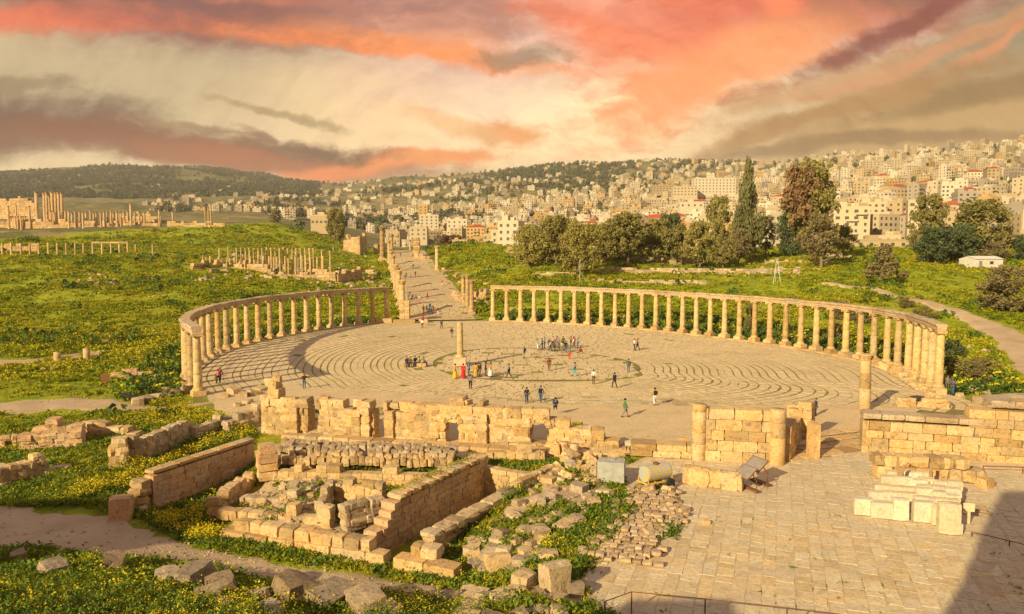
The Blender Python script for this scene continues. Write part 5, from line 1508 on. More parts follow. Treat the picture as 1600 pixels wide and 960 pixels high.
railing('railing', 'short rusty barrier frame by the court wall corner', [(p.x, p.y, 0), (p.x + 1.2, p.y + .3, 0)], 1.2, True, .03, True)
# small brown sign and black panel on the meadow side
p = T(165, 603, 14)
t = thing('meadow_sign', 'small brown post sign in the grass beside low foundations', 'sign', p, .2)
for x in (-.35, .35): ob('post', MB().box(x - .05, x + .05, -.05, .05, -.1, 1.3).mesh('post', M['rust']), t)
ob('board', MB().box(-.45, .45, -.09, -.052, .45, 1.35).mesh('board', M['rust']), t)
p = T(205, 626, 14)
t = thing('black_panel', 'flat dark slanted panel lying beside the dirt track', 'panel', p, .3)
ob('panel', MB().box(-.9, .9, -.5, .5, -.04, .04, mtx=Matrix.Translation((0, 0, .45)) @ Matrix.Rotation(.35, 4, 'Y')).mesh('panel', M['dark_metal']), t)
for x in (-.6, .6): ob('leg', MB().box(x - .04, x + .04, -.3, .3, -.1, .40 - x * .34).mesh('leg', M['dark_metal']), t)
p = G(1432, 634)
t = thing('hand_cart', 'small dark hand cart beside the court wall rubble', 'cart', p, .4)
ob('tray', MB().box(-.6, .6, -.4, .4, .55, .95).mesh('tray', M['dark_metal']), t)
for x in (-.35, .35):
    ob('wheel', MB().lathe([(.05, -.05), (.28, -.05), (.28, .05), (.05, .05)], 14, mtx=Matrix.Translation((x, -.45, .28)) @ Matrix.Rotation(pi / 2, 4, 'X')).mesh('wheel', M['rubber']), t)
ob('handle', MB().tube([(.6, -.3, .8), (1.1, -.3, 1.05), (1.1, .3, 1.05), (.6, .3, .8)], .03, 6).mesh('handle', M['steel']), t)
# masts behind the colonnade
b_ = T(906, 444); 
t = thing('light_mast', 'thin grey lamp pole with stay behind the long colonnade', 'pole', b_)
ob('pole', MB().tube([(0, 0, -.2), (0, 0, 6.2)], [.09, .06], 8).mesh('pole', M['steel']), t); ob('stay', MB().tube([(0, 0, 3.6), (1.9, 0, .1)], .03, 5).mesh('stay', M['steel']), t); ob('lamp_head', MB().box(-.25, .25, -.12, .12, 6.1, 6.3).mesh('lamp_head', M['steel']), t)
b_ = T(1213, 443)
t = thing('floodlight_mast', 'white three legged steel floodlight mast in the mustard field', 'mast', b_)
for x, y in ((-.9, -.4), (.95, -.4), (0, .8)): ob('leg', MB().tube([(x, y, -.3), (x * .1, y * .1, 5.8)], .06, 6).mesh('leg', M['white_paint']), t)
ob('brace', MB().tube([(-.5, -.22, 2.6), (.5, -.22, 2.6), (0, .42, 2.6), (-.5, -.22, 2.6)], .035, 5).mesh('brace', M['white_paint']), t)
ob('lamp_head', MB().box(-.4, .4, -.15, .15, 5.7, 6.1).mesh('lamp_head', M['steel']), t)
# white shed
b_ = T(1532, 418)
t = thing('shed', 'small white flat gabled shed beside the dark trees', 'shed', b_, .12)
w, dd = 4.0, 3.0
hw = MB().raw([(-w, -dd, -.4), (w, -dd, -.4), (w, dd, -.4), (-w, dd, -.4), (-w, -dd, 2.3), (w, -dd, 2.3), (w, dd, 2.3), (-w, dd, 2.3), (-w, 0, 3.0), (w, 0, 3.0)], [(0, 1, 5, 4), (1, 2, 6, 9, 5), (2, 3, 7, 6), (3, 0, 4, 8, 7)])
ob('wall', hw.mesh('wall', M['white_paint']), t)
ob('roof', MB().raw([(-w - .2, -dd - .25, 2.27), (w + .2, -dd - .25, 2.27), (w + .2, 0, 3.06), (-w - .2, 0, 3.06), (-w - .2, dd + .25, 2.27), (w + .2, dd + .25, 2.27)], [(0, 1, 2, 3), (3, 2, 5, 4)]).mesh('roof', M['white_paint']), t)
dr = ob('door', MB().box(-2.9, -2.0, -dd - .04, -dd + .02, -.2, 1.8).mesh('door', M['board']), t)
ob('handle', MB().box(-2.15, -2.08, -dd - .08, -dd - .041, .75, .9).mesh('handle', M['dark_metal']), dr)
ob('window', MB().box(.2, 1.2, -dd - .04, -dd + .02, .9, 1.7).mesh('window', M['dark_metal']), t)
# small ticket hut roof by the tall pine
b_ = T(1222, 380, 150)

# ------------------------------------------------------------------ people
def skin(name, verts, edges, radii, mats, sub=1):
    me = bpy.data.meshes.new(name); me.from_pydata([Vector(v) for v in verts], edges, [])
    o = bpy.data.objects.new(name, me); col.objects.link(o)
    m = o.modifiers.new('s', 'SKIN'); m.use_smooth_shade = True
    for i, r in enumerate(radii):
        sv = me.skin_vertices[0].data[i]; sv.radius = r if hasattr(r, '__len__') else (r, r); sv.use_root = (i == 0)
    if sub: o.modifiers.new('u', 'SUBSURF').levels = sub
    dg = bpy.context.evaluated_depsgraph_get()
    out = bpy.data.meshes.new_from_object(o.evaluated_get(dg)); out.name = name
    bpy.data.objects.remove(o); out.materials.clear(); out.materials.append(mats)
    return out
def figure(pose):
    """joints of a 1.72 m figure facing -y"""
    st = {'stand': (0, 0), 'walk': (.26, -.22), 'walk2': (-.24, .25), 'photo': (.03, -.02), 'robe': (0.04, -.03), 'sit': (0, 0)}[pose]
    j = {}
    hz = .92
    j['pel'] = (0, 0, hz); j['sp'] = (0, .01, 1.12); j['ch'] = (0, .0, 1.32); j['nk'] = (0, .0, 1.46); j['hd0'] = (0, -.01, 1.54); j['hd1'] = (0, -.015, 1.62); j['hd2'] = (0, -.005, 1.70); j['nose'] = (0, -.115, 1.605)
    for s, nm, f in ((-1, 'l', st[0]), (1, 'r', st[1])):
        j['hip' + nm] = (s * .10, 0, hz - .04)
        if pose == 'sit':
            j['kn' + nm] = (s * .13, -.42, hz + .02); j['an' + nm] = (s * .13, -.44, hz - .40); j['to' + nm] = (s * .14, -.60, hz - .44)
        else:
            j['kn' + nm] = (s * .105, -f * .55 - .03, .50); j['an' + nm] = (s * .10, -f + (.12 if f < -.1 else 0), .09 + (.06 if f < -.1 else 0)); j['to' + nm] = (s * .12, -f - .15 + (.12 if f < -.1 else 0), .035)
        j['sh' + nm] = (s * .19, .01, 1.40)
        if pose == 'photo':
            j['el' + nm] = (s * .27, -.16, 1.20); j['wr' + nm] = (s * .10, -.30, 1.42); j['fi' + nm] = (s * .05, -.34, 1.50)
        elif pose == 'sit':
            j['el' + nm] = (s * .25, -.08, 1.16); j['wr' + nm] = (s * .14, -.30, 1.04); j['fi' + nm] = (s * .10, -.38, 1.02)
        else:
            j['el' + nm] = (s * .25, .02 + f * .35, 1.14); j['wr' + nm] = (s * .26, -.04 + f * .8, .90); j['fi' + nm] = (s * .26, -.07 + f * .9, .76)
    return j
def person_meshes(pose):
    j = figure(pose); out = {}
    def chain(names, rad):
        idx = {}; V = []; E_ = []; R_ = []
        for path in names:
            for k, nm in enumerate(path):
                if nm not in idx: idx[nm] = len(V); V.append(j[nm]); R_.append(rad[nm[:2] if nm not in rad else nm])
                if k: E_.append((idx[path[k - 1]], idx[nm]))
        return V, E_, R_
    rb = {'pel': (.13, .10), 'sp': (.12, .09), 'ch': (.14, .10), 'nk': .05, 'hd0': (.07, .085), 'hd1': (.082, .10), 'hd2': (.06, .075), 'nose': .018, 'hi': .085, 'kn': .055, 'an': .04, 'to': .035, 'sh': .055, 'el': .04, 'wr': .03, 'fi': .028}
    P_ = [['pel', 'sp', 'ch', 'nk', 'hd0', 'hd1', 'hd2'], ['hd1', 'nose']] + [['pel', 'hip' + s, 'kn' + s, 'an' + s, 'to' + s] for s in 'lr'] + [['ch', 'sh' + s, 'el' + s, 'wr' + s, 'fi' + s] for s in 'lr']
    out['body'] = skin('body', *chain(P_, rb), None)
    rt = {'pel': (.165, .125), 'sp': (.15, .115), 'ch': (.175, .13), 'nk': .075, 'sh': .078, 'el': .06, 'wr': .045}
    out['top'] = skin('top', *chain([['pel', 'sp', 'ch', 'nk']] + [['ch', 'sh' + s, 'el' + s, 'wr' + s] for s in 'lr'], rt), None)
    if pose == 'robe':
        me = MB().lathe([(.30, .06), (.31, .10), (.26, .5), (.19, .92), (.16, 1.0)], 12).mesh('skirt', None, True); me.materials.clear(); me.materials.append(None)
        out['skirt'] = me
    else:
        rp_ = {'pel': (.15, .12), 'hi': .105, 'kn': .075, 'an': .06}
        out['trousers'] = skin('trousers', *chain([['pel', 'hip' + s, 'kn' + s, 'an' + s] for s in 'lr'], rp_), None)
    hr = MB().lathe([(.035, 1.745), (.085, 1.72), (.108, 1.66), (.105, 1.60), (.085, 1.57)], 12)
    hv = [(x, y * 1.12 + .025, z) for x, y, z in hr.v]; hr.v = hv
    out['hair'] = hr.mesh('hair', M['dark_metal'], True)
    sh = MB()
    for s in 'lr':
        a, t = j['an' + s], j['to' + s]
        sh.tube([(a[0], a[1] + .06, a[2] - .05), ((a[0] + t[0]) / 2, (a[1] + t[1]) / 2, (a[2] + t[2]) / 2 - .01), (t[0], t[1] - .03, t[2] + .01)], [.045, .055, .04], 8)
    out['shoes'] = sh.mesh('shoes', M['rubber'], True)
    out['backpack'] = bevelled(MB().box(-.15, .15, .12, .30, 1.02, 1.45).mesh('backpack', None), .04)
    return out
POSE = {k: person_meshes(k) for k in ('stand', 'walk', 'walk2', 'photo', 'robe', 'sit')}
CL = {}
def cloth(nm):
    tab = {'white': (.75, .72, .68), 'black': (.025, .024, .026), 'navy': (.03, .045, .11), 'grey': (.22, .21, .21), 'red': (.60, .03, .03), 'blue': (.05, .22, .55), 'denim': (.07, .12, .24), 'green': (.05, .22, .10), 'olive': (.12, .13, .05), 'brown': (.16, .08, .04), 'maroon': (.22, .03, .04), 'pink': (.70, .18, .25), 'yellow': (.72, .42, .04), 'gold': (.50, .30, .05), 'orange': (.75, .22, .05), 'turquoise': (.05, .45, .55), 'beige': (.48, .36, .22), 'purple': (.13, .10, .28), 'skin': (.42, .24, .15)}
    if nm not in CL: CL[nm] = plain('cloth_' + nm if nm != 'skin' else 'skin', tab[nm], .85, .1, .08, .15)
    return CL[nm]
def person(px, py, pose, top, bot, rz, label, group=None, bag=None, hat=None, s=1.0, z=None):
    p = G(px, py, .02) if z is None else z
    o = ob('person', POSE[pose]['body'], None, p, (0, 0, rz), (s, s, s))
    tag(o, label, 'person', group)
    o.material_slots[0].link = 'OBJECT'; o.material_slots[0].material = cloth('skin')
    for part, colr in (('top', top), ('trousers' if pose != 'robe' else 'skirt', bot), ('backpack', bag)):
        if colr is None: continue
        c = ob(part, POSE[pose][part], o); 
        c.material_slots[0].link = 'OBJECT'; c.material_slots[0].material = cloth(colr)
    c = ob('hair' if not hat else 'hat', POSE[pose]['hair'], o)
    c.material_slots[0].link = 'OBJECT'; c.material_slots[0].material = cloth(hat or rnd.choice(['black', 'black', 'brown']))
    if pose != 'robe': ob('shoes', POSE[pose]['shoes'], o)
    return o
L, R_, U, DN = -pi / 2, pi / 2, pi, 0.0     # facing: left, right, away from and towards the trench side
NAMES = {'walk': 'walking', 'walk2': 'walking', 'stand': 'standing', 'photo': 'photographing', 'robe': 'standing', 'sit': 'sitting'}
def folk(rows, where, group=None):
    for px, py, pose, top, bot, rz, *r in rows:
        bag = r[0] if r else None; hat = r[1] if len(r) > 1 else None
        lab = 'person in %s top and %s %s %s %s' % (top, bot, 'trousers' if pose != 'robe' else 'long skirt', NAMES[pose], where)
        if pose == 'robe' and top == bot: lab = 'person in a long %s robe %s %s' % (top, NAMES[pose], where)
        if bag: lab = lab.replace('person in', 'person with %s backpack in' % bag).replace(' and ', ', ')
        if hat: lab = lab.replace(' in ', ' with %s hat in ' % hat, 1) if not bag else lab
        person(px, py, pose, top, bot, rz, lab, group, bag, hat, rnd.uniform(.95, 1.05))
folk([(475.5, 607, 'photo', 'black', 'denim', U + .3, None, 'red'), (1023, 633, 'walk', 'gold', 'white', U, 'black'), (977, 652, 'walk2', 'green', 'grey', R_), (823, 630, 'walk', 'black', 'navy', U), (845, 629, 'walk2', 'grey', 'denim', U - .3, 'black'), (858, 579, 'stand', 'maroon', 'brown', U), (898, 588, 'walk', 'grey', 'turquoise', L), (927.5, 600, 'stand', 'white', 'brown', U), (960, 606, 'walk2', 'navy', 'black', U + .5), (982, 581, 'stand', 'green', 'denim', U, 'olive'), (819, 560, 'stand', 'black', 'grey', L, 'navy'), (795, 590, 'walk', 'grey', 'black', L), (735, 608, 'stand', 'grey', 'black', U), (991, 547, 'stand', 'white', 'navy', R_), (996, 547.5, 'walk', 'brown', 'black', L), (843, 559, 'stand', 'grey', 'beige', U), (868, 649, 'sit', 'navy', 'black', U)], 'on the open paving')
g = 'tour group gathered on the plaza'
folk([(840, 546, 'stand', 'turquoise', 'white', R_), (847, 546.5, 'stand', 'blue', 'navy', R_ - .3), (851, 544, 'stand', 'blue', 'black', L), (858.5, 547, 'stand', 'navy', 'grey', U), (860, 549, 'walk', 'white', 'navy', R_), (867, 549, 'stand', 'brown', 'black', L), (873, 546, 'stand', 'grey', 'brown', DN), (878, 551, 'stand', 'beige', 'grey', U), (884, 550, 'stand', 'navy', 'turquoise', U), (892, 542, 'stand', 'black', 'black', L), (896, 545, 'walk', 'white', 'grey', L), (897, 543, 'stand', 'red', 'black', DN), (903, 544, 'stand', 'blue', 'denim', L), (890, 561, 'stand', 'grey', 'red', U), (907, 561, 'walk2', 'maroon', 'beige', U), (870, 543, 'stand', 'purple', 'grey', L), (880, 543, 'stand', 'olive', 'black', DN), (864, 543, 'stand', 'beige', 'navy', U)], 'in the tour group on the plaza', g)
folk([(711, 591, 'robe', 'yellow', 'yellow', L), (724, 591, 'robe', 'red', 'red', U), (732.5, 588, 'stand', 'blue', 'denim', L), (743.5, 589, 'robe', 'gold', 'gold', U), (751, 588, 'stand', 'black', 'white', L), (759, 588, 'stand', 'navy', 'black', R_), (766.5, 588, 'robe', 'orange', 'white', L), (748, 588.5, 'stand', 'brown', 'grey', DN)], 'below the lone column')
folk([(341, 600, 'walk', 'pink', 'black', U), (344, 598, 'walk2', 'maroon', 'black', U), (1489, 617, 'photo', 'purple', 'denim', L), (1480, 612, 'stand', 'grey', 'olive', DN), (1274, 650, 'stand', 'navy', 'black', L)], 'at the plaza edge')
# people sitting on low stones in the middle
for px, py, top, rz in ((636, 573, 'navy', .3), (641, 573, 'brown', -.2), (649, 572, 'black', .5), (655, 573, 'beige', L), (662, 573, 'grey', R_)):
    q = G(px, py, .0)
    person(px, py, 'sit', top, 'navy', rz, 'person in %s top sitting on the low stones in the plaza middle' % top, None, z=Vector((q.x, q.y, -.38)))
    tag(stone(None, (q.x, q.y + .15, .24), (.9, .7, .5), rz, ROUGH['stone'], .02, 'seat_stone'), 'low golden stone used as a seat in the plaza middle', 'stone', 'seat stones in the plaza middle')
# people on the street
k = 0
cols = ['navy', 'black', 'white', 'red', 'grey', 'beige', 'blue', 'brown', 'pink', 'olive']
spots = [(690, 470 + 43, 'walk'), (706, 527, 'walk2'), (660, 512, 'stand'), (661, 505, 'walk'), (662, 493, 'stand'), (670, 493, 'stand'), (674, 493, 'walk'), (684, 494, 'walk2'), (667, 490, 'stand'), (650, 481, 'stand'), (645, 478, 'walk'), (644, 483, 'stand'), (656, 482, 'walk2'), (668, 475, 'walk'), (638, 474, 'stand'), (641, 470, 'stand'), (672, 489, 'stand'), (677, 490, 'walk'), (641.5, 439, 'walk'), (635, 437, 'stand'), (649, 436, 'walk2'), (646, 425, 'stand'), (643, 424, 'walk'), (691, 452, 'walk'), (655, 425, 'stand'), (622, 408, 'stand'), (626, 407, 'walk'), (633, 447, 'stand')]
for px, py, pose in spots:
    t = cols[k % 10]; b_ = cols[(k * 3 + 1 + k // 10) % 10]; k += 1
    q = T(px, py + 1.0)
    o = person(px, py, pose, t, b_, rnd.choice([0, pi, .4, 2.8]), 'person in %s top and %s trousers %s on the colonnaded street' % (t, b_, NAMES[pose]), 'visitors on the street', z=Vector((q.x, q.y, q.z + .05)))
    pz = None
    best = min(range(0, 190, 2), key=lambda s_: (street_at(s_)[0] - Vector((q.x, q.y, 0))).length)
    if (street_at(best)[0] - Vector((q.x, q.y, 0))).length < 8.5 and q.y > street_at(0)[0].y: o.location.z = street_z(best) + .06

# ------------------------------------------------------------------ trees
def leaf_quads(C, Nn, size, r_, aspect=.55):
    """one bent leaf spray (two quads) per centre"""
    n = len(C)
    a = r_.normal(size=(n, 3)); a /= np.linalg.norm(a, axis=1)[:, None]
    b = np.cross(a, Nn + r_.normal(scale=.6, size=(n, 3))); b /= np.linalg.norm(b, axis=1)[:, None] + 1e-9
    s_ = size * r_.uniform(.6, 1.4, n)[:, None]
    V = np.stack([C - a * s_ - b * s_ * aspect, C + a * s_ - b * s_ * aspect, C + a * s_ + b * s_ * aspect, C - a * s_ + b * s_ * aspect], 1).reshape(-1, 3)
    return V, np.arange(n * 4).reshape(-1, 4)
def crown_mesh(name, blobs, n, size, m, seed, squash=1.0):
    r_ = np.random.default_rng(seed)
    B = np.array(blobs); w = B[:, 3] ** 2; w /= w.sum()
    k = r_.choice(len(B), n, p=w)
    d = r_.normal(size=(n, 3)); d /= np.linalg.norm(d, axis=1)[:, None]
    rad = B[k, 3] * (1.15 - .75 * r_.random(n) ** 1.5)
    C = B[k, :3] + d * rad[:, None] * np.array([1, 1, squash])
    C += r_.normal(scale=size * .6, size=C.shape)
    V, F_ = leaf_quads(C, d, size, r_)
    return mesh_np(name, V, F_, m)
def crown_blobs(kind, r):
    B = []
    if kind == 'pepper':
        for _ in range(110):
            t = r.uniform(0, 2 * pi); z = r.uniform(.10, .94); q = (.40 * sqrt(max(0, 1 - ((z - .5) / .52) ** 2))) * sqrt(r.random())
            B.append((q * cos(t), q * sin(t), z, r.uniform(.045, .10)))
    elif kind == 'pine':
        for _ in range(90):
            t = r.uniform(0, 2 * pi); z = r.uniform(.26, .95); q = .45 * (1 - abs(z - .52) * 1.15) * r.random() ** .4 * (.75 + .25 * sin(3 * t + 9 * z))
            B.append((q * cos(t), q * sin(t), z, r.uniform(.03, .085)))
    elif kind == 'cypress':
        for _ in range(90):
            z = r.uniform(.10, .97); t = r.uniform(0, 2 * pi); w = .40 * (min(1, z / .3) if z < .3 else (1 - (z - .3) / .72) ** .65)
            q = w * r.uniform(.1, 1.05); B.append((q * cos(t), q * sin(t), z, .105 * (w / .4 + .25) * r.uniform(.5, 1.1)))
    elif kind == 'cone':
        for _ in range(70):
            z = r.uniform(.2, .97); t = r.uniform(0, 2 * pi); q = .46 * (1 - (z - .2) / .85) * sqrt(r.random()); B.append((q * cos(t), q * sin(t), z, r.uniform(.05, .10)))
    elif kind == 'bush':
        for _ in range(60):
            t = r.uniform(0, 2 * pi); z = r.uniform(.1, .9); q = .42 * sqrt(1 - ((z - .4) / .6) ** 2) * sqrt(r.random()); B.append((q * cos(t), q * sin(t), z, r.uniform(.05, .12)))
    return B
def wood_mesh(blobs, kind, seed):
    r = random.Random(seed); mb = MB()
    top = {'pepper': .6, 'pine': .85, 'cypress': .9, 'cone': .9, 'bush': .4}[kind]
    r0 = {'pepper': .032, 'pine': .024, 'cypress': .02, 'cone': .02, 'bush': .02}[kind]
    tr = [Vector((r.uniform(-.02, .02) * k, r.uniform(-.02, .02) * k, top * k / 6 - (.03 if k == 0 else 0))) for k in range(7)]
    mb.tube(tr, [r0 * (1.25 if k == 0 else 1 - .12 * k) for k in range(7)], 7)
    for b in blobs[::4]:
        z0 = max(.1, min(b[2] - .12, top - .05)); k = z0 / top * 6; p = tr[int(k)].lerp(tr[min(int(k) + 1, 6)], k - int(k))
        q = Vector(b[:3]); mid = p.lerp(q, .5) + Vector((0, 0, -.02))
        mb.tube([p, mid, q], [r0 * .42, r0 * .3, r0 * .12], 5)
    return mb.mesh('trunk', M['trunk'])
TREES = {}
def tree_proto(kind, mk, var, n, size):
    key = (kind, mk, var)
    if key not in TREES:
        r = random.Random(hash((kind, var)) % 1000 if False else var * 31 + len(kind))
        B = crown_blobs(kind, r)
        TREES[key] = (wood_mesh(B, kind, var), crown_mesh('crown', B, n, size, M[mk], var + 5))
    return TREES[key]
def tree(px, pyb, pyt, wpx, kind, mk, label, Y=None, n=6000, size=.018, name='tree', lean=0.0, group=None, cat='tree'):
    if Y is None: p = T(px, pyb); 
    else:
        p = D(px, pyb, Y); p.z = tz1(p.x, p.y)
    Y = p.y
    h = D(px, pyt, Y).z - p.z; w = wpx / FPX * Y
    tr_, cr = tree_proto(kind, mk, rnd.randint(0, 2), n, size)
    t = thing(name, label, cat, (p.x, p.y, p.z - .1), rnd.uniform(0, 6), group)
    t.rotation_euler = (0, lean, 0) if lean else (0, 0, rnd.uniform(0, 6))
    t.scale = (w / .86, w / .86, h)
    ob('trunk', tr_, t); ob('crown', cr, t)
    return t
tree(826, 420, 350, 54, 'pepper', 'leaf_pepper', 'rounded olive pepper tree at the street end of the grove', 224, name='pepper_tree')
tree(868, 420, 333, 62, 'pepper', 'leaf_pepper', 'tallest dense pepper tree of the grove', 222, name='pepper_tree')
tree(905, 437, 346, 66, 'pepper', 'leaf_pepper', 'drooping pepper tree standing forward of the grove by the lamp pole', 205, name='pepper_tree')
tree(940, 416, 347, 52, 'pepper', 'leaf_pepper', 'pepper tree between the drooping one and the pines', 226, name='pepper_tree')
tree(850, 418, 362, 44, 'pepper', 'leaf_pine', 'low shaded pepper tree behind the rounded one', 236, name='pepper_tree')
tree(980, 413, 332, 76, 'pine', 'leaf_pine', 'pine with a straight bare trunk beside the pepper trees', 226, name='pine_tree')
tree(1026, 410, 342, 64, 'pine', 'leaf_pine', 'broad pine leaning over the rubble wall in the grove', 232, name='pine_tree')
tree(1046, 404, 333, 50, 'pepper', 'leaf_dark', 'dark leafy tree behind the broad pine', 246, name='leafy_tree')
tree(1003, 404, 352, 50, 'pine', 'leaf_dark', 'shaded low pine at the back of the grove', 250, name='pine_tree')
tree(1064, 413, 350, 50, 'pine', 'leaf_pine', 'bushy pine filling the gap before the tiered pine', 228, name='pine_tree')
tree(962, 409, 341, 56, 'pepper', 'leaf_pine', 'shaded tree behind the straight trunked pine', 244, name='leafy_tree')
tree(893, 410, 340, 50, 'pepper', 'leaf_pepper', 'tall pepper tree behind the drooping one', 240, name='pepper_tree')
tree(1092, 417, 346, 60, 'pine', 'leaf_pine', 'pine with tiered branches before the yellow building', 216, name='pine_tree')
tree(1122, 406, 305, 50, 'pine', 'leaf_pine', 'tall pine between the tiered pine and the giant cypress', 238, name='pine_tree')
tree(1130, 415, 374, 44, 'pine', 'leaf_pine', 'small spreading pine below the tall pine', 214, name='pine_tree')
tree(1167, 408, 247, 50, 'cypress', 'leaf_cypress', 'giant dark cypress towering above the grove', 232, 12000, .015, name='cypress_tree')
tree(1155, 410, 356, 46, 'pine', 'leaf_bare', 'thin dry pine at the foot of the giant cypress', 222, 2600, name='pine_tree')
tree(1196, 404, 336, 40, 'pine', 'leaf_bare', 'sparse greyish pine beside the giant cypress', 240, 2600, name='pine_tree')
tree(1240, 402, 322, 52, 'pepper', 'leaf_dark', 'green tree beneath the rusty pine', 236, name='leafy_tree')
bp = tree(1268, 404, 250, 96, 'pine', 'leaf_pine', 'giant pine with half its crown rusty brown', 228, 7000, .018, name='pine_tree')
r = random.Random(5); B = [(-.24 + r.gauss(0, .10), r.uniform(-.25, .1), r.gauss(.66, .09), r.uniform(.04, .08)) for _ in range(34)]
bp.rotation_euler = (0, 0, 0)
ob('dead_foliage', crown_mesh('dead_foliage', B, 3600, .018, M['leaf_brown'], 3), bp)
tree(1283, 412, 332, 78, 'pine', 'leaf_bare', 'leaning pale trunked pine with thin crown by the mustard', 206, 3000, name='pine_tree', lean=-.06)
tree(1317, 404, 352, 44, 'pine', 'leaf_pine', 'small pine behind the leaning pale trunk', 238, 3000, name='pine_tree')
tree(1380, 445, 384, 62, 'cone', 'leaf_bare', 'small lone conical tree in the mustard meadow', None, 3600, .022, name='conical_tree')
tree(1448, 409, 303, 66, 'pine', 'leaf_pine', 'rounded pine at the edge of the dark clump', 214, name='pine_tree')
tree(1530, 412, 310, 96, 'pepper', 'leaf_pine', 'broad dark tree beside the white shed', 216, 8000, .018, name='leafy_tree')
tree(1462, 414, 352, 66, 'pepper', 'leaf_dark', 'low dense dark green tree in front of the rounded pine', 206, name='leafy_tree')
tree(1500, 412, 350, 60, 'pepper', 'leaf_dark', 'dark shady tree in the middle of the clump', 212, name='leafy_tree')
tree(1556, 420, 375, 50, 'bush', 'leaf_bare', 'brown twiggy shrub beside the white shed', 206, 3000, name='shrub')
tree(1582, 486, 414, 92, 'bush', 'leaf_bare', 'large brown leafless tree at the edge of the mustard meadow', None, 4200, .02, name='bare_tree')
tree(1600, 410, 365, 40, 'pepper', 'leaf_dark', 'dark tree behind the brown leafless tree', 212, name='leafy_tree')
tree(525, 352, 323, 30, 'pepper', 'leaf_pine', 'dark tree beside the ridge house with porch', 440, 3000, .03, name='leafy_tree')
tree(430, 350, 328, 24, 'pine', 'leaf_bare', 'thin bare tree on the meadow ridge', 446, 1500, .03, name='bare_tree')
tree(706, 392, 366, 42, 'bush', 'leaf_brown', 'brown bushy tree beyond the grassy street bank', 400, 2600, .03, name='leafy_tree')
tree(692, 394, 372, 26, 'bush', 'leaf_bare', 'small dry tree beside the brown bushy tree', 402, 1800, .03, name='bare_tree')
for k, (px, pyb, pyt, w, mk) in enumerate(((1310, 498, 468, 36, 'leaf_bare'), (1345, 505, 478, 34, 'leaf_bare'), (1445, 500, 478, 40, 'leaf_bare'), (1172, 520, 470, 18, 'leaf_bare'), (1500, 600, 558, 44, 'leaf_pine'), (1528, 604, 555, 40, 'leaf_bare'), (1486, 560, 530, 38, 'leaf_dark'), (1412, 480, 462, 30, 'leaf_bare'), (1306, 533, 500, 26, 'leaf_bare'), (1545, 590, 560, 40, 'leaf_pepper'), (1480, 590, 555, 34, 'leaf_dark'))):
    tree(px, pyb, pyt, w, 'bush', mk, ('dry shrub behind the colonnade below the meadow track', 'dry shrub beside another behind the colonnade', 'grey shrub between colonnade end and track', 'bare thin sapling between the colonnade columns', 'dense shrub beside the last column of the long colonnade', 'dry tall shrub by the pale boulders', 'dark low shrub outside the colonnade end', 'dry shrub touching the meadow track', 'dry sapling seen through the columns', 'olive shrub below the dirt track bend', 'dark shrub right behind the last columns')[k], None, 1500, .035, name='shrub', cat='shrub')

# ------------------------------------------------------------------ growth on the ground
def blades(n, h, spread, m, seed, wid=.05, name='grass_tuft'):
    r_ = np.random.default_rng(seed); V = []; F_ = []
    for i in range(n):
        a = r_.uniform(0, 6.28); q = spread * sqrt(r_.random()); x, y = q * cos(a), q * sin(a); hh = h * r_.uniform(.5, 1.1)
        t = r_.uniform(0, 6.28); dx, dy = cos(t) * wid, sin(t) * wid; lx, ly = r_.normal(0, .35, 2) * hh
        k = len(V); V += [(x - dx, y - dy, -.03), (x + dx, y + dy, -.03), (x + dx * .7 + lx * .5, y + dy * .7 + ly * .5, hh * .65), (x - dx * .7 + lx * .5, y - dy * .7 + ly * .5, hh * .65), (x + lx, y + ly, hh)]
        F_ += [(k, k + 1, k + 2, k + 3), (k + 3, k + 2, k + 4)]
    return bpy.data.objects.new(name, mesh_np(name, V, F_, m))
def weed(n, h, spread, ml, seed, ls=.06, flowers=0, name='weed', mf='flower'):
    r_ = np.random.default_rng(seed)
    C = np.stack([r_.normal(0, spread * .5, n), r_.normal(0, spread * .5, n), h * (.08 + .75 * r_.random(n) ** 1.2)], 1)
    Nn = np.tile([0, 0, 1.0], (n, 1)) + r_.normal(0, .35, (n, 3))
    V, F_ = leaf_quads(C, Nn, ls, r_, .5)
    mi = np.zeros(len(F_), int)
    if flowers:
        C2 = np.stack([r_.normal(0, spread * .5, flowers), r_.normal(0, spread * .5, flowers), h * r_.uniform(.75, 1.12, flowers)], 1)
        V2, F2 = leaf_quads(C2, Nn[:1].repeat(flowers, 0), ls * .5, r_, .9)
        F_ = np.concatenate([F_, F2 + len(V)]); V = np.concatenate([V, V2]); mi = np.concatenate([mi, np.ones(len(F2), int)])
    me = mesh_np(name, V, F_, ml)
    me.materials.append(M[mf]); me.polygons.foreach_set('material_index', mi.astype(np.int32))
    return bpy.data.objects.new(name, me)
def proj(x, y, z):
    cy = y * cos(PITCH) - (z - CAM_H) * sin(PITCH); uy = y * sin(PITCH) + (z - CAM_H) * cos(PITCH)
    cy = np.maximum(cy, .1)
    return 800 + FPX * x / cy, 480 - FPX * uy / cy
def inpx(poly, px, py): return sdf(poly, px, py) < 0
def cloud(n, r0, r1, amax=40, power=1.0):
    a = np.radians(rng.uniform(-amax, amax, n)); r = np.exp(rng.uniform(log(r0), log(r1), n))
    x = r * np.sin(a); y = r * np.cos(a); z = tz(x, y)
    px, py = proj(x, y, z)
    return x, y, z, px, py, r
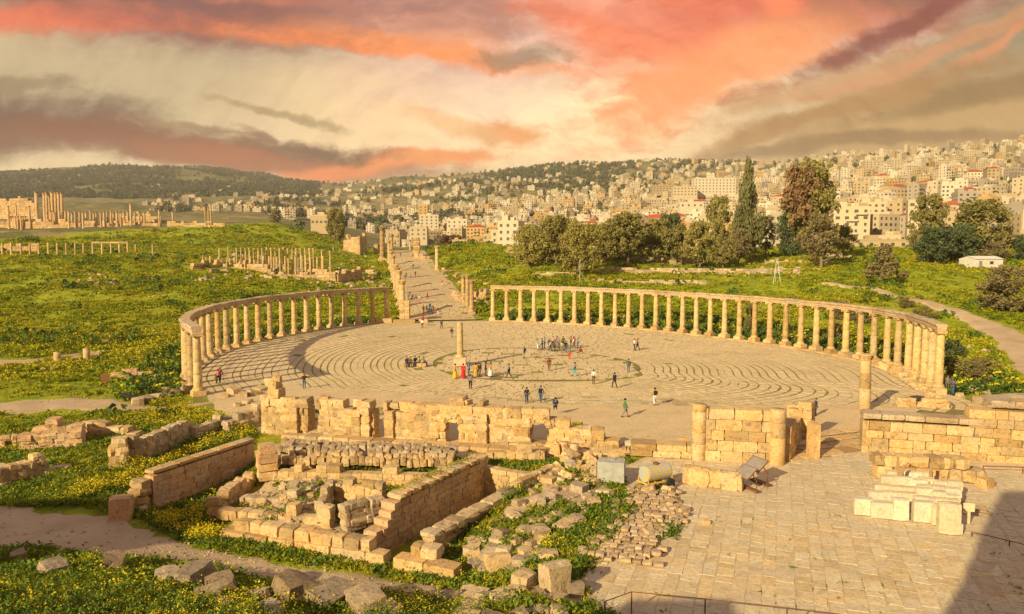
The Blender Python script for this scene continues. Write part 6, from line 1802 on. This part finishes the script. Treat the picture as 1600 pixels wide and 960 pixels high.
def barred(x, y, px, py, grow=0.0):
    b = plaza_r(x, y) < 1.035
    b |= (sdf(COURT, x, y) < .2 + grow)
    st = [(p.x, p.y) for p in STREET]; b |= segd(st, x, y) < 8.6
    for C, W in PATHS:
        for i in range(0, len(C) - 1, 2):
            a_ = C[i]; c_ = C[min(i + 2, len(C) - 1)]
            b |= segd([a_, c_], x, y) < W[i] * .5 - .15 + grow + np.where(y > 75, .7, 0)
    b |= (sdf([(p.x, p.y) for p in P0], x, y) < .3)
    b |= sdf(TRENCH, x, y) < 0
    b |= (px > 395) & (px < 1080) & (py > 672) & (py < 722)
    return b
# meadow beyond, tufts grow with distance so the sward stays closed
x, y, z, px, py, r = cloud(150000, 70, 470, 40)
ok = ~barred(x, y, px, py) & (y > 55)
f1 = fbm(x / 9, y / 9, 4, 21); f2 = fbm(x / 30, y / 30, 3, 22)
ok &= rng.random(len(x)) < np.clip((f1 - .30) * 4, .12, 1)
x, y, z, r, f1, f2 = (q[ok] for q in (x, y, z, r, f1, f2))
fl = ((f2 * .8 + f1 * .35) > .55) & (rng.random(len(x)) < .35) & (r < 150)
protos = [weed(14, .5, .9, M['grass'], 1, .20), weed(14, .6, .8, M['grass'], 2, .18), blades(12, .55, .5, M['grass'], 3, .07), weed(12, .55, .9, M['grass'], 4, .18, 5, mf='flower_far'), weed(12, .65, .8, M['grass'], 5, .16, 6, mf='flower_far'), weed(18, .7, .8, M['weed_dark'], 6, .18)]
idx = np.where(fl, rng.integers(3, 5, len(x)), rng.integers(0, 3, len(x)))
scl = rng.uniform(.5, 1.1, len(x)) * (.55 + r / 260)
dk = rng.random(len(x)) < np.where(fbm(x / 14, y / 14, 3, 23) > .54, .06, .006)
idx = np.where(dk, 5, idx); scl = np.where(dk, scl * 1.7, scl)
scatter('meadow_growth', np.stack([x, y, z], 1), scl, protos, 'spring grass and yellow mustard covering the meadows', 'grass', idx)
# rank dark weeds outside the long colonnade
V_ = []
for a_, b_ in zip(RC[:-1], RC[1:]):
    d_ = b_ - a_; o_ = Vector((d_.y, -d_.x, 0)).normalized()
    if (Vector((PLAZA_C[0], PLAZA_C[1], 0)) - a_).dot(o_) > 0: o_ = -o_
    for _ in range(44):
        q = a_ + d_ * rnd.random() + o_ * (1.6 + 9 * rnd.random() ** 1.5); V_.append((q.x, q.y, 0))
for a_, b_ in zip(LC[:-1], LC[1:]):
    d_ = b_ - a_; o_ = Vector((d_.y, -d_.x, 0)).normalized()
    if (Vector((PLAZA_C[0], PLAZA_C[1], 0)) - a_).dot(o_) > 0: o_ = -o_
    for _ in range(16):
        q = a_ + d_ * rnd.random() + o_ * (1.6 + 6 * rnd.random() ** 1.5); V_.append((q.x, q.y, 0))
V_ = np.array(V_); V_[:, 2] = tz(V_[:, 0], V_[:, 1])
scatter('colonnade_weeds', V_, rng.uniform(.7, 1.9, len(V_)), [weed(26, .9, .7, M['weed_dark'], 81, .15), weed(26, .7, .8, M['flower_leaf'], 82, .14), weed(24, .9, .7, M['flower_leaf'], 83, .13, 6)], 'rank green weeds crowding behind the colonnades', 'weeds')
# nearer growth among the ruins
x, y, z, px, py, r = cloud(80000, 30, 80, 40)
bar = barred(x, y, px, py, .05)
heap = inpx([(330, 830), (600, 880), (600, 790), (700, 745), (730, 715), (420, 700), (395, 760)], px, py)
field = inpx([(700, 905), (765, 830), (800, 780), (860, 735), (960, 765), (930, 800), (870, 850), (840, 905)], px, py)
f1 = fbm(x / 2.2, y / 2.2, 3, 31)
dens = np.where(heap, .50 * (f1 > .45), np.where(field, .42 * (f1 > .46), np.clip((f1 - .27) * 4, .2, 1)))
ok = ~bar & (rng.random(len(x)) < dens)
ok &= ~(inpx([(395, 690), (990, 712), (990, 672), (395, 640)], px, py))
mus = inpx([(225, 640), (300, 600), (380, 640), (345, 672), (230, 672)], px, py) | inpx([(90, 790), (225, 715), (235, 760), (60, 800)], px, py) | inpx([(235, 735), (385, 668), (395, 688), (330, 705), (240, 742)], px, py) | inpx([(215, 828), (300, 800), (345, 850), (300, 862)], px, py) | inpx([(470, 640), (500, 612), (660, 622), (690, 640)], px, py) | inpx([(815, 880), (840, 850), (870, 850), (845, 885)], px, py)
x, y, z, r, mus = (q[ok] for q in (x, y, z, r, mus))
protos = [weed(34, .5, .5, M['flower_leaf'], 11, .085), blades(26, .42, .3, M['grass'], 12, .03), weed(30, .38, .6, M['grass'], 13, .09), weed(34, .7, .5, M['flower_leaf'], 14, .075, 16), weed(30, .8, .45, M['flower_leaf'], 15, .07, 20)]
idx = np.where(mus & (rng.random(len(x)) < .8), rng.integers(3, 5, len(x)), rng.integers(0, 3, len(x)))
lone_f = rng.random(len(x)) < .02; idx = np.where(lone_f, 3, idx)
scatter('ruin_growth', np.stack([x, y, z], 1), rng.uniform(.55, 1.15, len(x)), protos, 'grass and weeds growing between the ruin walls', 'grass', idx)
# weeds rooted on and against the walls
V_ = []; ix_ = []
def clump(n_, x0, x1, y0, y1, k, z=None):
    for _ in range(n_):
        q = G(rnd.uniform(x0, x1), rnd.uniform(y0, y1), z or 0.0)
        V_.append((q.x, q.y, z if z is not None else tz1(q.x, q.y))); ix_.append(k)
for a_ in ((26, 340, 392, 652, 668, 1), (16, 478, 520, 652, 664, 1), (20, 474, 515, 640, 650, 0), (40, 560, 650, 640, 654, 1), (26, 640, 690, 696, 704, 0), (14, 838, 862, 702, 710, 0), (16, 880, 905, 664, 672, 1), (20, 345, 365, 672, 690, 0), (30, 440, 560, 762, 790, 0), (24, 400, 470, 768, 800, 0), (26, 360, 520, 822, 836, 0), (16, 1000, 1040, 760, 770, 0), (24, 1028, 1062, 818, 842, 0), (14, 940, 975, 754, 760, 0), (20, 690, 760, 718, 728, 0)): clump(*a_)
for _ in range(70):
    q = w0.lerp(w1, rnd.uniform(.2, 1)) - TR_N * rnd.uniform(.0, .5); V_.append((q.x, q.y, 1.18)); ix_.append(2)
for _ in range(26):
    q = w0.lerp(w1, rnd.uniform(0, 1)) - TR_N * rnd.uniform(.7, 1.6); V_.append((q.x, q.y, tz1(q.x, q.y))); ix_.append(0)
scatter('wall_weeds', V_, rng.uniform(.5, 1.1, len(V_)), [weed(34, .45, .5, M['flower_leaf'], 91, .08), weed(30, .6, .5, M['flower_leaf'], 92, .07, 18), weed(14, .16, .4, M['grass'], 93, .07)], 'weeds rooted on and along the ruined walls', 'weeds', ix_)
# the near bank: leafy mustard in flower
x, y, z, px, py, r = cloud(26000, 15, 34, 40)
bank = inpx([(-200, 875), (60, 868), (110, 908), (215, 922), (300, 948), (410, 962), (430, 1000), (-200, 1100)], px, py)
bank2 = inpx([(560, 975), (690, 930), (760, 960), (740, 1000)], px, py) | inpx([(905, 975), (950, 925), (1010, 945), (1150, 970), (1080, 1000)], px, py)
f1 = fbm(x / 1.5, y / 1.5, 3, 41)
ok = (bank & (rng.random(len(x)) < .42)) | (bank2 & (rng.random(len(x)) < .28)) | ((px < 900) & (py > 890) & (rng.random(len(x)) < .03))
ok &= ~barred(x, y, px, py, .1)
x, y, z, px, f1 = (q[ok] for q in (x, y, z, px, f1))
protos = [weed(60, .55, .45, M['flower_leaf'], 51, .055), weed(70, .65, .5, M['flower_leaf'], 52, .05), weed(50, .95, .4, M['flower_leaf'], 53, .045, 9), weed(50, .95, .4, M['flower_leaf'], 54, .045, 14)]
idx = np.where(rng.random(len(x)) < np.clip((px - 60) / 600, .10, .55), rng.integers(2, 4, len(x)), rng.integers(0, 2, len(x)))
scatter('bank_mustard', np.stack([x, y, z], 1), rng.uniform(.55, 1.0, len(x)), protos, 'leafy mustard in yellow flower on the near bank', 'plants', idx)
# tufts in the paving joints
x, y, z, px, py, r = cloud(30000, 31, 165, 38)
pr = plaza_r(x, y)
jn = (pr < .30) & (pr > .05) & (rng.random(len(x)) < .05) | (abs(pr - 1.0) < .03) & (rng.random(len(x)) < .45) | (pr < .95) & (y > 72) & (rng.random(len(x)) < .012)
jc = (sdf(COURT, x, y) < 0) & (fbm(x / 3, y / 3, 3, 61) > .62) & (rng.random(len(x)) < .07)
jc |= (sdf(COURT, x, y) < 0) & inpx([(1480, 970), (1560, 850), (1640, 850), (1640, 970)], px, py) & (fbm(x / 1.2, y / 1.2, 2, 62) > .5) & (rng.random(len(x)) < .6)
ok = jn | jc
x, y, r = x[ok], y[ok], r[ok]
protos = [weed(8, .07, .2, M['grass'], 71, .05), weed(9, .09, .18, M['grass'], 72, .045)]
scatter('joint_grass', np.stack([x, y, np.full(len(x), -.03)], 1), rng.uniform(.6, 1.3, len(x)), protos, 'low green tufts in the paving joints', 'grass')
# pebbles and chips on the earth paths and among the ruins
x, y, z, px, py, r = cloud(24000, 28, 90, 40)
d = np.full(len(x), 9.0)
for C, W in PATHS: d = np.minimum(d, segd([(p.x, p.y) for p in C], x, y))
ok = ((d < 3.5) & (rng.random(len(x)) < .25)) | (inpx([(340, 830), (600, 880), (600, 790), (730, 715), (980, 712), (960, 770), (840, 905), (700, 905), (420, 700)], px, py) & (rng.random(len(x)) < .32))
ok &= ~(sdf(COURT, x, y) < 0)
peb = [bpy.data.objects.new('pebble', ROUGH['rubble'][i]) for i in range(4)]
scatter('gravel', np.stack([x[ok], y[ok], z[ok] + .05], 1), rng.uniform(.07, .26, ok.sum()) * np.where(d[ok] < 3.5, .55, 1), peb, 'loose pebbles and stone chips on bare earth', 'gravel')

# ------------------------------------------------------------------ town on the far slopes
CW = [plain('render_' + nm, c, .85, .15, .10, .12) for nm, c in (('cream', (.50, .385, .225)), ('pale', (.56, .46, .30)), ('beige', (.44, .335, .20)), ('grey', (.37, .315, .24)), ('white', (.64, .55, .40)), ('yellow', (.54, .36, .155)))]
CN = ['cream', 'pale', 'beige', 'grey', 'white', 'yellow']
M['pane'] = plain('dark_window_glass', (.10, .085, .075), .4, .4)
M['red_tile'] = plain('red_roof_tile', (.46, .10, .04), .8)
def house(r, w, d, fl, far=False):
    """returns wall box mesh data and window mesh data, floor at z = 0, front -y"""
    b = MB(); wn = MB(); fh = 3.1; h = fl * fh
    b.box(-w / 2, w / 2, -d / 2, d / 2, -7, h)
    pt = .25
    if not far:
        for q in ((-w / 2 - .05, w / 2 + .05, -d / 2 - .05, -d / 2 + pt), (-w / 2 - .05, w / 2 + .05, d / 2 - pt, d / 2 + .05), (-w / 2 - .05, -w / 2 + pt, -d / 2 + pt, d / 2 - pt), (w / 2 - pt, w / 2 + .05, -d / 2 + pt, d / 2 - pt)): b.box(*q, h, h + .8)
    sx = r.uniform(-w * .25, w * .2); b.box(sx, sx + min(3.4, w * .3), -.5, 2.6, h, h + 2.5)
    if r.random() < .4: b.box(-w * .5 + 1, -w * .1, -d * .2, d * .35, h, h + fh)
    for k in range(r.randint(0, 2)):
        tx_ = r.uniform(-w * .4, w * .4); b.lathe([(.6, h + .5), (.6, h + 1.9)], 7, c=(tx_, r.uniform(-d * .3, d * .3), 0)); 
    nw = max(2, int(w / r.uniform(2.6, 3.6))); nd = max(1, int(d / 3.6))
    style = r.random()
    for f in range(fl):
        z = f * fh
        for i in range(nw):
            if r.random() < .06: continue
            x = -w / 2 + w * (i + .5) / nw; ww = r.choice((.55, .65, .9)) if style < .7 else .75
            wn.box(x - ww, x + ww, -d / 2 - .05, -d / 2 + .02, z + .9, z + 2.3)
        for s_ in (-1, 1):
            for i in range(nd):
                if r.random() < .2: continue
                yy = -d / 2 + d * (i + .5) / nd
                wn.box(s_ * w / 2 - .03, s_ * w / 2 + .03, yy - .6, yy + .6, z + .9, z + 2.2)
        if style > .62 and f > 0:
            x0 = -w / 2 + w * r.choice((0.05, .35, .6)); b.box(x0, x0 + w * .32, -d / 2 - 1.3, -d / 2, z - .1, z + .85)
    return b, wn
cr = random.Random(11)
# the town's ground cover: where houses stand and how close
def dens(px, Y):
    if px < 770 and Y < 640: return 0
    if px > 1180: return 1.0 if Y < 1650 else .2
    if px > 960: return (.95 if Y < 1000 else .55 if Y < 1700 else .2)
    if px > 800: return (.8 if Y < 800 else .45 if Y < 1500 else .12)
    if px > 610: return (.45 if Y < 700 else .6 if Y < 1200 else .22 if Y < 2200 else .12)
    if px > 430: return (.0 if Y < 900 else .16 if Y < 1500 else .12)
    if px > 240: return (.0 if Y < 1300 else .12 if Y < 1900 else .03)
    return .03 if Y > 1200 else 0
sites = []; grid = {}
tries = 0
cand = []
for _ in range(26000):
    Y = exp(cr.uniform(log(345), log(3000))); px = cr.uniform(230, 1660)
    if cr.random() < dens(px, Y) * min(1.0, (Y / 900) ** .4): cand.append((px, Y))
cx_ = np.array([(px - 800) / FPX * Y for px, Y in cand]); cy_ = np.array([Y for _, Y in cand]); cz_ = tz(cx_, cy_)
for (px, Y), X, Z in zip(cand, cx_, cz_):
    sep = 15 if Y < 700 else 19 if Y < 1500 else 30
    k = (int(X // 15), int(Y // 15)); bad = False
    for a in range(-2, 3):
        for b2 in range(-2, 3):
            for (q, w_) in grid.get((k[0] + a, k[1] + b2), ()):
                if hypot(q[0] - X, q[1] - Y) < sep: bad = True
    if bad: continue
    grid.setdefault(k, []).append(((X, Y), 1)); sites.append((X, Y, Z, px))
def py_of(X, Y, Z): return float(proj(np.array([X]), np.array([Y]), np.array([Z]))[1][0])
items = []
for X, Y, Z, px in sites:
    fl = cr.choice((2, 2, 3, 3, 4, 5) if px > 950 else (1, 2, 2, 3, 3, 4)); w = cr.uniform(9, 17) if Y < 1600 else cr.uniform(9, 20); d_ = cr.uniform(9, 14)
    if px > 1250 and cr.random() < .18: fl = cr.choice((5, 6, 7))
    items.append((w * fl * 3.1 / Y ** 2, X, Y, Z, px, fl, w, d_, cr.uniform(-.5, .5), cr.choice((0, 0, 1, 1, 1, 2, 3, 4, 4, 4, 5))))
inview = [q for q in items if -10 < q[4] < 1610]
inview.sort(key=lambda q: -q[0])
main = inview[:292]; ids = set(id(q) for q in main)
FLW = {1: 'one', 2: 'two', 3: 'three', 4: 'four', 5: 'five', 6: 'six', 7: 'seven'}
def zone(px, Y):
    a = 'above the pepper grove' if px < 1050 else 'behind the giant cypress' if px < 1215 else 'behind the rusty pine' if px < 1330 else 'above the mustard meadow' if px < 1430 else 'above the dark tree clump' if px < 1570 else 'beyond the white shed'
    if px < 800: a = 'beyond the street end' if px > 600 else 'in the valley beyond the ridge'
    return ('low in the valley ' if Y < 520 else 'midway up the slope ' if Y < 850 else 'high on the hill ') + a
for _, X, Y, Z, px, fl, w, d_, rz, ci in main:
    b, wn = house(cr, w, d_, fl)
    lab = '%s %s storey house %s' % (CN[ci], FLW[fl], zone(px, Y))
    o = tag(ob('house', b.mesh('house', CW[ci]), None, (X, Y, Z), (0, 0, rz)), lab, 'house', 'town houses on the far slope')
    tag(ob('windows', wn.mesh('windows', M['pane']), o), kind='stuff')
    if cr.random() < .07:
        rf = MB().raw([(-w / 2 - .4, -d_ / 2 - .4, fl * 3.1 + .82), (w / 2 + .4, -d_ / 2 - .4, fl * 3.1 + .82), (w / 2 + .4, d_ / 2 + .4, fl * 3.1 + .82), (-w / 2 - .4, d_ / 2 + .4, fl * 3.1 + .82), (-w / 4, 0, fl * 3.1 + 3.4), (w / 4, 0, fl * 3.1 + 3.4)], [(0, 1, 5, 4), (1, 2, 5), (2, 3, 4, 5), (3, 0, 4)])
        ob('roof', rf.mesh('roof', M['red_tile']), o); o['label'] = lab.replace('house', 'red roofed house')
mb = MB()
for q in items:
    if id(q) in ids: continue
    _, X, Y, Z, px, fl, w, d_, rz, ci = q
    b, wn = house(cr, w, d_, fl, True); mt = Matrix.Translation((X, Y, Z)) @ Matrix.Rotation(rz, 4, 'Z')
    mb.raw([mt @ Vector(v) for v in b.v], b.f, ci)
    if Y < 2400: mb.raw([mt @ Vector(v) for v in wn.v], wn.f, 6)
far_town = tag(mb.build('far_town', CW + [M['pane']]), 'mass of small far houses spread over the hillsides', 'houses', kind='stuff')

# buildings one can pick out
def block(px0, px1, py0, py1, Y, ci, label, depth=14, rz=0.0, cat='building', name='apartment_block', floors=None, roof=None, cols=None):
    a = D(px0, py1, Y); b = D(px1, py0, Y); w = b.x - a.x; h = b.z - a.z
    X = (a.x + b.x) / 2; yc = Y + depth / 2
    root = thing(name, label, cat, (X, yc, a.z), rz)
    ob('wall', MB().box(-w / 2, w / 2, -depth / 2, depth / 2, -6, h).mesh('wall', CW[ci]), root)
    pr = MB()
    for q in ((-w / 2 - .1, w / 2 + .1, -depth / 2 - .1, -depth / 2 + .3), (-w / 2 - .1, -w / 2 + .3, -depth / 2 + .3, depth / 2), (w / 2 - .3, w / 2 + .1, -depth / 2 + .3, depth / 2)): pr.box(*q, h, h + .9)
    pr.box(-2.2, 2.2, -1, 3, h, h + 2.8); ob('parapet', pr.mesh('parapet', CW[ci]), root)
    fl = floors or max(1, round(h / 3.6)); fh = h / fl; nw = cols or max(2, int(w / 4.4)); wn = MB()
    for f in range(fl):
        for i in range(nw):
            x = -w / 2 + w * (i + .5) / nw; wn.box(x - .75, x + .75, -depth / 2 - .06, -depth / 2 + .02, f * fh + .9, f * fh + 2.4)
        for i in range(3):
            for s_ in (-1, 1): wn.box(s_ * w / 2 - .03, s_ * w / 2 + .03, -depth / 2 + depth * (i + .5) / 3 - .7, -depth / 2 + depth * (i + .5) / 3 + .7, f * fh + .9, f * fh + 2.3)
    tag(ob('windows', wn.mesh('windows', M['pane']), root), kind='stuff')
    if roof: ob('roof', MB().raw([(-w / 2 - .5, -depth / 2 - .5, h + .92), (w / 2 + .5, -depth / 2 - .5, h + .92), (w / 2 + .5, depth / 2 + .5, h + .92), (-w / 2 - .5, depth / 2 + .5, h + .92), (-w / 4, 0, h + 3.5), (w / 4, 0, h + 3.5)], [(0, 1, 5, 4), (1, 2, 5), (2, 3, 4, 5), (3, 0, 4)]).mesh('roof', M[roof]), root)
    return root
block(640, 667, 356, 376, 640, 1, 'square pale block with blank side wall beyond the street', 12)
block(655, 684, 337, 357, 760, 4, 'white many windowed apartment block rising beyond the street', 14, .1)
block(698, 730, 344, 356, 720, 4, 'long low white building beyond the street end', 12)
block(654, 668, 322, 340, 820, 5, 'yellow tower house behind the white apartment block', 12)
block(1085, 1150, 279, 302, 980, 4, 'large white school complex on the hillside', 18)
block(1052, 1090, 292, 306, 960, 1, 'long pale wing of the hillside school', 14)
block(1020, 1050, 290, 300, 1150, 2, 'wide low hall with a flat dark roof', 20)
block(1350, 1392, 278, 302, 830, 1, 'tall pale many windowed block on the far slope', 14)
block(1386, 1418, 327, 352, 520, 5, 'yellow apartment block with red tiled roof above the meadow', 12, 0, roof='red_tile')
block(1352, 1384, 336, 358, 500, 0, 'cream stepped apartment block beside the red roofed one', 12)
block(1318, 1352, 352, 366, 470, 5, 'long golden stone house behind the mustard meadow', 10)
block(1540, 1600, 304, 330, 560, 0, 'wide cream apartment block with rows of dark windows', 13, -.15)
block(1470, 1502, 262, 290, 900, 5, 'tall yellow block high on the far slope', 13)
block(1506, 1534, 236, 252, 1350, 1, 'tallest pale block on the skyline', 16)
block(1392, 1412, 250, 266, 1250, 1, 'pale tower block on the ridge line', 14)
block(1352, 1376, 252, 274, 1080, 1, 'slender pale tower block below the ridge', 14)
block(1048, 1098, 356, 376, 330, 5, 'golden stone museum building behind the pines', 10, 0, floors=1)
block(1120, 1160, 356, 374, 335, 5, 'golden stone wing half hidden by the giant cypress', 10, 0, floors=1)
block(1320, 1420, 377, 388, 330, 0, 'long single storey stone house by the mustard meadow', 8, 0, floors=1)
block(486, 513, 338, 351, 470, 0, 'stone house with open porch on the meadow ridge', 9, -.1, name='ridge_house', floors=1, cols=4)
block(1062, 1100, 317, 324, 640, 4, 'long white building with turquoise awning', 9, 0, floors=1)
block(1200, 1225, 362, 374, 340, 0, 'small stone hut row beneath the rusty pine', 8, 0, floors=1)
# mosque tower
a = D(1574, 302, 760); b = D(1574, 276, 760)
mn = thing('minaret', 'slim pale minaret tower rising between the houses', 'tower', a)
hh = b.z - a.z
ob('shaft', MB().lathe([(1.6, -8), (1.5, hh * .7)], 10).mesh('shaft', CW[1]), mn); ob('balcony', MB().lathe([(1.5, hh * .7), (2.2, hh * .72), (2.2, hh * .76), (1.2, hh * .76)], 10).mesh('balcony', CW[1]), mn); ob('spire', MB().lathe([(1.2, hh * .76), (1.1, hh * .9), (.1, hh)], 10).mesh('spire', CW[4]), mn)

# ------------------------------------------------------------------ far woods
def far_tree(seed, kind='bush', n=90, mk='leaf_far'):
    r = random.Random(seed)
    return bpy.data.objects.new('far_tree', crown_mesh('far_tree', crown_blobs(kind, r), n, .10, M[mk], seed))
protos = [far_tree(1), far_tree(2), far_tree(3, 'cone', 80), far_tree(4, 'bush', 90, 'leaf_dark'), far_tree(5, 'cypress', 70, 'leaf_cypress')]
x, y, z, px, py, r = cloud(90000, 500, 4700, 38)
hill = (px < 500) & (y > 2300); f = fbm(x / 260, y / 260, 4, 81)
ridge = (px > 780) & (px < 1180) & (y > 1900)
town = (y < 2600) & (px > 240) & (y > 500)
ok = hill & (f > .36) & (rng.random(len(x)) < .95) | ridge & (f > .46) & (rng.random(len(x)) < .40) | town & ((px > 430) | (y > 1300)) & (f > .46) & (rng.random(len(x)) < .10) | (px > 420) & (px < 800) & (y > 900) & (f > .47) & (rng.random(len(x)) < .12)
x, y, z, px = x[ok], y[ok], z[ok], px[ok]
sc_ = rng.uniform(7, 13, len(x)) * np.where(y > 2300, 1.35, 1.0)
ix = np.where((px < 500) | (y > 1900), rng.integers(0, 4, len(x)), rng.integers(0, 5, len(x)))
scatter('far_woods', np.stack([x, y, z - .5], 1), sc_, protos, 'dark woods and garden trees on the far hills', 'woods', ix)

# ------------------------------------------------------------------ unseen wall added behind the viewpoint, heights stepped to shade the near corners
th = thing('shade_wall', 'high unseen wall of big blocks added behind the viewpoint to cast shade', 'wall', (0, -4.5, 8))
for x0, x1, z1 in ((-98, -58, 28.4), (-58, -51, 16.0), (-51, -45, 20.6), (-45, -38.5, 15.5), (-38.5, -31, 19.0), (-31, -23.5, 15.5), (-23.5, -19, 20.4), (-19, -8.8, 15.5), (-8.8, 46, 29.0)):
    z = 8.0; nc = max(1, round((z1 - 8) / 2.7)); hc = (z1 - 8) / nc
    for k in range(nc):
        nl = max(1, round((x1 - x0) / 5.4)); l = (x1 - x0) / nl
        for i in range(nl):
            ob('stone', ASHLAR['stone'][(i * 3 + k) % 8], th, (x0 + l * (i + .5), 0, k * hc + hc / 2), (0, 0, 0), (l * 1.05, 2.4, hc * 1.05))

# ------------------------------------------------------------------ evening haze in the valley
hz = MB().box(-5600, 5600, -300, 7400, -60, 640).mesh('haze', [])
hm = bpy.data.materials.new('haze'); hm.use_nodes = True; hm.node_tree.nodes.clear(); hn = N(hm.node_tree)
pv = hn.new('ShaderNodeVolumePrincipled'); pv.inputs['Color'].default_value = (.94, .90, .85, 1); pv.inputs['Density'].default_value = .00007; pv.inputs['Anisotropy'].default_value = 0.0
ho = hn.new('ShaderNodeOutputMaterial'); hm.node_tree.links.new(pv.outputs[0], ho.inputs['Volume'])
hz.materials.append(hm)
tag(ob('haze', hz), 'thin pale evening haze filling the valley air', 'haze', kind='stuff')
